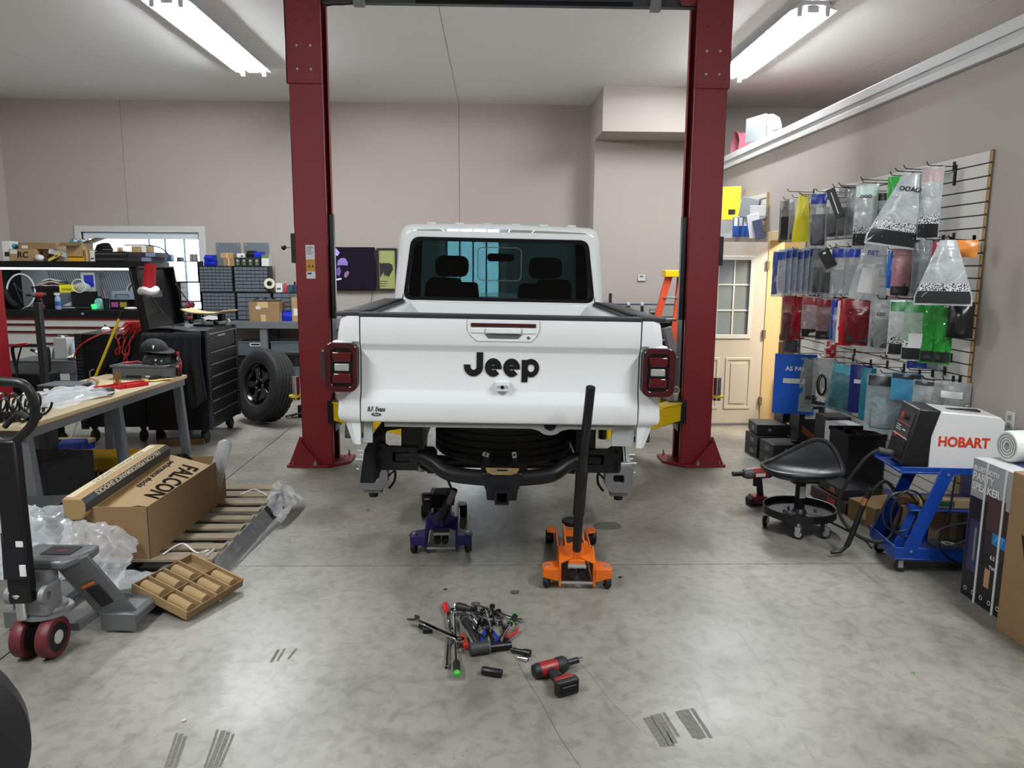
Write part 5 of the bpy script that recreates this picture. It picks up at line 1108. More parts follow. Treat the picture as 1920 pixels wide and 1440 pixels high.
wp = thing('wrapped_part', 'grey suspension part in clear plastic on the bench', 'car part', bench(-.20,.82), R(70)); MB().tube(smooth_path([(-.32,0,.05),(-.1,.02,.055),(.12,0,.05),(.28,-.03,.04)],5), [.042]*6+[.035]*5+[.028]*5, 12).build('tube', mat('part_grey', '#4d5154', .5), wp, smooth=1); MB().lathe([(.014,-.035),(.032,-.035),(.032,.035),(.014,.035)], 16, (.31,-.03,.04), (0,1,0), close=True).build('eye', M_steel, wp, smooth=35)
crumple('plastic_bag', 'clear crumpled plastic bag around the grey part on the bench', 'plastic bag', [bench(-.52,.42), bench(-.02,.45), bench(-.03,1.28), bench(-.50,1.15)], 16, 20, .05, M_wrap, 5, lambda u,v: .075*math.sin(PI*u)*math.sin(PI*v))
for i,(x,y,a,l) in enumerate(((-.42,1.28,20,'white paper sheet with torn edge beside the red case'),(-.52,1.05,-15,'white paper under the clear bag on the bench'),(-.14,1.98,35,'yellowish paper sheet near the far end of the bench'))):
    t = thing('paper_sheet', l, 'paper', bench(x,y,.001), R(a), 'papers on the bench'); MB().grid(lambda u,v,i=i: ((u-.5)*.22, (v-.5)*.28, .004+.03*abs(math.sin(3*u+2*v+i))*(u if i==0 else .3)), 6, 6).build('sheet', M_paper if i<2 else mat('paper_yellow', '#d9bd6a', .7), t, smooth=40)
    if i == 0: MB().box((-.06,-.05,.03),(.04,-.03,.0315)).build('print_line', M_ink, t)
rc = thing('bit_case', 'open red plastic bit case lying on the bench', 'tool case', bench(-.19,1.50), R(58))
for s in (-1,1):
    b = MB(); b.box((s*.105-.10,-.06,0),(s*.105+.10,.06,.012)); b.box((s*.105-.10,-.06,.012),(s*.105+.10,-.052,.035)); b.box((s*.105-.10,.052,.012),(s*.105+.10,.06,.035)); b.box((s*.105-.10,-.052,.012),(s*.105-.092,.052,.035)); b.box((s*.105+.092,-.052,.012),(s*.105+.10,.052,.035)); b.build('case_half', M_redpl, rc, bevel=.003)
MB().box((-.004,-.05,.006),(.004,.05,.018)).build('hinge', M_redpl, rc); MB().box((-.05,-.04,.012),(.0,.03,.05)).build('drill_index', M_redpl, rc, bevel=.003)
M_brass = mat('titanium_bit', '#a98a46', .35, .7)
for i in range(10):
    d_ = MB().cyl((-.045+.018*(i//5)+.004*(i%2), -.03+.014*(i%5), .045),(-.045+.018*(i//5)+.004*(i%2), -.03+.014*(i%5), .11+.012*((i*3)%4)), .003, n=6).build('drill_bit', M_brass, rc)
for i in range(4): MB().box((.03+.03*i,-.045,.013),(.045+.03*i,.03,.016)).build('print_block', M_inkw, rc)
mf = thing('mug_filter', 'cream cylinder lying behind the drill bits', 'filter', bench(-.44,1.52), R(20)); MB().cyl((0,-.05,.042),(0,.06,.042), .042, n=18).build('body', M_cardl, mf, smooth=1); MB().cyl((0,-.055,.042),(0,-.05,.042), .03, n=18).build('end_cap', M_paper, mf)
gc_ = thing('black_case', 'flat black case with pale lid left of the red bit case', 'tool case', bench(-.56,1.34), R(-4)); MB().box((-.15,-.11,0),(.15,.11,.05)).build('base', M_blk, gc_, bevel=.006); MB().box((-.155,-.115,.05),(.155,.115,.062)).build('lid', M_gpl, gc_, bevel=.004); MB().box((-.10,-.117,.012),(-.06,-.11,.035)).build('mark', M_inkw, gc_)
tb_ = thing('tool_tote', 'grey plastic tool tote full of tools on the bench end', 'tool tote', bench(-.29,2.11), R(-4))
b = MB(); b.box((-.24,-.13,0),(.24,.13,.015)); b.box((-.24,-.13,.015),(.24,-.12,.12)); b.box((-.24,.12,.015),(.24,.13,.12)); b.box((-.24,-.12,.015),(-.23,.12,.12)); b.box((.23,-.12,.015),(.24,.12,.12)); b.build('body', M_gpl, tb_, bevel=.004)
b = MB(); b.ring([(-.255,-.145),(.255,-.145),(.255,.145),(-.255,.145)], [(-.235,-.125),(.235,-.125),(.235,.125),(-.235,.125)], .105, .125); b.build('rim', M_gpl, tb_, bevel=.003)
MB().box((-.12,-.1315,.012),(.02,-.13,.035)).build('name_plate', M_blk, tb_); MB().box((.06,-.1315,.02),(.10,-.13,.034)).build('mark', M_inkw, tb_)
for i,(x,y,a,L,c) in enumerate(((-.10,.0,20,.26,M_chr),(-.02,-.05,-15,.22,M_chr),(.05,.03,40,.2,M_steel),(-.15,.05,70,.16,M_redpl),(.12,-.04,10,.18,M_redpl))):
    t = thing('hand_tool', ['long chrome wrench lying in the grey tote','second chrome wrench lying in the grey tote','steel file lying across the grey tote','red handled driver at the left of the grey tote','red handled driver at the right of the grey tote'][i], 'tool', tb_.location+Vector((x,y,.10+.006*i)), R(a), 'tools in the grey tote'); MB().cyl((-L/2,0,.01),(L/2,0,.012), .009, .006, n=8).build('shaft', c, t, smooth=1)
def cap(label, c, r, rz, m, gloss_=False):
    t = thing('baseball_cap', label, 'cap', c, rz)
    MB().grid(lambda u,v: (r*math.cos(2*PI*u)*math.cos(v*PI/2*.98)*1.08, r*math.sin(2*PI*u)*math.cos(v*PI/2*.98), r*.95*math.sin(v*PI/2)), 20, 8).build('crown', m, t, smooth=60)
    MB().grid(lambda u,v: (r*(.95+v*.75*math.sin(PI*u)**.6)*math.cos((u-.5)*PI*.85)*1.05, r*(.95+v*.35)*math.sin((u-.5)*PI*.85), .004-.028*v*math.cos((u-.5)*PI)+.01*v), 12, 4).build('brim', m, t, smooth=60, solid=.004)
    MB().ball((0,0,r*.95), .008, 8, 6).build('button', m, t); return t
M_capc = mat('cap_cloth', '#15171a', .85, bump=.2, bscale=200)
c1 = cap('glossy black cap resting on tools in the grey tote', tb_.location+Vector((.09,.03,.13)), .125, R(-30), mat('glossy_cap', '#2a2d2e', .12))
c2 = cap('matte black cloth cap stacked on the glossy cap', tb_.location+Vector((.06,.05,.235)), .118, R(-25), M_capc); MB().box((.075,-.085,.03),(.085,-.07,.06)).build('emblem', M_inkw, c2)
bo = thing('cola_bottle', 'red labelled soda bottle at the far end of the bench', 'bottle', bench(-.04,2.20)); MB().lathe([(.0,0),(.03,.002),(.033,.02),(.031,.06),(.033,.10),(.033,.13),(.022,.165),(.013,.19),(.013,.20),(.0,.20)], 20).build('bottle', mat('cola', '#3a0d0c', .12, coat=.5), bo, smooth=40); MB().lathe([(.0335,.07),(.0345,.072),(.0345,.125),(.0335,.127)], 20).build('label', mat('label_red', '#a5121f', .4), bo, smooth=40); MB().lathe([(.0,.222),(.014,.222),(.015,.198),(.0,.198)], 14).build('cap', M_redpl, bo, smooth=40); MB().box((-.02,-.0355,.085),(.02,-.0335,.112)).build('label_print', M_inkw, bo)
gl = thing('work_gloves', 'black work glove crumpled by the soda bottle', 'glove', bench(-.13,1.95), R(40))
MB().ball((0,0,.018),(.06,.035,.018)).build('palm', M_blkm, gl, smooth=1)
for k in range(4): MB().tube([(.05,-.025+.017*k,.015),(.11+.008*(k%2),-.035+.02*k,.012)], .009, 7).build('finger', M_blkm, gl, smooth=1)
MB().tube([(.0,.03,.015),(.05,.06,.012)], .010, 7).build('thumb', M_blkm, gl, smooth=1)
# under the bench
p0 = Vector((-3.30,5.30,0)); sb_ = thing('subwoofer', 'black carpeted speaker cabinet under the bench', 'speaker', p0, R(-4))
MB().box((-.34,-.26,0),(.28,.27,.37)).build('cabinet', mat('speaker_carpet', '#131416', .95, bump=.4, bscale=200), sb_, bevel=.006); MB().lathe([(.0,.012),(.10,.006),(.15,.02),(.165,.016),(.17,0)], 32, (.02,.02,.37)).build('cone', M_rub, sb_, smooth=35); MB().lathe([(.15,.0),(.18,.0),(.18,.012),(.15,.014)], 32, (.02,.02,.37), close=True).build('surround', M_blk, sb_)
dy = thing('jack_carton', 'yellow carton printed DAYTON on the floor under the bench', 'box', (-3.30,6.22,0), R(2)); MB().box((-.36,-.16,0),(.26,.16,.17)).build('carton', mat('carton_yellow', '#c39a18', .5), dy, bevel=.003)
MB().box((-.36,-.1612,0),(.26,-.16,.075)).build('dark_base', M_ink, dy); text('carton_lettering', 'DAYTON', .085, mat('lettering_amber', '#c99c14', .5), dy, frame((-.02,-.1625,.04),(1,0,0),(0,0,1)), ext=.0005, bold=.002, shear=.25); MB().box((-.2,-.1612,.11),(.0,-.16,.14)).build('print_block', M_ink, dy)
bs = thing('blue_tote', 'blue folded cloth bundle on the floor beyond the yellow carton', 'bundle', (-3.86,6.80,0), R(10)); MB().box((-.10,-.08,0),(.11,.08,.15)).build('bundle', mat('blue_cloth', '#10276a', .8, bump=.5, bscale=25), bs, bevel=.02)
MB().box((-.105,-.085,.07),(.115,.085,.082)).build('band', mat('blue_cloth', '#12307c', .8), bs)
wbk = simple_box('wood_block', 'loose timber block on the floor behind the bench legs', 'wood block', (-3.05,7.25,0), (.42,.09,.06), mat('timber', '#6f573c', .8, var=.2, scale=20, stretch=(1,8,8)), R(12)); MB().box((.205,-.04,.005),(.211,.04,.055)).build('end_grain', M_plye, wbk)
gn = thing('green_carton', 'green and black carton beside the brown box', 'box', (-2.80,4.50,0), R(8)); MB().box((-.12,-.14,0),(.14,.14,.30)).build('carton', mat('carton_black', '#17201b', .5), gn, bevel=.003); MB().box((-.12,-.1415,.12),(.14,-.14,.25)).build('green_panel', mat('print_green', '#1e7a3a', .5), gn); MB().box((-.11,-.143,.215),(.03,-.1415,.24)).build('pale_print', M_inkw, gn); MB().box((-.12,-.1415,.02),(.14,-.14,.10)).build('blue_panel', mat('print_blue', '#1c4f9c', .5), gn)
br2 = thing('push_broom', 'broom with a long yellow handle leaning behind the bench', 'broom', (-4.05,7.10,0)); MB().tube([(0,0,.10),(.50,.10,1.24)], .013, 8).build('handle', mat('broom_yellow', '#d9c01c', .35), br2, smooth=1); MB().tube([(.50,.10,1.24),(.527,.105,1.305)], .016, 8).build('grip', M_blk, br2); MB().tube([(-.001,-.002,.09),(.087,.018,.30)], .014, 8).build('ferrule', M_paper, br2); MB().box((-.22,-.04,.06),(.22,.04,.10)).build('head', mat('raw_wood', '#a58e68', .7), br2, bevel=.004); o = MB().box((-.21,-.035,0),(.21,.035,.06)).build('bristles', M_blue, br2)
# ---------------------------------------------------------------- pallet with cartons
M_pal = mat('pallet_wood', '#8f8069', .85, var=.3, scale=9, stretch=(1,7,7), bump=.25, bscale=50); M_pal2 = mat('pallet_wood_grey', '#77706a', .85, var=.25, scale=9, stretch=(7,1,7))
PX0, PX1, PY0, PY1, PH = -2.62, -1.555, 4.0, 5.42, .128
pa = thing('pallet', 'wooden slatted pallet under the long brown box', 'pallet', (PX0,PY0,0), 0)
PWd, PLn = PX1-PX0, PY1-PY0
n = 9
for i in range(n):
    y = i*(PLn-.085)/(n-1); w_ = .085 if i not in (0,n-1) else .115
    MB().box((0,y,PH-.016),(PWd+random.uniform(-.012,.006),y+w_,PH)).build('deck_board', M_pal, pa, bevel=.002)
for x in (0,PWd/2-.02,PWd-.04): MB().box((x,.01,.016),(x+.04,PLn,PH-.016)).build('stringer', M_pal2, pa, bevel=.002)
for y in (.0,PLn/2-.05,PLn-.09): MB().box((0,y,0),(PWd,y+.09,.016)).build('bottom_board', M_pal2, pa, bevel=.002)
bxx = thing('long_carton', 'long open brown carton standing on the pallet', 'box', (-2.10,4.575,PH), R(-1.5))
w, d, h = .42, 1.12, .30; tk = .006
b = MB(); b.box((-w/2,-d/2,0),(w/2,d/2,tk)); b.build('bottom', M_card, bxx)
MB().box((-w/2,-d/2,tk),(w/2,-d/2+tk,h)).build('near_side', M_card, bxx); MB().box((-w/2,d/2-tk,tk),(w/2,d/2,h)).build('far_side', M_card, bxx); MB().box((w/2-tk,-d/2+tk,tk),(w/2,d/2-tk,h)).build('right_side', M_card, bxx); MB().box((-w/2,-d/2+tk,tk),(-w/2+tk,d/2-tk,h)).build('left_side', M_card, bxx)
MB().box((w/2-.0012,-d/2-.0012,.0),(w/2+.0012,-d/2+.0012,h)).build('corner_seam', M_ink, bxx)
M_falc = mat('shock_carton', '#a5875b', .7, var=.06, scale=5)
fa = thing('shock_carton', 'flat shock absorber carton with black lettering tilted in the long box', 'box', (-2.095,4.50,PH+.235), rot=(R(7),R(15),R(-2.5)))
MB().box((-.165,-.44,-.05),(.175,.44,.05)).build('carton', M_falc, fa, bevel=.004)
text('big_lettering', 'FALCON', .15, M_inkm, fa, frame((.065,.10,.0517),(0,-1,0),(1,0,0)), ext=.0005, bold=.004, sx=.86); text('small_lettering', 'performance shocks', .055, M_inkm, fa, frame((-.055,.14,.0517),(0,-1,0),(1,0,0)), ext=.0005, bold=.0008, sx=.94)
MB().prism([(.15,-.43),(.02,-.40),(.005,-.32),(.05,-.27),(.15,-.24)], .050, .0515, 'xy').build('emblem', M_inkm, fa); MB().prism([(.14,-.40),(.06,-.38),(.06,-.35),(.14,-.33)], .0515, .0522, 'xy').build('emblem_cut', M_falc, fa)
fb = thing('shock_carton', 'round-ended shock carton with dark grey band lying along the long box', 'box', (-2.245,4.44,PH+.345), rot=(R(5),0,R(-4)))
pr = [(-.065,.055),(.045,.055),(.065,.03),(.06,-.03),(.035,-.065),(-.03,-.07),(-.062,-.035)]
MB().prism(pr, -.47, .47, 'xz').build('carton', M_falc, fb, bevel=.006)
MB().prism([(.0455,.0565),(.0672,.0305),(.0625,-.02),(.0600,-.02),(.064,.029),(.044,.0545)], -.468, .468, 'xz').build('grey_band', mat('print_charcoal', '#3b3d40', .5), fb); MB().box((-.06,-.44,.0552),(-.015,.44,.056)).build('pale_band', mat('print_cream', '#d3c3a0', .6), fb)
text('band_lettering', 'FALCON PERFORMANCE SHOCKS', .04, mat('print_cream', '#d3c3a0', .6), fb, frame((.0565,.0,.0448),(0,-1,0),(.62,0,-.78)), ext=.0004, bold=.0003, sx=1.15)
text('band_lettering', 'PERFORMANCE SHOCKS', .04, mat('print_charcoal', '#3b3d40', .5), fb, frame((-.037,.05,.0562),(0,-1,0),(1,0,0)), ext=.0003, sx=1.2)
tu = thing('plastic_sleeve', 'clear plastic sleeve standing up at the far end of the long box', 'plastic sleeve', (-1.94,5.02,PH+.06), rot=(0,R(18),0)); MB().tube([(0,0,0),(0,0,.2),(.0,0,.38),(0,0,.40)], [.05,.05,.045,.02], 10).build('sleeve', M_poly2, tu, smooth=50)
bl = thing('black_bagged_part', 'black coil part wrapped in film behind the shock cartons', 'car part', (-2.18,5.0,PH+.10), R(80)); MB().tube([((i/40-.5)*.3,.055*math.cos(i*.9),.16+.055*math.sin(i*.9)) for i in range(41)], .012, 6).build('coil', M_blkg, bl, smooth=1); MB().box((-.14,-.06,0),(.14,.06,.09)).build('cradle', M_card, bl)
# small cardboard tray with paper tubes
ty = thing('tube_tray', 'shallow cardboard tray of paper tubes leaning on the pallet jack fork', 'carton tray', (-1.60,3.76,.062), rot=(R(2),R(15),R(-22)))
W2_, D2_ = .36, .40
MB().box((-W2_/2,-D2_/2,0),(W2_/2,D2_/2,.004)).build('bottom', M_card, ty)
for y in (-.5,-.25,0,.25,.5): MB().box((-W2_/2,y*D2_-(.004 if y<.5 else .008)+.002,.004),(W2_/2,y*D2_+.004,.05)).build('divider', M_cardl, ty)
for x in (-.5,.0,.5): MB().box((x*W2_-.003,-D2_/2,.004),(x*W2_+.003,D2_/2,.045)).build('divider', M_cardd, ty)
for i in range(4):
    for j in range(2):
        if (i,j) in ((3,0),): continue
        MB().cyl(((-.46+.5*j)*W2_+.012,(-.375+.25*i)*D2_,.03),((-.04+.5*j)*W2_-.012,(-.375+.25*i)*D2_,.03), .028, n=14).build('paper_tube', M_cardl, ty, smooth=35)
# ---------------------------------------------------------------- pallet jack
M_sil = mat('silver_paint', '#6f7173', .4, .35, var=.08, scale=20)
pj = thing('pallet_jack', 'silver pallet jack with dark red wheels and black handle', 'pallet jack', (-2.035,3.22,0), R(-3))
for s in (-1,1):
    fx_ = s*.235
    b = MB(); b.prism([(fx_-.085,.045),(fx_-.085,.085),(fx_-.06,.10),(fx_+.06,.10),(fx_+.085,.085),(fx_+.085,.045),(fx_+.07,.045),(fx_+.07,.08),(fx_-.07,.08),(fx_-.07,.045)], .20, 1.30, 'xz'); b.build('fork', M_sil, pj, bevel=.003)
    MB().box((fx_-.085,.19,.015),(fx_+.085,.20,.10)).build('fork_heel', M_sil, pj, bevel=.003)
    MB().lathe([(.0,-.045),(.035,-.045),(.04,-.04),(.04,.04),(.035,.045),(.0,.045)], 18, (fx_,1.18,.041), (1,0,0)).build('load_roller', mat('roller_red', '#6d1f24', .5), pj, smooth=35)
    # sloping frame plate
    MB().bar((s*.10,.10,.40),(s*.235,.235,.06), .15, .02, up=(0,-1,.25)).build('frame_plate', M_sil, pj, bevel=.004)
    MB().bar((s*.09,.16,.22),(s*.20,.42,.07), .03, .05).build('link_arm', M_sil, pj, bevel=.006)
    wh = MB().lathe([(.0,-.022),(.055,-.026),(.068,-.026),(.068,.026),(.055,.026),(.0,.022)], 30, (s*.058,-.02,.092), (1,0,0)).build('steer_wheel', M_blk, pj, smooth=30)
    MB().lathe([(.066,-.027),(.088,-.027),(.092,-.02),(.092,.02),(.088,.027),(.066,.027)], 36, (s*.058,-.02,.092), (1,0,0), close=True).build('tread', mat('urethane_red', '#5d1d22', .5, var=.12, scale=20), wh, smooth=35)
    MB().lathe([(.0,.004),(.03,.003),(.031,0)], 20, (s*.084,-.02,.092), (s,0,0)).build('hub_cap', mat('hub_white', '#b9b6ae', .5), wh)
MB().prism([(-.13,.06),(.13,.06),(.14,.20),(-.14,.20)], .08, .115, 'xy').build('axle_plate', M_sil, pj)
b = MB(); b.prism([(-.10,.02),(.10,.02),(.16,.16),(.15,.24),(-.15,.24),(-.16,.16)], .385, .43, 'xy'); hd_ = b.build('pump_head', M_sil, pj, bevel=.014); MB().box((-.05,.10,.430),(.09,.2,.433)).build('head_decal', M_ink, hd_); MB().box((.0,.14,.433),(.05,.152,.4335)).build('decal_print', M_redpl, hd_)
MB().lathe([(.11,.185),(.11,.2),(.09,.205),(.085,.22),(.0,.22)], 28, (0,.04,.0)).build('turntable', M_castal, pj, smooth=35); MB().cyl((0,.05,.15),(0,.05,.39), .052, n=20).build('pump_body', M_castal, pj, smooth=35); MB().box((-.07,-.06,.2),(.07,.06,.34)).build('valve_block', M_castal, pj, bevel=.015); MB().cyl((-.035,-.07,.2),(-.035,-.07,.34), .022, n=14).build('piston', M_chr, pj, smooth=35); MB().lathe([(.0,0),(.03,0),(.035,.02),(.02,.03),(.0,.03)], 18, (-.035,-.07,.30)).build('collar', M_zinc, pj, smooth=35)
for s in (-1,1): MB().lathe([(.018,-.012),(.042,-.012),(.042,.012),(.018,.012)], 22, (s*.075,-.065,.31), (1,0,0), close=True).build('clevis', M_castal, pj, smooth=35)
MB().bar((-.02,-.075,.28),(-.055,-.03,1.00), .10, .055, up=(0,1,0)).build('handle_tube', M_steelblk, pj, bevel=.010)
MB().bar((-.02,-.105,.40),(-.035,-.075,.60), .11, .004, up=(0,1,0)).build('handle_decal', mat('decal_navy', '#10121c', .4), pj); MB().box((.0,-.116,.55),(.03,-.112,.575)).build('decal_print', M_inkw, pj); MB().box((.01,-.122,.42),(.035,-.116,.47)).build('decal_print', M_inkw, pj)
lp_ = smooth_path([(-.055,-.03,.98),(.03,-.04,1.03),(.085,-.05,1.09),(.10,-.06,1.17),(.075,-.07,1.245),(.0,-.07,1.26),(-.16,-.07,1.26),(-.25,-.06,1.24),(-.27,-.06,1.17),(-.25,-.05,1.09),(-.16,-.04,1.03)],5,closed=True)
MB().tube(lp_, .020, 10, closed=True).build('handle_loop', M_blk, pj, smooth=1); MB().tube(smooth_path([(-.05,-.04,1.06),(.02,-.05,1.12),(.07,-.06,1.10)],4), .012, 8).build('release_lever', M_blk, pj, smooth=1)
q = Vector((.235,.235,.06))*.35+Vector((.10,.10,.40))*.65
MB(frame(Vector((.178,.158,.205)), Vector((.135,.135,-.34)), Vector((1,.2,.25)))).box((-.06,-.03,-.001),(.06,.03,.001)).build('warning_decal', M_ink, pj)
MB(frame(Vector((.150,.127,.268)), Vector((.135,.135,-.34)), Vector((1,.2,.25)))).box((-.013,-.03,-.001),(.0,.03,.0015)).build('warning_band', M_orange, pj)
# plastic sheets on the floor
crumple('plastic_sheet', 'large heap of clear plastic sheeting left of the brown box', 'plastic sheet', [(-2.92,3.62,.06),(-2.34,3.70,.10),(-2.34,4.35,.28),(-2.98,4.42,.22)], 22, 20, .09, M_poly2, 11, lambda u,v: .16*math.sin(PI*u)*math.sin(PI*v), group='loose plastic')
crumple('plastic_sheet', 'clear plastic sheet crumpled in front of the brown box', 'plastic sheet', [(-2.34,3.80,.02),(-1.96,3.72,.02),(-1.93,3.98,.20),(-2.34,3.98,.30)], 18, 14, .08, M_poly2, 12, lambda u,v: .05*math.sin(PI*u), group='loose plastic')
crumple('plastic_sheet', 'thin clear film spread before the pallet front edge', 'plastic sheet', [(-2.05,3.80,.01),(-1.50,3.90,.0),(-1.52,3.99,.02),(-2.05,3.985,.05)], 16, 8, .035, M_poly, 13, group='loose plastic')
crumple('pallet_wrap', 'torn clear wrap hanging at the far corner of the pallet', 'plastic wrap', [(-1.55,4.95,.12),(-1.42,4.85,.0),(-1.38,5.35,.0),(-1.56,5.40,.14)], 10, 16, .05, M_poly2, 14, lambda u,v: .05*math.sin(PI*v), group='loose plastic')
crumple('pallet_wrap', 'clear wrap stretched along the near side of the pallet', 'plastic wrap', [(-1.553,4.0,.12),(-1.52,3.99,.0),(-1.46,4.9,.0),(-1.553,4.9,.12)], 6, 18, .015, M_poly, 15, group='loose plastic')
for i,(pts,l) in enumerate((([(-1.86,4.06),(-1.80,4.18),(-1.68,4.10),(-1.62,4.22),(-1.60,4.02)],'white plastic strap curled near the pallet front'),([(-1.80,5.18),(-1.72,5.24),(-1.62,5.20),(-1.57,5.12)],'white plastic strap curled at the pallet far end'))):
    t = thing('strap', l, 'strap', (pts[0][0],pts[0][1],PH), group='straps on the pallet'); MB().tube(smooth_path([(x,y,PH+.006+.02*math.sin(k*1.7)) for k,(x,y) in enumerate(pts)],6), .007, 6, flat=.3).build('band', M_paper, t, smooth=1, world=True)
# ================================================================ left background: benches, chests, shelves
def pxb(px, Y, base, depth, name, label, cat, m, rz=0.0, group=None, bev=.003, part='body', grow=0.0):
    """a box whose near face stands at depth Y on a surface of known height"""
    x0,y0,x1,y1 = px; a = atY(x0,(y0+y1)/2,Y); c = atY(x1,(y0+y1)/2,Y); top = atY((x0+x1)/2,y0,Y).z
    w = c.x-a.x; h = max(.015, top-base); t = thing(name, label, cat, ((a.x+c.x)/2, Y+depth/2, base), R(rz), group)
    MB().box((-w/2,-depth/2,0),(w/2,depth/2,h)).build(part, m, t, bevel=bev)
    t['_w'] = w; t['_h'] = h; t['_d'] = depth
    return t
def dims(t): r = (t['_w'],t['_h'],t['_d']); return r
M_dgrey = mat('drawer_grey', '#c4c4bf', .45); M_dred = mat('drawer_red_trim', '#6a1420', .4); M_drk = mat('tool_chest_black', '#0b0c0e', .42, spec=.3)
# ---- tool station with hutch
HX0, HX1, HY = -6.72, -4.62, 10.3
hu = thing('tool_station', 'wide black tool station with red trimmed grey drawers and lit hutch', 'tool cabinet', ((HX0+HX1)/2,HY,0)); HW = (HX1-HX0)/2
MB().box((-HW+.02,.02,.12),(HW-.02,.60,1.04)).build('carcass', M_dred, hu); MB().box((-HW,-.02,1.04),(HW,.62,1.135)).build('worktop', M_drk, hu, bevel=.006)
MB().box((-HW+.05,.03,.0),(HW-.05,.58,.12)).build('plinth', M_blkm, hu)
cx_ = atY(82,650,HY).x-hu.location.x
for (a, b_, zs_) in ((-HW+.04, cx_-.03, [.16,.42,.66,.84,.94,1.02]), (cx_+.03, HW-.04, [.16,.34,.52,.68,.80,.90,1.02])):
    for z0, z1 in zip(zs_, zs_[1:]):
        dr = MB().box((a,-.005,z0+.008),(b_,.02,z1-.022)).build('drawer', M_dgrey, hu, bevel=.003); MB().box((a,-.018,z1-.022),(b_,.0,z1-.008)).build('drawer_pull', M_dred, dr, bevel=.003)
MB().cyl((.12,-.022,1.085),(.12,-.03,1.085), .016, n=14).build('lock', M_zinc, hu)
for s in (-1,1): MB().box((s*HW-.03 if s>0 else -HW,.05,1.135),(HW if s>0 else -HW+.03,.60,1.70)).build('hutch_side', M_drk, hu)
M_rib = mat('hutch_back', '#aab4b8', .35)
hb = MB().box((-HW+.03,.57,1.135),(HW-.03,.60,1.70)).build('hutch_back', M_rib, hu)
for i in range(46):
    x = -HW+.5+i*.032
    if x < HW-.06: MB().bar((x,.566,1.30),(x-.10,.566,1.69), .010, .006, up=(0,1,0)).build('back_rib', mat('rib_dark', '#6d7a82', .4), hb)
MB().box((-HW,.0,1.70),(HW,.62,1.785)).build('hutch_top', M_drk, hu, bevel=.004)
MB().box((-HW+.05,.06,1.672),(HW-.05,.12,1.70)).build('strip_lamp', mat('strip_lamp', '#ffffff', .5, emit='#eaf6ff', estr=5), hu)
SH = 1.785; WT = 1.135
# things on the hutch top
G1 = 'things stacked on the hutch top'
t = pxb((4,452,19,490), HY+.06, SH, .2, 'white_carton', 'white carton at the far left end of the hutch top', 'box', M_paper, 4, G1); MB().box((-.03,-.102,.06),(.03,-.1,.12)).build('print_block', M_ink, t)
t = pxb((18,467,66,490), HY+.05, SH, .35, 'brown_carton', 'brown carton printed RC on the hutch top', 'box', M_cardl, 0, G1); w,h,d = dims(t); text('carton_letters', 'RC', .11, M_ink, t, frame((.0,-d/2-.001,h*.5),(1,0,0),(0,0,1)), ext=.0006, bold=.004, shear=.15); MB().box((-w/2+.01,-d/2-.001,h*.6),(-w/2+.10,-d/2,h*.95)).build('label', M_paper, t)
zc = SH+h
t = pxb((34,455,103,467), HY+.10, zc, .3, 'flat_carton', 'flattened brown carton lying across the RC carton', 'box', M_card, 2, G1); MB().box((-.2,-.152,.01),(-.12,-.15,.05)).build('label', M_paper, t)
t = thing('blue_bag', 'teal plastic bag tucked on the RC carton', 'bag', (t.location.x-.38,HY+.16,zc), 0, G1); MB().ball((0,0,.04),(.10,.08,.04)).build('bag', mat('teal_plastic', '#2b7f96', .3), t, smooth=1)
t = pxb((66,468,92,490), HY+.16, SH, .2, 'dark_carton', 'dark open carton right of the RC carton', 'box', M_cardd, -4, G1); MB().box((-.08,-.104,.03),(.02,-.1,.12)).build('opening', M_blkm, t)
t = thing('oval_lamp', 'white oval lamp lying in front of the dark carton', 'lamp', (atY(73,484,HY+.05).x,HY+.06,SH), 0, G1); MB().ball((0,0,.045),(.06,.05,.045)).build('dome', M_paper, t, smooth=1); MB().lathe([(.0,0),(.05,0),(.05,.012),(.0,.012)], 16).build('base', M_gpl, t)
t = pxb((92,476,108,490), HY+.1, SH, .18, 'small_carton', 'small open brown carton behind the yellow strip', 'box', M_card, 6, G1); MB().box((-.05,-.094,.02),(.05,-.09,.07)).build('opening', M_cardd, t)
t = thing('long_white_box', 'long narrow white box tilted on the hutch top', 'box', (atY(112,480,HY+.06).x,HY+.12,SH+.02), 0, G1); t.rotation_euler = (0,R(12),0); MB().box((-.17,-.05,.05),(.17,.05,.11)).build('body', M_paper, t, bevel=.003); MB().box((-.02,-.052,.07),(.01,-.05,.09)).build('print_block', M_ink, t); MB().box((-.16,-.04,-.06),(-.08,.04,.05)).build('prop', M_blk, t)
t = thing('yellow_strip_box', 'thin yellow box leaning under the white box', 'box', (atY(106,488,HY+.03).x,HY+.04,SH), 0, G1); t.rotation_euler = (0,R(-28),0); MB().box((-.09,-.02,.04),(.09,.02,.075)).build('body', mat('pale_yellow', '#c9b94f', .6), t, bevel=.002); MB().box((.02,-.021,.05),(.06,-.02,.065)).build('print_block', M_ink, t)
t = pxb((127,480,157,491), HY+.05, SH, .3, 'yellow_carton', 'flat yellow carton under the open brown one', 'box', mat('carton_amber', '#d69d17', .5), 0, G1); w,h,d = dims(t); MB().box((-w/2,-d/2-.001,h-.02),(w/2,-d/2,h-.006)).build('black_edge', M_ink, t); zy = SH+h
t = pxb((124,455,155,480), HY+.06, zy, .28, 'open_carton', 'open brown carton with raised flaps full of white bits', 'box', M_cardl, 0, G1); w,h,d = dims(t)
MB(TR(0,-d/2,h,R(25),0,0)).box((-w/2-.06,-.10,-.002),(w/2,0,.002)).build('flap', M_cardd, t); MB(TR(w/2,0,h,0,R(-20),0)).box((0,-d/2,-.002),(.2,d/2,.002)).build('flap', M_cardd, t)
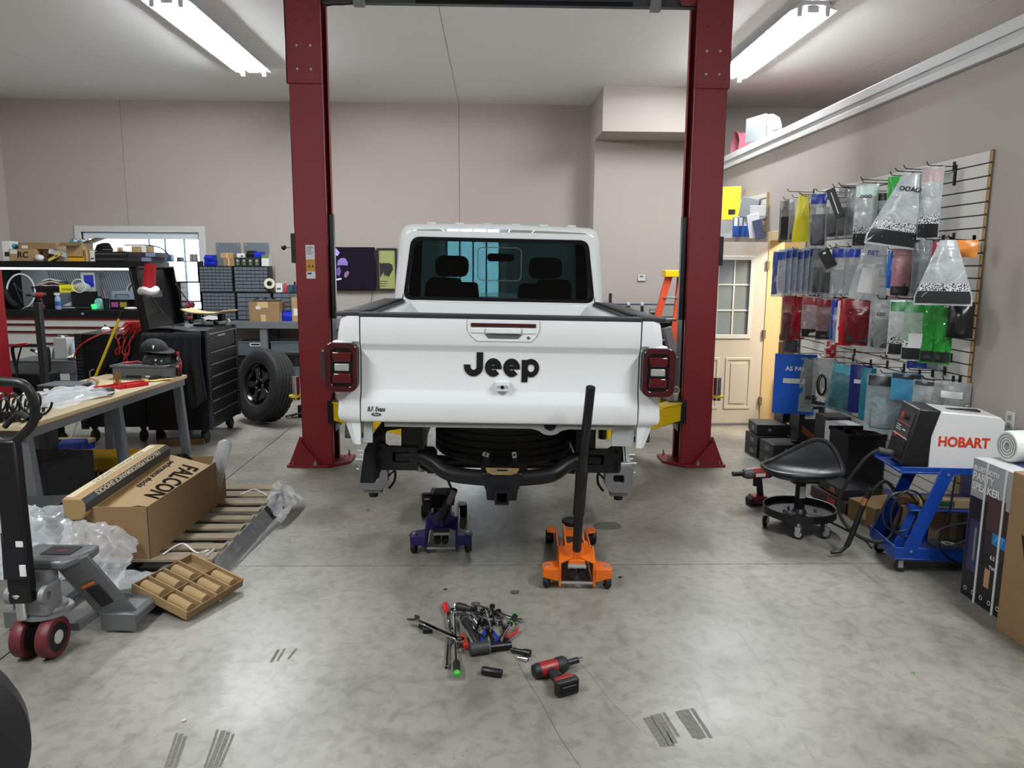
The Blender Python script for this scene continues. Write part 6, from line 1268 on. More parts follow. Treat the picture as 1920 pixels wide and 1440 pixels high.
for i in range(9):
    k = thing('white_fitting', ['left-hand','front','rear','round','bent','upper','tilted','right-hand','blue tinged'][i]+' white fitting heaped in the open carton', 'fitting', (t.location.x-.08+.035*i,HY+.15+.03*(i%3),zy+h), 0, 'fittings in the open carton'); MB().ball((0,0,.015+.01*(i%3)),(.03,.025,.022), 8, 6).build('fitting', M_paper if i%3 else mat('teal_plastic', '#2b7f96', .3), k, smooth=1); MB().cyl((0,0,.02),(.02,0,.055), .008, n=8).build('spout', M_gpl, k)
t = pxb((157,468,169,490), HY+.05, SH, .25, 'small_carton', 'upright brown carton beside the yellow carton', 'box', M_card, 0, G1); MB().box((-.01,-.126,0),(.01,-.125,.15)).build('tape', M_tape, t)
t = pxb((169,470,177,490), HY+.05, SH, .25, 'white_carton', 'slim white carton beside the black cases', 'box', M_paper, 0, G1); MB().box((-.02,-.126,.03),(.02,-.125,.05)).build('print_block', M_ink, t)
for i,(px,l) in enumerate((((178,481,236,491),'lower long black case on the hutch top'),((178,471,236,481),'upper long black case on the hutch top'))):
    t = pxb(px, HY+.05, SH if i==0 else zb, .4, 'black_case', l, 'case', M_blk, 0, G1, bev=.006); w,h,d = dims(t); zb = SH+h if i == 0 else zb+h; MB().box((-w/2-.002,-d/2-.002,h*.45),(w/2,-d/2,h*.55)).build('seam', M_gpl, t)
t = thing('cable_coil', 'thick black cable coil on top of the black cases', 'cable', (atY(193,465,HY+.2).x,HY+.22,zb), 0, G1)
for k in range(4): MB().tube([((.11-.01*k)*math.cos(a), (.10-.01*k)*math.sin(a), .012+.022*k+.03*max(0,math.sin(a))) for a in [2*PI*i/24 for i in range(24)]], .012, 6, closed=True).build('loop', M_blkm, t, smooth=1)
t = pxb((218,463,229,472), HY+.15, zb, .12, 'small_carton', 'tiny tan carton beside the cable coil', 'box', M_tape, 8, G1); MB().box((-.01,-.061,.01),(.01,-.06,.03)).build('print_block', M_ink, t)
zq = SH
for i,(px,l) in enumerate((((238,482,286,491),'lowest dark maroon carton at the right of the hutch top'),((240,473,292,482),'middle dark maroon carton at the right of the hutch top'))):
    t = pxb(px, HY+.06, zq, .4, 'dark_carton', l, 'box', mat('carton_plum', '#2a2229', .5), -2+3*i, G1); w,h,d = dims(t); zq += h; MB().box((w/2-.14,-d/2-.001,h*.1),(w/2-.01,-d/2,h*.9)).build('grey_print', mat('print_steel', '#6d7d92', .5), t)
t = pxb((246,461,274,473), HY+.1, zq, .25, 'small_carton', 'brown and white carton on the maroon cartons', 'box', M_cardl, 0, G1); w,h,d = dims(t); MB().box((w*.2,-d/2-.001,0),(w/2,-d/2,h)).build('white_print', M_paper, t); zr = zq+h
t = thing('trim_strip', 'long black curved trim strip drooping over the cartons', 'car part', (t.location.x,HY+.1,zr), 0, G1); MB().tube(smooth_path([(-.18,0,.01),(.0,0,.012),(.2,0,.0),(.32,0,-.04),(.40,.0,-.12)],5), .014, 8, flat=.6).build('strip', M_blkm, t, smooth=1)
# things on the station worktop
G2 = 'things on the tool station worktop'
hp_ = Vector((atY(35,545,HY+.2).x,HY+.25,WT)); t = thing('white_hoop', 'large white hoop standing in the hutch at the left', 'hoop', hp_, R(15), G2); MB().tube([(.17*math.cos(a), .04*math.sin(a), .24+.235*math.sin(a)) for a in [2*PI*i/36 for i in range(36)]], .012, 8, closed=True).build('rim', M_paper, t, smooth=1); MB().tube([(0,0,.24),(-.08,0,.36),(.02,.0,.0)], .006, 6).build('spoke', M_blk, t); MB().ball((0,0,.24),.022).build('hub', M_blk, t, smooth=1); MB().box((-.09,-.05,0),(.09,.05,.02)).build('foot', M_blk, t)
t = thing('black_boot', 'heap of black rubber parts left of the white hoop', 'car part', Vector((atY(12,560,HY+.2).x,HY+.2,WT)), 0, G2); MB().tube(smooth_path([(-.1,0,.36),(-.02,0,.24),(.03,0,.12),(.12,0,.04),(.2,0,.03)],5), .05, 10).build('boot', M_blkm, t, smooth=1)
t = thing('impact_driver', 'red cordless driver standing on the station worktop', 'power tool', Vector((atY(75,570,HY+.1).x,HY+.12,WT)), R(20), G2); impact(t, k=.95)
t = pxb((62,538,112,574), HY+.30, WT, .24, 'black_tub', 'black tub with pink cloths on its rim in the hutch', 'tub', M_drk, 0, G2); w,h,d = dims(t); MB().box((-w/2-.01,-d/2-.01,h-.03),(w/2+.01,-d/2,h+.005)).build('rim', M_drk, t); ztb = WT+h
cl_ = thing('folded_cloths', 'pink and white cloths heaped on the black tub', 'cloth', (t.location.x,t.location.y,ztb), 0, G2)
for k in range(3): MB().grid(lambda u,v,k=k: ((u-.5)*(.34-.05*k)+.03*k, (v-.5)*.2, .01+.035*k+.03*math.sin(PI*u)*abs(math.cos(3*u+k))), 10, 4).build('cloth', mat('cloth_'+str(k), ('#c9a7b5','#d9c8a8','#dfe0e2')[k], .9), cl_, smooth=60, solid=.012)
t = pxb((113,549,147,575), HY+.22, WT, .2, 'grey_box', 'grey bin under the yellow box in the hutch', 'bin', mat('bin_grey', '#5a616b', .5), 0, G2); w,h,d = dims(t); zyb = WT+h; MB().prism([(-.1,h*.2),(.12,h*.2),(.1,h*.6)], -d/2-.003, -d/2, 'xz').build('white_print', M_paper, t)
t = pxb((111,534,143,549), HY+.24, zyb, .18, 'yellow_box', 'bright yellow box sitting on the grey bin', 'box', mat('box_lemon', '#dfd31c', .45), 0, G2); w,h,d = dims(t); MB().box((-w*.35,-d/2-.001,h*.3),(w*.2,-d/2,h*.55)).build('print_block', mat('print_olive', '#8d8a1e', .5), t)
def spray(label, px, Y, base, col, capc, grp):
    c = Vector((atY(px,560,Y).x,Y,base)); t = thing('spray_bottle', label, 'bottle', c, 0, grp); MB().lathe([(.0,0),(.038,.002),(.04,.02),(.04,.13),(.03,.17),(.014,.19),(.0,.19)], 16).build('bottle', mat('bottle_'+col.strip('#'), col, .2), t, smooth=40); MB().box((-.04,-.012,.19),(.03,.012,.225)).build('sprayer', capc, t, bevel=.004); MB().lathe([(.0405,.05),(.041,.05),(.041,.11),(.0405,.11)], 16).build('label', mat('label_blue', '#34508c', .5), t); return t
spray('blue tinted spray bottle standing in front of the grey bin', 108, HY+.12, WT, '#7f93ad', M_paper, G2)
t = pxb((152,511,178,540), HY+.42, WT+.16, .14, 'blue_white_carton', 'white carton with a blue panel high in the hutch', 'box', M_paper, 0, G2); w,h,d = dims(t); MB().box((-w*.3,-d/2-.001,h*.4),(w*.4,-d/2,h*.9)).build('blue_panel', M_blue, t); MB().box((-w/2,-d/2,-.16),(w/2,d/2,0)).build('lower_carton', M_drk, t)
t = thing('clear_fan', 'pale clear plastic dome in the middle of the hutch', 'dome', Vector((atY(158,535,HY+.3).x,HY+.25,WT)), 0, G2); MB().box((-.12,-.08,0),(.16,.08,.24)).build('stand', M_drk, t); MB().ball((0,0,.30),(.11,.08,.06)).build('dome', M_poly2, t, smooth=1); MB().tube([(.09*math.cos(a), -.09, .32+.09*math.sin(a)) for a in [2*PI*i/24 for i in range(24)]], .006, 6, closed=True).build('hoop', M_paper, t, smooth=1)
t = thing('green_lamp', 'small glowing green cup on the station worktop', 'lamp', Vector((atY(174,568,HY+.1).x,HY+.12,WT)), 0, G2); MB().lathe([(.0,0),(.028,0),(.034,.07),(.0,.075)], 14).build('cup', mat('green_glow', '#3fdf6a', .4, emit='#2fe060', estr=1.2), t, smooth=40); MB().lathe([(.0,0),(.04,0),(.04,.008),(.0,.008)], 14).build('base', M_blk, t)
t = thing('teal_dome', 'pale teal arched cover beside the green cup', 'cover', Vector((atY(185,560,HY+.2).x,HY+.2,WT)), 0, G2); MB().prism([(-.05,0)]+[(.05*math.cos(R(a))*-1, .09+.06*math.sin(R(a))) for a in range(0,181,20)]+[(.05,0)], -.03, .03, 'xz').build('cover', mat('pale_teal', '#7fb5b8', .3), t, bevel=.006)
t = thing('black_cup', 'tall black cup with pink straw on the station worktop', 'cup', Vector((atY(198,565,HY+.06).x,HY+.07,WT)), 0, G2); MB().lathe([(.0,0),(.035,0),(.045,.15),(.047,.155),(.0,.155)], 18).build('cup', M_blk, t, smooth=40); MB().tube([(0,0,.15),(-.02,0,.27)], .005, 6).build('straw', mat('pink_straw', '#c06a78', .5), t)
t = pxb((206,562,240,576), HY+.15, WT, .2, 'dark_box', 'dark box with pink and yellow print on the worktop', 'box', M_drk, 0, G2); w,h,d = dims(t); MB().box((-w*.42,-d/2-.001,h*.25),(-w*.05,-d/2,h*.75)).build('pink_print', mat('print_pink', '#a04a8c', .5), t); MB().box((w*.05,-d/2-.001,h*.25),(w*.42,-d/2,h*.75)).build('olive_print', mat('print_olive', '#8d8a1e', .5), t); zdb = WT+h
t = pxb((210,546,250,562), HY+.2, zdb, .15, 'grey_device', 'slanted pale grey device above the dark box', 'device', mat('device_grey', '#7f8c98', .4), 0, G2); w,h,d = dims(t); MB().tube([(-w*.3,-d/2-.01,h*.3),(-w*.3,-d/2-.03,h*.6),(w*.3,-d/2-.03,h*.6),(w*.3,-d/2-.01,h*.3)], .006, 6).build('handle', M_blk, t)
t = thing('cable_bundle', 'coiled pale cable in the right corner of the hutch', 'cable', Vector((atY(248,550,HY+.3).x,HY+.3,WT)), 0, G2)
for k in range(3): MB().tube([(.07*math.cos(a)+.02*k, .02*k, .25+(.10-.01*k)*math.sin(a)) for a in [2*PI*i/22 for i in range(22)]], .007, 6, closed=True).build('loop', M_blk if k%2 else M_paper, t, smooth=1)
MB().box((-.05,-.03,0),(.09,.07,.16)).build('case', M_blk, t)
for i,(px,l) in enumerate(((128,'flat silver tool on the worktop left of the green cup'),(155,'flat black tray on the worktop by the green cup'),(245,'crumpled white rag at the right end of the worktop'))):
    t = thing('worktop_item', l, 'tray' if i==1 else ('rag' if i==2 else 'tool'), Vector((atY(px,572,HY+.06).x,HY+.08,WT)), R(5*i), G2); MB().ball((0,0,.02),(.10,.05,.02), 12, 8).build('body', (M_steel,M_blk,M_paper)[i], t, smooth=1); MB().cyl((.05,0,.03),(.13,.01,.02), .008, n=8).build('grip', M_blk, t)
# ---- black tool chest with open lid
CX0, CX1, CY0, CY1, CHH = -3.36, -2.76, 7.22, 8.06, 1.13
tc2 = thing('tool_chest', 'tall black rolling tool chest with its lid raised', 'tool chest', (CX0,CY0,0)); CWx, CLy = CX1-CX0, CY1-CY0
MB().box((0,0,.15),(CWx,CLy,CHH)).build('carcass', M_drk, tc2, bevel=.006)
zs_ = [.18,.32,.44,.56,.68,.80,.92,1.10]
for z0,z1 in zip(zs_,zs_[1:]):
    dr = MB().box((CWx-.002,.05,z0+.006),(CWx+.012,CLy-.05,z1-.006)).build('drawer', M_drk, tc2, bevel=.003); MB().box((CWx+.008,.06,z1-.022),(CWx+.026,CLy-.06,z1-.010)).build('drawer_pull', mat('pull_dark', '#8a9196', .25, .8), dr, bevel=.003)
for y in (.0,CLy-.05):
    pl_ = MB().box((CWx-.01,y,.15),(CWx+.02,y+.05,CHH)).build('corner_rail', mat('rail_slate', '#23292e', .5), tc2, bevel=.004)
    for k in range(26): MB().box((CWx+.019,y+.006,.19+k*.034),(CWx+.023,y+.044,.205+k*.034)).build('rail_rib', M_blkm, pl_)
MB().box((CWx+.012,.30,1.045),(CWx+.0145,.50,1.06)).build('badge', M_zinc, tc2)
ldz = .60
ld = MB(TR(.02,0,CHH,0,R(-8),0)).box((-.02,0,0),(.0,CLy,ldz)).box((.0,0,0),(.06,.02,ldz)).box((.0,CLy-.02,0),(.06,CLy,ldz)).box((.0,0,ldz-.02),(.06,CLy,ldz)).build('lid', M_blkg, tc2, bevel=.004)
MB(TR(.02,0,CHH,0,R(-8),0)).box((.0,.1,.30),(.006,.55,.36)).build('lid_lettering_strip', mat('strip_slate', '#2b3138', .5), ld)
for y in (.05,CLy-.05): MB().tube([(.30,y,CHH),(.02,y,CHH+.42)], .006, 6).build('gas_strut', M_steelblk, tc2)
for (x,y) in ((.08,.08),(CWx-.08,.08),(.08,CLy-.08),(CWx-.08,CLy-.08)):
    c = MB().cyl((x,y,.15),(x,y,.125), .03, n=12).build('caster', M_blk, tc2); MB().lathe([(.0,-.02),(.055,-.02),(.062,-.014),(.062,.014),(.055,.02),(.0,.02)], 22, (x,y+.02,.063), (1,0,0)).build('wheel', M_rub, c, smooth=35); MB().box((x-.032,y-.03,.05),(x-.026,y+.05,.13)).build('fork', M_blk, c)
ja = thing('black_jacket', 'black jacket draped over the near side of the tool chest', 'jacket', (CX0+.30,CY0-.03,.55))
def drape(x0,x1,z0,z1,off,ph_,nm_): MB().grid(lambda u,v: (x0+(x1-x0)*u+.03*math.sin(4*v+ph_)*(1-v), off-.03-.035*abs(math.sin(PI*3*u+ph_))*(1.1-v*.6), z0+(z1-z0)*v+.04*math.sin(7*u+ph_)*(1-v)), 18, 10).build(nm_, mat('jacket_cloth', '#14171b', .9, bump=.3, bscale=60), ja, smooth=60, solid=.01)
drape(-.22,.22,-.02,.56,0,.4,'body_panel'); drape(.05,.30,-.12,.57,-.03,1.3,'sleeve'); drape(-.26,-.05,.05,.56,-.02,2.1,'sleeve')
MB().grid(lambda u,v: (-.24+.5*u, -.02+.22*v, .585+.018*math.sin(5*u)), 10, 4).build('collar', mat('jacket_cloth', '#14171b', .9), ja, smooth=60, solid=.012)
st2 = thing('santa_hat', 'red santa hat with white brim hung on the raised lid', 'hat', (CX0-.055,CY0+.12,CHH+.34), R(0)); 
MB().grid(lambda u,v: ((.035+.012*math.sin(6*PI*u))*math.cos(2*PI*u)*(1-.15*v)+.02+.04*v, (.10+.01*math.sin(4*PI*u))*math.sin(2*PI*u)*(1-.12*v)-.02*v, .06+.24*v), 20, 6).build('felt', mat('red_felt', '#a81624', .95, bump=.3, bscale=80), st2, smooth=60)
MB().tube([((.048)*math.cos(a)+.02, .115*math.sin(a), .04+.01*math.sin(3*a)) for a in [2*PI*i/20 for i in range(20)]], .036, 8, closed=True).build('fur_brim', mat('white_fur', '#d9d4d4', 1.0, bump=.8, bscale=120), st2, smooth=1)
st2.location = (CX0+.03,CY0+.10,CHH+.33)
sk_ = thing('skateboard', 'skateboard upside up with pale wood deck on the tool chest', 'skateboard', (CX0+.44,CY0+.56,CHH), R(10)); MB().grid(lambda u,v: ((u-.5)*.20, (v-.5)*.56, .13+.035*abs(2*v-1)**3), 6, 18).build('deck', mat('deck_maple', '#b59a6d', .5), sk_, smooth=50, solid=.012); sk_.rotation_euler.z = R(68)
for y in (-.16,.16):
    tk = MB().box((-.03,y-.03,.06),(.03,y+.03,.125)).build('truck', M_steelblk, sk_, bevel=.006); MB().cyl((-.09,y,.045),(.09,y,.045), .008, n=8).build('axle', M_zinc, tk)
    for s in (-1,1): MB().lathe([(.0,-.016),(.02,-.016),(.027,-.01),(.027,.01),(.02,.016),(.0,.016)], 16, (s*.085,y,.045), (1,0,0)).build('wheel', M_paper if s>0 else M_blk, tk, smooth=35)
MB().box((-.10,-.12,0),(.10,.12,.018)).build('rest_block', M_blk, sk_)
# ---- second black cabinet with clutter and red leads
bc = thing('black_cabinet', 'black roller cabinet seen from behind, left of the raised lid', 'tool cabinet', (-3.715,7.57,0), R(0)); MB().box((-.32,-.25,.16),(.30,.25,1.08)).build('carcass', M_drk, bc, bevel=.006)
rl2 = MB().box((-.335,-.262,.14),(-.27,-.24,1.085)).build('corner_rail', mat('rail_slate', '#23292e', .5), bc)
for k in range(27): MB().box((-.333,-.266,.17+k*.034),(-.272,-.262,.184+k*.034)).build('rail_rib', M_blkm, rl2)
for (x,y) in ((-.25,-.18),(.23,-.18),(-.25,.18),(.23,.18)):
    c = MB().cyl((x,y,.16),(x,y,.13), .03, n=10).build('caster', M_blk, bc); MB().lathe([(.0,-.02),(.055,-.02),(.062,-.014),(.062,.014),(.055,.02),(.0,.02)], 20, (x,y,.063), (1,0,0)).build('wheel', M_rub, c, smooth=35)
MB().bar((-.18,-.27,.60),(.10,-.27,.88), .05, .02, up=(0,1,0)).build('folded_bracket', M_blkm, bc); MB().tube([(-.20,-.28,.45),(-.20,-.28,.72),(-.16,-.28,.74)], .008, 6).build('bracket_rod', M_zinc, bc)
for i,(x,l) in enumerate(((-.16,'left white capped jar on the black cabinet'),(.02,'right white capped jar on the black cabinet'))):
    t = thing('jar', l, 'jar', bc.location+Vector((x,0,1.08)), 0, 'jars on the black cabinet'); MB().lathe([(.0,0),(.04,0),(.042,.03),(.02,.05),(.0,.055)], 14).build('body', M_paper, t, smooth=40); MB().ball((0,0,.062),.012).build('knob', M_blk, t)
rp = thing('red_jumper_pack', 'red power pack with tangled red leads on the black cabinet', 'power pack', bc.location+Vector((.17,-.02,1.08)), R(-8)); MB().box((-.09,-.10,0),(.10,.10,.11)).build('pack', M_redpl, rp, bevel=.02); MB().box((.07,-.03,.11),(.10,.0,.16)).build('knob', M_paper, rp)
M_lead = mat('red_lead', '#b2301f', .5); rnd = random.Random(9)
for k in range(7):
    x0 = -.05+.03*k; pts = [(x0,-.11,.06)]; x, z = x0, .04
    for q in range(6): x += rnd.uniform(-.06,.03); z -= rnd.uniform(.03,.10); pts.append((x,-.25-.03*rnd.random(),z))
    MB().tube(smooth_path(pts,4), .006, 5).build('lead', M_lead, rp, smooth=1)
MB().tube(smooth_path([(-.02,-.12,.08),(-.25,-.30,-.02),(-.40,-.34,-.12),(-.46,-.34,-.22)],6), .008, 6).build('lead', M_lead, rp, smooth=1)
# ---- grey plastic service cart
gc = thing('service_cart', 'grey plastic service cart between the red column and black cabinet', 'cart', (-5.05,8.75,0)); 
b = MB(); b.box((-.42,-.25,.64),(.34,.25,.665)); b.box((-.42,-.25,.52),(.34,-.22,.665)); b.box((-.42,.22,.52),(.34,.25,.665)); b.box((-.42,-.22,.52),(-.39,.22,.665)); b.box((.31,-.22,.52),(.34,.22,.665)); b.build('top_tray', M_gpl, gc, bevel=.01)
b = MB(); b.prism([(-.40,.53),(-.1,.53),(-.16,.44),(-.22,.42),(-.28,.50)], -.252, -.235, 'xz'); b.build('skirt', M_gpl, gc, bevel=.004)
MB().box((-.40,-.23,.15),(.32,.23,.19)).build('lower_tray', M_gpl, gc, bevel=.01)
for (x,y) in ((-.37,-.2),(.29,-.2),(-.37,.2),(.29,.2)):
    MB().box((x-.045,y-.04,.10),(x+.045,y+.04,.64)).build('leg', M_gpl, gc, bevel=.012); c = MB().cyl((x,y,.10),(x,y,.08), .02, n=10).build('caster', M_zinc, gc); MB().lathe([(.0,-.014),(.036,-.014),(.042,-.008),(.042,.008),(.036,.014),(.0,.014)], 18, (x,y,.042), (1,0,0)).build('wheel', M_rub, c, smooth=35)
G3 = 'things on the grey service cart'
def sv(x,y): return gc.location+Vector((x,y,.665))
t = thing('metal_can', 'tall rectangular white can on the grey cart', 'can', sv(.10,-.05), R(-6), G3); MB().box((-.085,-.05,0),(.085,.05,.25)).build('can', mat('can_white', '#c3c7c9', .3, .3), t, bevel=.008); MB().cyl((-.0,0,.25),(-.0,0,.272), .022, n=14).build('cap', M_paper, t); MB().tube([(-.06,0,.25),(-.05,0,.275),(.05,0,.275),(.06,0,.25)], .005, 6).build('handle', M_steel, t)
t = thing('squeeze_bottle', 'pale bottle with white cap beside the tall can', 'bottle', sv(.24,-.08), 0, G3); MB().lathe([(.0,0),(.042,.002),(.043,.12),(.035,.17),(.014,.2),(.012,.235),(.0,.24)], 16).build('bottle', mat('bottle_pale', '#a9b2c4', .3), t, smooth=40); MB().lathe([(.0,.24),(.012,.235),(.008,.26),(.0,.262)], 12).build('nozzle', M_paper, t)
t = thing('funnel', 'white funnel lying on the grey cart', 'funnel', sv(-.08,-.12), R(20), G3); MB().lathe([(.018,-.10),(.02,-.02),(.095,.06),(.098,.062)], 20, (0,0,.06), (.75,-.2,-.25)).build('cone', M_paper, t, smooth=40, solid=.003); MB().cyl((-.10,.03,.10),(-.14,.04,.115), .016, n=10).build('spout', M_blk, t)
crumple('white_rag', 'crumpled cream rag at the right end of the grey cart', 'rag', [sv(.2,-.2), sv(.34,-.2), sv(.34,.1), sv(.18,.1)], 8, 8, .05, mat('rag_cream', '#c9c1b4', .95), 31, lambda u,v: .05*math.sin(PI*u)*math.sin(PI*v), group=G3)
# ---- dark post stand, jumper pack, second red column at the frame edge
ps = thing('steel_stand', 'dark square steel post on a thicker sleeve behind the bench', 'stand', (-4.15,6.95,0)); MB().box((-.028,-.028,.30),(.028,.028,1.40)).build('post', mat('post_grey', '#2c2f31', .5, .3), ps, bevel=.004); MB().box((-.05,-.05,.02),(.05,.05,.62)).build('sleeve', mat('post_grey', '#2c2f31', .5, .3), ps, bevel=.005); MB().box((-.11,-.11,0),(.11,.11,.02)).build('base_plate', M_blk, ps); MB().lathe([(.0,.004),(.012,.003),(.014,0)], 10, (.02,-.05,.58), (0,-1,0)).build('bolt', M_zinc, ps)
ch = thing('battery_charger', 'black wheeled battery charger with red and black leads', 'charger', (-4.44,7.25,0)); MB().box((-.16,-.12,.05),(.20,.12,.72)).build('case', M_blkm, ch, bevel=.02); MB().tube(smooth_path([(-.14,.0,.7),(-.17,0,.92),(-.13,0,.97),(.12,0,.97),(.17,0,.92),(.16,0,.7)],5), .016, 8).build('handle', M_blk, ch, smooth=1)
MB().bar((-.18,-.05,.975),(.0,-.05,.995), .04, .02).build('clamp', M_redpl, ch); MB().tube(smooth_path([(-.17,-.06,.97),(-.24,-.10,.75),(-.22,-.12,.45),(-.2,-.13,.2)],6), .008, 6).build('red_lead', M_lead, ch, smooth=1); MB().tube(smooth_path([(.0,-.13,.98),(-.06,-.14,.75),(-.02,-.14,.5),(-.1,-.14,.3)],6), .008, 6).build('black_lead', M_blk, ch, smooth=1)
for s in (-1,1): MB().lathe([(.0,-.015),(.05,-.015),(.055,.0),(.05,.015),(.0,.015)], 18, (.02+s*.19,.05,.055), (1,0,0)).build('wheel', M_rub, ch, smooth=35)
rc2 = thing('lift_column', 'second red lift column cut by the left edge of the view', 'vehicle lift', (-4.46,6.5,0)); MB().box((-.16,0,.02),(.125,.28,1.70)).build('column', M_red, rc2, bevel=.006); MB().box((-.16,.03,1.70),(.10,.26,2.02)).build('motor_box', M_blk, rc2, bevel=.01); MB().box((-.3,-.08,0),(.14,.36,.022)).build('base_plate', M_red, rc2, bevel=.003); MB().box((.02,-.003,1.02),(.10,.0,1.12)).build('decal', M_paper, rc2); MB().box((.03,-.0045,1.05),(.07,-.003,1.09)).build('decal_print', M_ink, rc2); MB().tube(smooth_path([(.13,.02,1.66),(.135,.0,1.2),(.14,-.02,.8),(.13,0,.3)],5), .006, 6).build('hose', M_blk, rc2, smooth=1); MB().box((-.06,-.003,.70),(.03,.0,.78)).build('lower_decal', M_paper, rc2)
# ---- spare wheel leaning behind the chest
wl_ = thing('leaning_wheel', 'large tyre on a black rim leaning by the tool chest', 'wheel', (-2.54,8.30,0)); ax = Vector((-.62,-.76,.20)).normalized(); q = Vector((0,0,1)).rotation_difference(ax)
tr2 = make_tire('tire', .408, .265, .222, wl_, 108); tr2.rotation_mode = 'QUATERNION'; tr2.rotation_quaternion = q; tr2.location = (0,0,.425); tr2.rotation_mode = 'XYZ'; tr2.rotation_euler = q.to_euler()
rm = MB().lathe([(.0,-.02),(.07,-.02),(.10,.0),(.19,.02),(.215,.09),(.225,.10),(.225,-.11),(.2,-.1),(.2,.0)], 36).build('rim', M_blkg, tr2, smooth=30); 
for k in range(5): MB(Matrix.Rotation(2*PI*k/5,4,'Z')).prism([(.05,-.03),(.20,-.045),(.20,.045),(.05,.03)], .05, .085, 'xy').build('spoke', M_blkg, tr2, bevel=.01)
for k in range(5): MB().cyl((.06*math.cos(2*PI*k/5+.6),.06*math.sin(2*PI*k/5+.6),.06),(.06*math.cos(2*PI*k/5+.6),.06*math.sin(2*PI*k/5+.6),.08), .009, n=8).build('lug_hole', M_zinc, tr2)
sp2 = thing('strap_pile', 'black straps and buckle in a pile on the floor behind the lift', 'strap', (-2.15,8.6,0)); MB().tube(smooth_path([(-.2,0,.02),(-.05,.1,.04),(.15,.05,.02),(.3,.1,.02),(.45,.0,.02)],5), .03, 6, flat=.4).build('strap', M_blkm, sp2, smooth=1); MB().box((-.12,.0,.0),(-.02,.06,.14)).build('buckle', M_blk, sp2, bevel=.004); MB().tube(smooth_path([(-.25,-.05,.02),(.0,-.02,.06),(.2,-.03,.02),(.42,-.05,.015)],5), .025, 6, flat=.4).build('strap', M_blkm, sp2, smooth=1)
# ---- grey bench along the back wall with drawer cabinets
BB = thing('rear_bench', 'grey steel bench along the rear wall under drawer cabinets', 'workbench', (-3.3,10.72,0)); BT = .955
MB().box((-1.32,0,BT-.10),(1.35,.66,BT)).build('top', M_gbench, BB, bevel=.006)
for x in (-1.2,.02,1.25): MB().box((x-.05,.02,.0),(x+.05,.10,BT-.10)).build('leg', M_gbench, BB, bevel=.004); MB().box((x-.05,.55,.0),(x+.05,.63,BT-.10)).build('leg', M_gbench, BB)
MB().box((-1.3,.03,.0),(1.33,.64,.11)).build('lower_shelf', M_gbench, BB, bevel=.004)
M_cab = mat('cabinet_black', '#0a0b0d', .45); M_drw = mat('smoked_drawer', '#5f676f', .3, var=.3, scale=9); M_drw2 = film('clear_drawer', opac=.30, rough=.2, body='#cfd6da')
def drawer_cabinet(x0p, x1p, z0, z1, rows, label, dm, Yf=10.98):
    """rows: list of column counts, top to bottom"""
    a, c = atY(x0p,545,Yf).x, atY(x1p,545,Yf).x; w = c-a; h = z1-z0; t = thing('drawer_cabinet', label, 'drawer cabinet', ((a+c)/2,Yf,z0), 0, 'small drawer cabinets on the rear bench')
    b = MB(); b.box((-w/2,0,0),(w/2,.2,h)) if dm is not M_drw2 else b.ring([(-w/2,0),(w/2,0),(w/2,h),(-w/2,h)], [(-w/2+.012,.01),(w/2-.012,.01),(w/2-.012,h-.01),(-w/2+.012,h-.01)], 0, .2, 'xz'); b.build('body', M_cab, t)
    rh = (h-.02)/len(rows); protos = {}
    for r, nc in enumerate(rows):
        cw = (w-.024)/nc
        for k in range(nc):
            if (nc) not in protos:
                b = MB(); b.box((.003,-.012,.004),(cw-.003,.0,rh-.006)); b.box((cw*.3,-.018,rh*.12),(cw*.7,-.012,rh*.3)); o = b.build('drawer', dm, t); protos[nc] = o
            else:
                o = protos[nc].copy(); COL.objects.link(o); o.parent = t
            o.location = (-w/2+.012+k*cw, 0, h-.01-(r+1)*rh)
    return t
zm, zt_ = 1.36, 1.735
drawer_cabinet(375, 438, zm, zt_, [8]*8, 'upper dark drawer cabinet of small drawers left of the upper wide one', M_drw)
drawer_cabinet(440, 505, zm, zt_, [8]*4+[4]*3, 'upper dark drawer cabinet with small drawers over wide ones', M_drw)
drawer_cabinet(378, 441, BT, zm, [8]*8, 'lower dark drawer cabinet of small drawers behind the skateboard', M_drw)
drawer_cabinet(443, 509, BT, zm, [4]*6, 'lower dark drawer cabinet of wide drawers behind the brown carton', M_drw)
drawer_cabinet(511, 560, BT, zm, [3]*6, 'low drawer cabinet with reddish contents beside the lift column', M_drw)
drawer_cabinet(304, 374, 1.50, 1.80, [6,6,4], 'backlit clear drawer rack, top one before the window', M_drw2, 11.02)
drawer_cabinet(338, 376, 1.22, 1.50, [3]*4, 'backlit clear drawer rack, middle one before the window', M_drw2, 11.02)
drawer_cabinet(342, 377, BT, 1.22, [3]*4, 'backlit clear drawer rack, lowest one before the window', M_drw2, 11.02)
wbr = thing('rack_stand', 'black stand carrying the top clear drawer rack', 'stand', (atY(318,560,11.0).x,11.06,0)); MB().box((-.15,0,0),(.15,.16,1.50)).build('panel', M_cab, wbr)
G4 = 'things on the drawer cabinets'
def bin_(px, Y, base, label, m, grp):
    x0,y0,x1,y1 = px; a, c = atY(x0,y1,Y), atY(x1,y1,Y); w = c.x-a.x; h = atY(x0,y0,Y).z-base; t = thing('stacking_bin', label, 'bin', ((a.x+c.x)/2,Y,base), 0, grp)
    MB().prism([(0,0),(.15,0),(.15,h),(.05,h),(-.02,h*.55)], -w/2, w/2, 'yz').build('bin', m, t, bevel=.004); MB().box((-w/2-.004,.03,h-.012),(w/2+.004,.155,h)).build('rim', m, t); return h
h_ = bin_((383,488,401,498), 11.0, zt_, 'lower blue stacking bin at the left on the cabinets', M_blue, G4); bin_((383,478,400,488), 11.0, zt_+h_, 'upper blue stacking bin at the left on the cabinets', M_blue, G4)
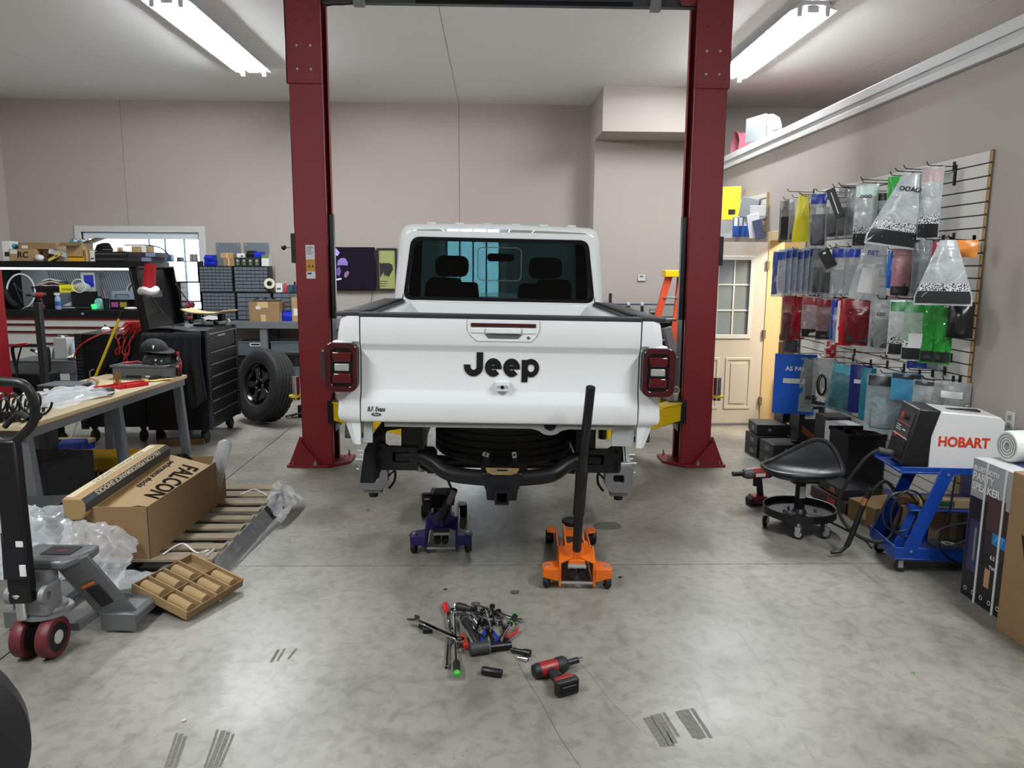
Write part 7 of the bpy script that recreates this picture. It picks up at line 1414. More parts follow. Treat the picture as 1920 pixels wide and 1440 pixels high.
t = pxb((419,484,439,499), 11.0, zt_, .16, 'small_carton', 'lower brown carton on the drawer cabinets', 'box', M_card, 0, G4); w,h,d = dims(t); MB().box((-.01,-d/2-.001,0),(.01,-d/2,h)).build('tape', M_tape, t)
t = pxb((413,474,436,484), 11.0, zt_+h, .14, 'small_carton', 'upper brown carton on the drawer cabinets', 'box', M_cardl, 5, G4); w,h,d = dims(t); MB().box((-.01,-d/2-.001,0),(.01,-d/2,h)).build('tape', M_tape, t)
for i in range(4):
    t = pxb((440+i*12,483,451+i*12,499), 11.0, zt_, .15, 'black_carton', ['first','second','third','fourth'][i]+' black picture carton from the left on the cabinets', 'box', M_bbox, 0, G4); w,h,d = dims(t); MB().lathe([(.0,.001),(.022,.001),(.022,0)], 12, (0,-d/2,h*.62), (0,-1,0)).build('picture', mat('print_pale', '#8d8f85', .5), t); MB().box((-.02,-d/2-.001,h*.15),(.02,-d/2,h*.35)).build('green_print', mat('print_moss', '#5d7a3f', .5), t)
hb_ = h
t = pxb((444,475,459,483), 11.0, zt_+hb_, .12, 'white_carton', 'small white carton on the black cartons', 'box', M_paper, 0, G4); MB().box((.0,-.061,.01),(.03,-.06,.03)).build('print_block', M_ink, t)
bin_((462,470,476,483), 11.0, zt_+hb_, 'black stacking bin on the black cartons', M_blk, G4); bin_((476,472,491,483), 11.0, zt_+hb_, 'blue stacking bin on the black cartons', M_blue, G4)
t = pxb((490,478,504,499), 11.0, zt_, .15, 'white_carton', 'pale carton with green top at the right end of the cabinets', 'box', M_paper, 0, G4); w,h,d = dims(t); MB().box((-w/2,-d/2-.001,h*.7),(w/2,-d/2,h)).build('green_print', mat('print_moss', '#5d7a3f', .5), t)
for i,(px,l) in enumerate((((311,477,321,487),'small blue box on the clear rack'),((331,482,340,487),'tiny grey box on the clear rack'),((355,476,366,487),'grey split box on the clear rack'))):
    t = pxb(px, 11.05, 1.80, .1, 'small_box', l, 'box', (mat('box_steel_blue', '#33597f', .5), M_gpl, mat('box_taupe', '#8a8580', .6))[i], 0, G4); w,h,d = dims(t); MB().box((-.004,-d/2-.001,0),(.004,-d/2,h)).build('seam', M_ink, t)
# grey boards on the wall
for i,(a,c) in enumerate(((405,453),(457,506))):
    p0, p1 = atY(a,455,YB-.01), atY(c,500,YB-.01); t = thing('grey_board', ['left grey metal board on the rear wall','right grey metal board on the rear wall'][i], 'wall board', ((p0.x+p1.x)/2,YB-.005,1.50), 0, 'grey boards on the rear wall'); w = p1.x-p0.x; MB().box((-w/2,-.015,0),(w/2,.0,p0.z-1.50)).build('sheet', mat('board_grey', '#6a7278', .5), t, bevel=.002)
    for s in (-1,1): MB().cyl((s*(w/2-.03),-.015,p0.z-1.53),(s*(w/2-.03),-.019,p0.z-1.53), .010, n=10).build('screw', M_zinc, t)
# things on the rear bench
G5 = 'things on the rear bench'
t = pxb((468,566,527,602), 10.76, BT, .34, 'brown_carton', 'brown carton with cream tape on the rear bench', 'box', M_card, -6, G5); w,h,d = dims(t); MB().box((-.05,-d/2-.0012,0),(.02,-d/2,h*.35)).build('tape', M_tape, t); MB().box((-.10,-d/2-.0012,h*.7),(.06,-d/2,h)).build('tape', M_tape, t); MB().box((-.12,-d/2-.0022,h*.62),(-.05,-d/2-.001,h*.78)).build('label', M_paper, t)
t = thing('water_bottle', 'clear water bottle beside the brown carton', 'bottle', Vector((atY(524,600,10.80).x,10.80,BT)), 0, G5); MB().lathe([(.0,0),(.032,.002),(.033,.10),(.03,.14),(.013,.18),(.0,.18)], 16).build('bottle', M_poly2, t, smooth=40); MB().lathe([(.0335,.08),(.034,.08),(.034,.12),(.0335,.12)], 16).build('label', mat('label_sky', '#7e9cc8', .5), t); MB().cyl((0,0,.178),(0,0,.2), .014, n=12).build('cap', M_paper, t)
bin_((531,583,550,603), 10.82, BT, 'blue stacking bin on the rear bench', M_blue, G5)
t = pxb((547,558,562,603), 10.78, BT, .2, 'tall_carton', 'tall brown carton with white label next to the lift column', 'box', M_cardl, 0, G5); w,h,d = dims(t); MB().box((-.03,-d/2-.001,h*.25),(.03,-d/2,h*.55)).build('label', M_paper, t)
t = thing('parts_tray', 'silver tray of small parts lying on the brown carton', 'tray', Vector((atY(492,563,10.85).x,10.95,BT+.29)), 0, G5); MB().box((-.17,-.1,0),(.25,.1,.02)).build('tray', M_steel, t); 
for k in range(6): MB().cyl((-.12+.06*k,-.05,.02),(-.12+.06*k+.03,.03,.03), .008, n=6).build('part', M_zinc if k%2 else M_blk, t)
t = thing('tape_roll', 'roll of cream tape hung beside the drawer cabinets', 'tape roll', Vector((atY(506,530,10.95).x,10.93,1.40)), 0, G5); MB().lathe([(.035,-.02),(.075,-.02),(.075,.02),(.035,.02)], 28, (0,0,.09), (.25,-1,0), close=True).build('tape', mat('tape_cream', '#d3cbb9', .5), t, smooth=35); MB().lathe([(.032,-.021),(.037,-.021),(.037,.021),(.032,.021)], 24, (0,0,.09), (.25,-1,0), close=True).build('core', M_blk, t); MB().box((-.01,.0,-.04),(.01,.04,.09)).build('peg', M_blk, t)
for i,(px,col,l) in enumerate((((517,531,529,551),'#d9d9d6','white carton on the low drawer cabinet'),((531,530,537,551),'#b0262f','red tube standing on the low drawer cabinet'),((539,534,548,551),'#3a4450','dark round tape reel on the low drawer cabinet'),((547,531,556,551),'#26304f','navy bottle on the low drawer cabinet'))):
    x = atY((px[0]+px[2])/2,px[3],11.0).x; w = (px[2]-px[0])*.0078; h = atY(px[0],px[1],11.0).z-zm; t = thing('shelf_item', l, 'bottle' if i in (1,3) else ('tape reel' if i==2 else 'box'), (x,11.06,zm), 0, G4)
    mm = mat('item_'+col.strip('#'), col, .4)
    if i == 0: MB().box((-w/2,-.05,0),(w/2,.05,h)).build('body', mm, t, bevel=.002); MB().box((-w*.3,-.051,h*.3),(w*.3,-.05,h*.5)).build('print_block', M_gpl, t)
    elif i == 2: MB().lathe([(.02,-.02),(h/2,-.02),(h/2,.02),(.02,.02)], 20, (0,0,h/2), (0,1,0), close=True).build('reel', mm, t); MB().lathe([(.0,-.022),(.02,-.022),(.02,.022),(.0,.022)], 14, (0,0,h/2), (0,1,0)).build('hub', mat('hub_green', '#2f5a45', .5), t)
    else: MB().lathe([(.0,0),(w/2,0),(w/2,h*.7),(w/4,h*.85),(w/4,h),(.0,h)], 14).build('body', mm, t, smooth=40); MB().cyl((0,0,h),(0,0,h+.02), w/5, n=10).build('cap', M_paper if i==1 else M_blk, t)
t = thing('red_drill', 'red cordless drill pack on the rear bench left of the skateboard', 'power tool', Vector((atY(352,600,10.8).x,10.85,BT)), R(60), G5); impact(t, k=1.1)
crumple('white_bag', 'white and pink plastic bag slumped on the rear bench', 'bag', [Vector((atY(368,600,10.75).x,10.75,BT)), Vector((atY(414,600,10.75).x,10.75,BT)), Vector((atY(414,600,10.75).x,11.0,BT)), Vector((atY(368,600,10.75).x,11.0,BT))], 10, 8, .04, mat('bag_white', '#cfc9cc', .5), 21, lambda u,v: .05*math.sin(PI*u)*math.sin(PI*v), group=G5)
# under the rear bench
def basket(px, Y, base, label, m, handle=True):
    x0,y0,x1,y1 = px; a, c = atY(x0,y1,Y).x, atY(x1,y1,Y).x; w = c-a; h = atY(x0,y0,Y).z-base; t = thing('storage_basket', label, 'storage bin', ((a+c)/2,Y,base), 0, 'bins under the rear bench')
    b = MB(); b.box((-w/2,0,0),(w/2,.4,.01)); b.box((-w/2,0,.01),(w/2,.01,h)); b.box((-w/2,.39,.01),(w/2,.4,h)); b.box((-w/2,.01,.01),(-w/2+.01,.39,h)); b.box((w/2-.01,.01,.01),(w/2,.39,h)); b.build('bin', m, t, bevel=.004)
    MB().box((-w/2-.008,-.008,h-.02),(w/2+.008,.0,h+.004)).build('rim', m, t)
    if handle: MB().ring([(p[0]+w*.2,p[1]+h*.78) for p in rrect(.16,.05,.024,3)], [(p[0]+w*.2,p[1]+h*.78) for p in rrect(.13,.026,.012,3)], -.008, .0, 'xz').build('handle_ring', M_paper, t); MB().box((w*.2-.06,-.004,h*.78-.012),(w*.2+.06,-.001,h*.78+.012)).build('handle_slot', M_blkm, t)
    return t
M_bing = mat('bin_slate', '#4d555c', .45); M_binc = mat('bin_smoke', '#565e64', .3)
basket((448,640,494,676), 10.80, .46, 'grey basket with a white handle ring under the rear bench', M_bing); t = thing('bin_stand', 'dark crate holding up the grey basket', 'crate', (atY(470,690,10.8).x,11.0,.11)); MB().box((-.2,-.18,0),(.2,.2,.35)).build('crate', M_blkm, t)
basket((510,688,562,725), 10.86, .11, 'lower smoked storage bin under the rear bench', M_binc, False); basket((509,640,562,683), 10.86, .50, 'upper smoked storage bin under the rear bench', M_binc, False)
t = thing('flat_tray', 'dark flat tray between the two smoked storage bins', 'tray', (atY(536,687,10.86).x,11.05,.455)); MB().box((-.24,-.20,0),(.24,.2,.045)).build('lid', M_blk, t, bevel=.006)
bk = thing('white_bucket', 'white plastic bucket of rags on the rear bench shelf', 'bucket', (atY(530,724,10.74).x,10.74,.11)); MB().lathe([(.0,0),(.105,0),(.125,.22),(.14,.225),(.14,.245),(.13,.25),(.0,.25)], 28).build('bucket', mat('bucket_white', '#cfcfcb', .4), bk, smooth=35); MB().lathe([(.128,.20),(.136,.20),(.136,.212),(.128,.212)], 28, close=True).build('rim_band', mat('bucket_white', '#cfcfcb', .4), bk)
crumple('rag_heap', 'torn white rags heaped in the bucket', 'rag', [bk.location+Vector((-.09,-.09,.25)), bk.location+Vector((.09,-.09,.25)), bk.location+Vector((.09,.09,.25)), bk.location+Vector((-.09,.09,.25))], 8, 8, .05, M_paper, 23, lambda u,v: .05*math.sin(PI*u)*math.sin(PI*v))
# ================================================================ floor jacks and hand tools
M_purple = mat('purple_paint', '#221a5c', .4, var=.15, scale=14)
def floor_jack(t, m, sc=1.0, lift=.10):
    """rear (handle end) towards -y, saddle end towards +y"""
    S = sc
    for s in (-1,1):
        MB().prism([(0,.02),(.02,.15),(.16,.19),(.30,.13),(.70,.10),(.74,.06),(.70,.03),(.05,.015)], s*.088*S, s*.100*S, 'yz').build('side_plate', m, t, bevel=.002)
        w = MB().prism([(s*.10*S,.0),(s*.185*S,.005),(s*.195*S,.04),(s*.185*S,.10),(s*.10*S,.14)], .105, .117, 'xy').build('rear_wing', m, t, bevel=.003)
        MB().prism([(s*.10*S,.118),(s*.19*S,.105),(s*.185*S,.07),(s*.10*S,.05)], .0, .008, 'xz').build('wing_web', m, t)
        c = MB().cyl((s*.165*S,.045,.117),(s*.165*S,.045,.128), .014, n=8).build('caster_bolt', M_zinc, t)
        MB().lathe([(.0,-.016),(.034,-.016),(.040,-.010),(.040,.010),(.034,.016),(.0,.016)], 22, (s*.165*S,.035,.041), (1,.25*s,0)).build('rear_wheel', M_rub, c, smooth=35)
        for q in (-1,1): MB().box((s*.165*S+q*.02-.003,.015,.035),(s*.165*S+q*.02+.003,.065,.107)).build('fork', m, c)
        MB().lathe([(.0,-.026),(.040,-.026),(.046,-.02),(.046,.02),(.040,.026),(.0,.026)], 22, (s*.135*S,.70,.047), (1,0,0)).build('front_wheel', M_blk, t, smooth=35)
        MB().prism([(s*.10*S,.62),(s*.155*S,.64),(s*.155*S,.72),(s*.10*S,.74)], .09, .104, 'xy').build('front_guard', m, t, bevel=.006)
        MB().bar((s*.055*S,.20,.155),(s*.05*S,.66,.13+lift*.6), .012, .05).build('lift_arm', m, t, bevel=.003)
        MB().add([(s*.02,.075,.155),(s*.088,.02,.145),(s*.088,.14,.185),(s*.02,.11,.235),(s*.012,.075,.165),(s*.012,.11,.245)], [(0,1,2,3),(4,5,3,0)]).build('gusset', m, t, solid=.008)
        MB().cyl((s*.024,.03,.075),(s*.024,.16,.085), .02, n=14).build('pump_cylinder', mat('jack_grey', '#4d4f52', .4, .5), t, smooth=35); MB().lathe([(.0,.006),(.021,.004),(.023,-.02)], 14, (s*.024,.03,.075), (0,-1,0)).build('pump_cap', M_blk, t, smooth=1)
    MB().cyl((-.10*S,.015,.035),(.10*S,.015,.035), .009, n=10).build('rear_rod', M_zinc, t, smooth=35)
    MB().prism([(-.088*S,.16),(.088*S,.16),(.075*S,.34),(-.075*S,.34)], .145, .155, 'xy').build('cover_plate', m, t); MB().prism([(-.05*S,.30),(.05*S,.30),(.05*S,.40),(-.05*S,.40)], .157, .1585, 'xy').build('warning_label', M_ink, t)
    MB().box((-.05*S,.36,.11),(.05*S,.62,.13)).build('arm_web', m, t, bevel=.003)
    sz = .14+lift*.6
    sd = MB().lathe([(.0,0),(.05,0),(.06,.012),(.062,.03),(.05,.032),(.045,.022),(.0,.022)], 28, (0,.665,sz)).build('saddle', M_rub, t, smooth=35)
    MB().tube([(0,.09,.14),(0,.085,.20),(0,.082,.255)], [.024,.022,.024], 14).build('handle_socket', m, t, smooth=1)
    MB().box((-.05,.055,.10),(.05,.11,.15)).build('yoke', m, t, bevel=.006)
    MB().cyl((-.05,.05,.115),(.05,.05,.115), .014, n=12).build('yoke_roller', M_zinc, t, smooth=35)
oj = thing('floor_jack', 'orange floor jack with a tall black handle behind the truck', 'floor jack', (.465,3.86,0), R(-3)); floor_jack(oj, M_orange, 1.0, .0)
hb0 = Vector((0,.085,.20)); MB().tube([hb0, Vector((.0,-.0,.42)), Vector((.0,-.055,.56))], .025, 14).build('handle', M_steelblk, oj, smooth=1)
MB().tube([Vector((.0,-.008,.44)), Vector((.004,-.115,.70)), Vector((.0042,-.119,.71))], [.032,.032,.026], 14).build('handle_sleeve', M_steelblk, oj, smooth=1)
MB().tube([Vector((.0,-.033,.50)), Vector((.008,-.165,.82)), Vector((.025,-.305,1.175))], [.027,.024,.0235], 14).build('handle_upper', M_steelblk, oj, smooth=1); MB().cyl((.025,-.3050,1.1752),(.02509,-.3057,1.177), .0195, n=14).build('handle_bore', M_blkm, oj)
pj_ = thing('floor_jack', 'dark purple floor jack in shadow under the truck', 'floor jack', (-.315,4.38,0), R(2)); floor_jack(pj_, M_purple, 1.0, .06)
MB().tube([Vector((0,.085,.20)),Vector((.045,.06,.31))], .026, 14).build('handle_stub', M_steelblk, pj_, smooth=1); MB().tube([Vector((.04,.062,.29)),Vector((.085,.04,.40))], .021, 14).build('handle', mat('handle_grey', '#6a6c6e', .4, .5), pj_, smooth=1); MB().cyl((.085,.04,.40),(.0857,.0396,.402), .016, n=12).build('handle_bore', M_blkm, pj_)
MB().box((-.085,.40,.16),(.03,.58,.25)).build('saddle_block', M_blkm, pj_, bevel=.01); MB().box((-.14,.50,.10),(-.085,.56,.20)).build('side_lug', M_blk, pj_, bevel=.006)
lb = thing('sensor_box', 'small black sensor box hanging on a hose over the purple jack', 'sensor', (-.425,4.70,.235), R(8)); MB().box((-.035,-.03,0),(.035,.03,.055)).build('box', M_blk, lb, bevel=.01); MB().box((-.02,-.0315,.022),(.015,-.03,.030)).build('label', M_paper, lb); MB().tube([(.03,0,.05),(.05,.0,.09)], .012, 8).build('fitting', M_steel, lb)
# hand tools: each laid between two points of the floor
def lay(p0, p1, z=0.0):
    a, c = atZ(*p0, z), atZ(*p1, z); d = c-a; return a, d.length, math.atan2(d.y, d.x)
def tool(name, label, p0, p1, z=0.0, cat='tool'):
    a, L, rz = lay(p0, p1, z); t = thing(name, label, cat, (a.x,a.y,z), rz, 'hand tools in the pile on the floor'); return t, L
def open_end(mb, x, s, r=.022, th=.006, z=.0):
    pts = []
    for k in range(13): a = R(55+250*k/12); pts.append((x+s*(-r*math.cos(a)*-1 if False else r*math.cos(a)), r*math.sin(a)))
    pts += [(x+s*.004,-.009),(x-s*.006,-.008),(x-s*.006,.008),(x+s*.004,.009)]
    mb.prism(pts, z, z+th, 'xy')
def ring_end(mb, x, r=.016, th=.009, z=0): mb.lathe([(r*.6,z),(r,z),(r,z+th),(r*.6,z+th)], 16, (x,0,0), close=True)
t, L = tool('combination_wrench', 'large chrome open-ended wrench sticking out left of the pile', (771,1160), (866,1203), .03)
b = MB(); open_end(b, .015, -1, .034, .010); b.build('open_end', M_chr, t); MB().box((.035,-.013,.0),(L-.02,.013,.008)).build('shank', M_chr, t, bevel=.003); b = MB(); ring_end(b, L-.012, .021, .011); b.build('ring_end', M_chr, t, smooth=35)
t, L = tool('screwdriver', 'red handled screwdriver at the top left of the pile', (834,1137), (846,1208), .0)
MB().lathe([(.0,0),(.012,.002),(.016,.015),(.013,.04),(.0145,.085),(.010,.098),(.0,.1)], 14, (0,0,.016), (1,0,0)).build('handle', M_redpl, t, smooth=50); MB().cyl((.095,0,.016),(L,0,.012), .005, n=8).build('shaft', M_chr, t, smooth=35)
t, L = tool('ratchet', 'long chrome ratchet with green-ended black grip pointing at the viewer', (851,1146), (857,1274), .012)
MB().lathe([(.0,-.006),(.02,-.006),(.022,.0),(.02,.008),(.0,.008)], 18, (.02,0,.012)).build('head', M_chr, t, smooth=35); MB().cyl((.035,0,.012),(L-.12,0,.016), .0065, n=10).build('shank', M_chr, t, smooth=35); MB().lathe([(.0,0),(.009,0),(.016,.02),(.0155,.08),(.014,.10),(.0,.10)], 14, (L-.125,0,.016), (1,0,0)).build('grip', M_tblk, t, smooth=40); MB().lathe([(.0,.022),(.010,.02),(.0155,.012),(.0155,.0),(.0,0)], 14, (L-.025,0,.016), (1,0,0)).build('end_cap', mat('lime_green', '#3fae35', .4), t, smooth=40)
t, L = tool('extension_bar', 'chrome extension bar with socket left of the green ratchet', (841,1208), (837,1256)); MB().cyl((0,0,.010),(L-.04,0,.010), .0065, n=10).build('bar', M_chr, t, smooth=35); MB().cyl((L-.045,0,.011),(L,0,.011), .0105, n=12).build('socket', M_chr, t, smooth=35); MB().cyl((L,0,.011),(L+.0008,0,.011), .007, n=10).build('bore', M_blkm, t)
t, L = tool('rubber_mallet', 'black mallet head with short stub at the front of the pile', (881,1229), (958,1217)); MB().lathe([(.0,0),(.026,.0),(.029,.004),(.029,.092),(.026,.096),(.0,.096)], 22, (0,0,.029), (1,0,0)).build('head', mat('mallet_grey', '#2a2c2f', .6), t, smooth=40); MB().cyl((.096,0,.024),(L,0,.020), .018, n=16).build('stub', M_steelblk, t, smooth=35); MB().lathe([(.0285,.085),(.0305,.085),(.0305,.09),(.0285,.09)], 22, (0,0,.029), (1,0,0), close=True).build('band', M_gpl, t)
t, L = tool('air_tool', 'long black gripped tool in the middle of the pile', (868,1163), (897,1219), .014); MB().lathe([(.0,0),(.018,.004),(.022,.02),(.020,.10),(.014,.13),(.012,L-.01),(.0,L)], 16, (0,0,.022), (1,0,0)).build('grip', M_tblk, t, smooth=50); MB().lathe([(.021,.05),(.0225,.05),(.0225,.056),(.021,.056)], 16, (0,0,.022), (1,0,0), close=True).build('ring', M_gpl, t)
t, L = tool('air_ratchet', 'stubby black ratchet head at the top of the pile', (856,1144), (884,1150), .022); MB().lathe([(.0,0),(.018,0),(.022,.02),(.02,.05),(.014,.06),(.014,L),(.0,L)], 16, (0,0,.022), (1,0,0)).build('body', M_tblk, t, smooth=45); MB().lathe([(.0,0),(.012,0),(.012,.01),(.0,.01)], 12, (-.008,0,.022), (1,0,0)).build('drive', M_chr, t)
t, L = tool('ring_wrench', 'long chrome ring wrench at the upper right of the pile', (887,1134), (975,1166), .012); b = MB(); ring_end(b, .018, .024, .012); b.build('ring_end', M_chr, t, smooth=35); MB().box((.038,-.008,.002),(L-.025,.008,.009)).build('shank', M_chr, t, bevel=.002); b = MB(); open_end(b, L-.005, 1, .020, .008); b.build('open_end', M_chr, t)
t, L = tool('nut_driver', 'black nut driver with two green rings on the right of the pile', (967,1158), (936,1206), .02); MB().lathe([(.0,0),(.012,.002),(.0135,.01),(.0125,.08),(.0135,.098),(.0,.10)], 14, (0,0,.014), (1,0,0)).build('grip', M_tblk, t, smooth=45)
for x in (.006,.09): MB().lathe([(.0125,x),(.015,x),(.015,x+.007),(.0125,x+.007)], 14, (0,0,.014), (1,0,0), close=True).build('green_ring', mat('lime_green', '#3fae35', .4), t)
MB().cyl((.1,0,.014),(L,0,.010), .0075, n=10).build('shaft', M_chr, t, smooth=35)
def pliers(label, p0, p1, col, spread):
    t, L = tool('pliers', label, p0, p1, .008); hl = L*.6
    for s in (-1,1):
        MB().tube(smooth_path([(0,s*spread,.010),(hl*.4,s*spread*1.15,.010),(hl*.85,s*spread*.4,.010),(hl,s*.004,.010)],5), [.0075]*11+[.006]*5, 8).build('handle', col, t, smooth=1); MB().prism([(hl,s*.001),(hl*1.05,s*.014),(L*.95,s*.006),(L,s*.001)], .004, .014, 'xy').build('jaw', M_steelblk, t, bevel=.002)
    MB().cyl((hl,0,.002),(hl,0,.018), .008, n=12).build('pivot', M_steel, t)
M_bgrip = mat('blue_grip', '#1c2f9a', .45); M_rgrip = mat('red_grip', '#b0262a', .45)
pliers('blue handled pliers in the middle of the pile', (919,1209), (912,1163), M_bgrip, .030); pliers('red handled pliers on the right of the pile', (962,1181), (942,1213), M_rgrip, .022)
t, L = tool('screwdriver', 'black and orange screwdriver left of the mallet', (866,1196), (876,1221)); MB().lathe([(.0,0),(.012,.002),(.016,.02),(.014,.06),(.015,L*.8),(.0,L*.82)], 14, (0,0,.016), (1,0,0)).build('handle', mat('dull_orange', '#9a3a1c', .45), t, smooth=45); MB().lathe([(.0,0),(.0145,0),(.0145,.02),(.0,.022)], 14, (L*.8,0,.016), (1,0,0)).build('end_cap', M_rgrip, t, smooth=40)
t, L = tool('impact_socket', 'long dark impact socket at the right of the mallet', (958,1224), (994,1232)); MB().lathe([(.0,0),(.009,0),(.011,.05),(.012,L*.62),(.017,L*.66),(.017,L),(.0,L)], 16, (0,0,.017), (1,0,0)).build('body', M_steelblk, t, smooth=35); MB().cyl((L,0,.017),(L+.0008,0,.017), .012, n=12).build('bore', M_blkm, t)
t, L = tool('bit_socket', 'short chrome bit socket in front of the long dark socket', (971,1237), (990,1241)); MB().lathe([(.0,0),(.005,0),(.006,.012),(.010,.016),(.011,L),(.0,L)], 14, (0,0,.011), (1,0,0)).build('body', M_chr, t, smooth=35); MB().cyl((L,0,.011),(L+.0008,0,.011), .007, n=10).build('bore', M_blkm, t)
t, L = tool('deep_socket', 'lone black deep socket lying in front of the pile', (904,1264), (941,1270)); MB().lathe([(.0,0),(.016,0),(.018,.004),(.018,L-.004),(.016,L),(.0,L)], 18, (0,0,.018), (1,0,0)).build('body', M_steelblk, t, smooth=35); MB().cyl((L,0,.018),(L+.0008,0,.018), .012, n=12).build('bore', M_blkm, t)
for i,(p0,p1,l) in enumerate((((788,1178),(798,1182),'black socket under the large wrench, further left'),((793,1187),(812,1186),'black socket under the large wrench, nearer'))):
    t, L = tool('impact_socket', l, p0, p1); MB().lathe([(.0,0),(.014,0),(.015,.004),(.015,L-.003),(.0,L)], 16, (0,0,.015), (1,0,0)).build('body', M_steelblk, t, smooth=35); MB().cyl((0,0,.015),(-.0008,0,.015), .010, n=12).build('bore', M_blkm, t)
rn = random.Random(5)
segs = [((878,1150),(900,1180)),((890,1146),(915,1172)),((905,1150),(890,1190)),((895,1158),(935,1168)),((902,1172),(930,1152)),((880,1172),(905,1200)),((910,1146),(922,1190)),((923,1140),(926,1172)),((935,1150),(945,1185)),((850,1185),(862,1222)),((915,1185),(925,1212))]
nms = ['short dark wrench behind the long grip','dark ratchet in the heart of the pile','chrome bar crossing the pile','dark wrench lying over the chrome bar','chrome wrench pointing up right in the pile','dark socket bar beside the long grip','black chrome wrench above the blue pliers','chrome joint at the top of the pile','dark ratchet near the green ringed driver','dark bar beside the green ratchet','slim dark bar between the blue handles']
for i,((a_,c_),l) in enumerate(zip(segs,nms)):
    t, L = tool('wrench', l, a_, c_, .004+.004*(i%4)); mm = (M_chr, M_steelblk, mat('dark_chrome', '#5a5d61', .2, 1.0))[i%3]
    MB().cyl((.01,0,.008),(L-.01,0,.009), .0065, n=8).build('shank', mm, t, smooth=35); MB().lathe([(.0,-.008),(.013,-.008),(.015,.0),(.013,.009),(.0,.009)], 14, (0,0,.009)).build('head', mm, t, smooth=35); MB().cyl((L-.02,0,.010),(L+.006,0,.010), .010, n=10).build('socket_end', mm, t, smooth=35)
# cordless impact wrench lying on its side in the foreground
nose = (atZ(1085,1246)-atZ(1025,1262)); nose.z = 0; nose.normalize(); up_ = Vector((0,0,1)); side = up_.cross(-nose)
Xl = -nose; hd2 = (atZ(1070,1304)-atZ(1038,1262)); hd2.z = 0; Zl = -(hd2-nose*hd2.dot(nose)).normalized(); Yl = Zl.cross(Xl)
o0 = atZ(1066,1306); im = thing('impact_wrench', 'red and black cordless impact wrench lying in the foreground', 'power tool', (o0.x,o0.y,.036))
im.rotation_euler = Matrix(((Xl.x,Yl.x,Zl.x),(Xl.y,Yl.y,Zl.y),(Xl.z,Yl.z,Zl.z))).to_euler(); impact(im, k=.86)
MB().box((-.045,-.02,-.0015),(.04,.02,.0)).build('battery_label', M_blkm, im); MB().box((-.035,.006,-.0022),(.03,.012,-.0015)).build('label_print', mat('label_grey', '#5a5d60', .5), im); MB().lathe([(.0325,-.040),(.0345,-.045),(.0345,-.08),(.026,-.092),(.024,-.09)], 20, (.0,0,.1763), (1,0,0)).build('nose_boot', M_tblk, im, smooth=40); MB().cyl((-.148,0,.1763),(-.175,0,.1763), .009, n=10).build('bit_holder', M_chr, im, smooth=35)
# bits of litter on the floor
for i,(x,y,r,l) in enumerate(((965,1112,.022,'dry brown leaf scrap behind the tool pile'),(835,1106,.010,'small dark crumb left of the leaf'),(412,1128,.010,'white paper scrap beside the tube tray'),(1712,1262,.006,'tiny green plastic bit on the right of the floor'),(690,957,.012,'pale leaf bit under the left corner of the truck'),(1163,1083,.009,'small dark crumb right of the orange jack'),(345,1352,.008,'white chip in the left foreground'))):
    p = atZ(x,y); t = thing('floor_litter', l, 'litter', (p.x,p.y,.001), R(40*i)); MB().grid(lambda u,v,r=r: ((u-.5)*2*r, (v-.5)*1.4*r, .002+.35*r*abs(math.sin(5*u+3*v))), 5, 4).build('scrap', (mat('leaf_brown', '#5a4634', .9), M_blkm, M_paper, mat('lime_green', '#3fae35', .4), mat('leaf_pale', '#8a8272', .9), M_blkm, M_paper)[i], t, solid=.001)
# ================================================================ rear wall, ladder, foreground tyre
M_scr = mat('screen_dark', '#07060d', .15, emit='#120d22', estr=.6)
p0, p1 = atY(622,463,YB-.06), atY(705,545,YB-.06)
TVW = .95
tv = thing('television', 'flat television with a dark purple picture on the rear wall', 'television', (p1.x-TVW/2,YB-.05,p1.z)); hT = p0.z-p1.z
MB().box((-TVW/2,-.025,0),(TVW/2,.0,hT)).build('bezel', M_blkg, tv, bevel=.004); MB().box((-TVW/2+.012,-.0265,.022),(TVW/2-.012,-.025,hT-.012)).build('screen', M_scr, tv)
def glow(nm_, pts, c, e): MB().prism(pts, -.0275, -.0265, 'xz').build(nm_, mat('scr_'+c.strip('#'), c, .4, emit=c, estr=e), tv)
ox = lambda p: atY(p,500,YB-.06).x-tv.location.x; oz = lambda p: atY(650,p,YB-.06).z-tv.location.z
glow('violet_light', [(ox(626),oz(466)),(ox(632),oz(466)),(ox(638),oz(474)),(ox(634),oz(480)),(ox(626),oz(478))], '#8c78c0', .8)
glow('violet_shape', [(ox(634),oz(489)),(ox(640),oz(484)),(ox(648),oz(484)),(ox(653),oz(492)),(ox(652),oz(498)),(ox(642),oz(497)),(ox(633),oz(498))], '#6f5c9c', .55)
glow('violet_shape', [(ox(632),oz(503)),(ox(637),oz(500)),(ox(640),oz(510)),(ox(636),oz(518)),(ox(631),oz(515))], '#54447e', .5)
glow('violet_shape', [(ox(646),oz(512)),(ox(652),oz(507)),(ox(655),oz(512)),(ox(649),oz(521)),(ox(645),oz(519))], '#7a5a80', .4)
glow('pale_shape', [(ox(630),oz(523)),(ox(640),oz(521)),(ox(640),oz(524)),(ox(630),oz(526))], '#b5a6dc', .8)
MB().box((-.12,-.0,hT*.3),(.12,.05,hT*.7)).build('wall_mount', M_blk, tv)
MB().tube([(ox(697),.02,0),(ox(694),.02,-.15),(ox(693),.02,-.28)], .004, 5).build('cable', M_blk, tv)
q0, q1 = atY(706,465,YB-.06), atY(745,545,YB-.06); po = thing('framed_poster', 'black framed yellow and black poster beside the television', 'poster', ((q0.x+q1.x)/2,YB-.04,q1.z)); w = q1.x-q0.x; h = q0.z-q1.z
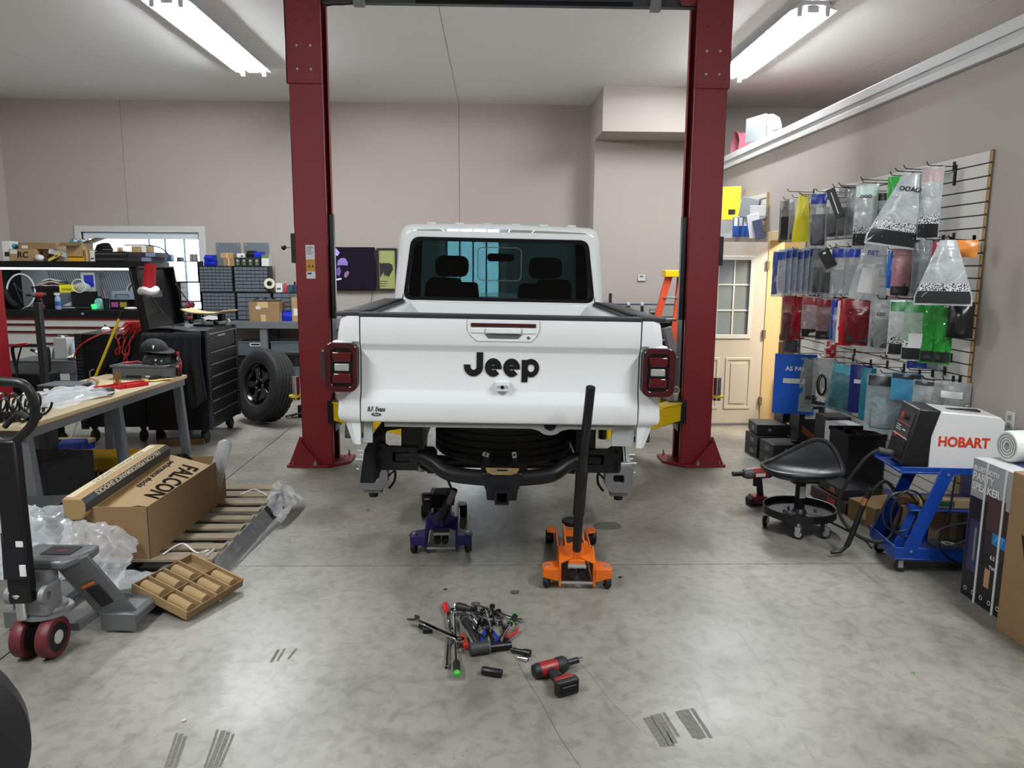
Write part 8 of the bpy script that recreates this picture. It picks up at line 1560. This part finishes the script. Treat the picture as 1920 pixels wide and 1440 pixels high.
MB().ring([(-w/2,0),(w/2,0),(w/2,h),(-w/2,h)], [(-w/2+.03,.03),(w/2-.03,.03),(w/2-.03,h-.03),(-w/2+.03,h-.03)], -.02, .02, 'xz').build('frame', M_blk, po); MB().box((-w/2+.03,-.006,.03),(w/2-.03,.018,h-.03)).build('print', mat('poster_lime', '#9aa060', .5), po)
for i in range(7): a = i*.9; MB().prism([(-w*.36+.02*i,h*.30+.03*(i%3)),(-w*.30+.03*i,h*.35+.05*(i%4)),(-w*.25+.025*i,h*.62-.03*(i%2)),(-w*.38+.02*i,h*.66)], -.0075-.0002*i, -.006, 'xz').build('black_shape', M_ink, po)
for k in range(3): MB().box((-w*.38,-.007,h*.10+.035*k),(-w*.1+.02*k,-.006,h*.115+.035*k)).build('print_line', M_ink, po)
th = thing('thermostat', 'small white thermostat on the wall right of the truck', 'thermostat', (atY(1203,521,10.9).x,10.918,atY(1203,521,10.9).z-.045)); MB().box((-.055,-.025,0),(.055,0,.09)).build('case', M_trimw, th, bevel=.004); MB().box((-.03,-.0265,.055),(.02,-.025,.075)).build('display', mat('lcd', '#4b5750', .3), th); MB().box((.028,-.0265,.056),(.04,-.025,.066)).build('button', M_gpl, th)
# bench on the right part of the rear wall with pipe and gauges
rb2 = thing('side_bench', 'dark bench with tools below the thermostat', 'workbench', (2.05,10.45,0)); MB().box((-.55,0,1.0),(.62,.45,1.05)).build('top', mat('bench_dark', '#3b3c3c', .6), rb2, bevel=.004); MB().box((-.5,.05,.1),(.55,.42,1.0)).build('cabinet', M_drk, rb2); MB().box((-.55,.40,1.05),(.62,.42,1.19)).build('backboard', mat('rail_grey', '#9a9892', .6), rb2)
pi = thing('air_pipe', 'blue air pipe with gauges running along the bench backboard', 'pipe', (2.05,10.86,1.2)); MB().cyl((-.45,0,.02),(.6,0,.02), .012, n=10).build('pipe', mat('pipe_blue', '#1a2354', .4), pi, smooth=1)
for x in (-.08,.12): MB().lathe([(.0,.010),(.022,.009),(.024,-.015)], 18, (x,-.02,.03), (0,-1,0)).build('gauge', M_paper, pi, smooth=35); MB().box((x-.02,-.03,-.09),(x+.02,.01,.0)).build('regulator', M_blk, pi, bevel=.004)
for x in (-.35,.45): MB().box((x-.012,-.005,-.02),(x+.012,.05,.03)).build('bracket', M_zinc, pi)
sg = thing('black_sign', 'black sign with white script leaning on the dark bench', 'sign', (1.78,10.72,1.05), R(0)); MB().box((-.20,-.008,0),(.16,.008,.15)).build('board', M_blk, sg); text('script', 'er', .10, M_inkw, sg, frame((-.01,-.009,.08),(1,0,0),(0,0,1)), ext=.0008, bold=.001, shear=.4)
po2 = thing('upright_bar', 'short black upright bar standing on the dark bench', 'bar', (atY(1144,570,10.8).x,10.8,1.05)); MB().box((-.02,-.02,0),(.02,.02,.33)).build('bar', M_blk, po2, bevel=.003); MB().box((-.05,-.05,0),(.05,.05,.02)).build('foot', M_blk, po2)
vs = thing('bench_vise', 'grey bench vise on the dark bench near the ladder', 'vise', (2.28,10.6,1.05)); MB().box((-.07,-.06,0),(.07,.06,.05)).build('base', M_castal, vs, bevel=.008); MB().box((-.05,-.10,.05),(.05,.06,.12)).build('body', M_castal, vs, bevel=.01); MB().box((-.07,-.15,.07),(.07,-.12,.14)).build('jaw', M_castal, vs, bevel=.004); MB().cyl((-.09,-.17,.09),(.09,-.17,.09), .007, n=8).build('handle', M_chr, vs, smooth=1)
# step ladder
M_lad = mat('ladder_orange', '#c9431a', .5); M_alu = mat('aluminium', '#9a9c9c', .35, .8)
LT = Vector((2.33,9.75,1.72)); la = thing('step_ladder', 'orange fibreglass step ladder with yellow top', 'ladder', (2.2,9.75,0))
FL, FR = Vector((1.83,9.45,0)), Vector((2.20,9.42,0)); TL, TRr = LT+Vector((-.06,-.05,-.08)), LT+Vector((.12,-.05,-.08))
for f, tp_ in ((FL,TL),(FR,TRr)): MB().bar(f, tp_, .085, .05, up=(0,1,0)).build('front_rail', M_lad, la, world=True, bevel=.004)
for k in range(1,6):
    u = k/6; MB().bar(FL.lerp(TL,u), FR.lerp(TRr,u), .08, .02).build('step', M_alu, la, world=True, bevel=.003)
MB().box((LT.x-.12,LT.y-.13,LT.z-.09),(LT.x+.17,LT.y+.10,LT.z+.0)).build('top_cap', M_yel, la, world=True, bevel=.008)
for f in (Vector((1.95,10.15,0)), Vector((2.42,10.15,0))):
    MB().bar(f, Vector((LT.x+(.0 if f.x<2.2 else .1),LT.y+.06,LT.z-.08)), .04, .03, up=(0,1,0)).build('rear_rail', M_lad if f.x>2.2 else M_lad, la, world=True)
for k in (1,2,3): MB().bar(Vector((1.95,10.15,0)).lerp(LT,k/5.), Vector((2.42,10.15,0)).lerp(LT,k/5.), .03, .02).build('spreader', M_alu, la, world=True)
al = thing('aluminium_ramp', 'narrow aluminium ramp leaning beside the ladder', 'ramp', (2.30,9.3,0)); MB().bar((2.48,9.32,0),(2.20,9.42,1.0), .03, .12, up=(1,0,.2)).build('channel', M_alu, al, world=True, bevel=.003); MB().bar((2.45,9.28,0),(2.17,9.38,1.0), .012, .02, up=(1,0,.2)).build('edge', M_alu, al, world=True)
bt2 = thing('blue_cap_box', 'dark blue box top behind the bed rail near the ladder', 'box', (1.80,9.1,0)); MB().box((-.2,-.12,0),(.25,.15,1.02)).build('box', mat('navy_box', '#1b2748', .5), bt2, bevel=.006); MB().box((-.21,-.13,.98),(.26,.16,1.0)).build('lid_edge', mat('navy_box', '#1b2748', .5), bt2)
bb2 = simple_box('small_carton', 'small tan carton glimpsed between the lift column and truck bed', 'box', (-2.06,10.95,.955), (.22,.2,.12), M_cardl, 0); MB().box((-.1,-.102,.03),(.0,-.1,.07)).build('label', M_ink, bb2)
# tyre at the lower left corner
ft = thing('foreground_tire', 'black tyre standing at the lower left corner', 'wheel', (-1.70,1.98,0), R(0)); tt = MB().lathe([(.20,-.08),(.235,-.105),(.29,-.10),(.318,-.075),(.325,0),(.318,.075),(.29,.10),(.235,.105),(.20,.08)], 56, close=True).build('tire', mat('tyre_side', '#1b1c1e', .5), ft, smooth=40); ax = Vector((.62,-.78,.05)).normalized(); q = Vector((0,0,1)).rotation_difference(ax); tt.rotation_euler = q.to_euler(); tt.location = (0,0,.328)
MB().lathe([(.0,.06),(.12,.05),(.19,.07),(.205,.06),(.205,-.06),(.0,-.05)], 32).build('rim', mat('rim_charcoal', '#2b2c30', .35), tt, smooth=35)
# outlet, wall scuffs hardware on the right wall
ol = thing('wall_outlet', 'white outlet plate on the right wall above the wrap roll', 'outlet', (XR-.001,atX(1895,790,XR).y,atX(1895,790,XR).z)); MB().box((-.008,-.035,-.055),(0,.035,.055)).build('plate', M_trimw, ol, bevel=.002)
for z in (-.022,.022): MB().box((-.010,-.014,z-.014),(-.008,.014,z+.014)).build('socket', mat('socket_grey', '#8f8f8c', .5), ol)
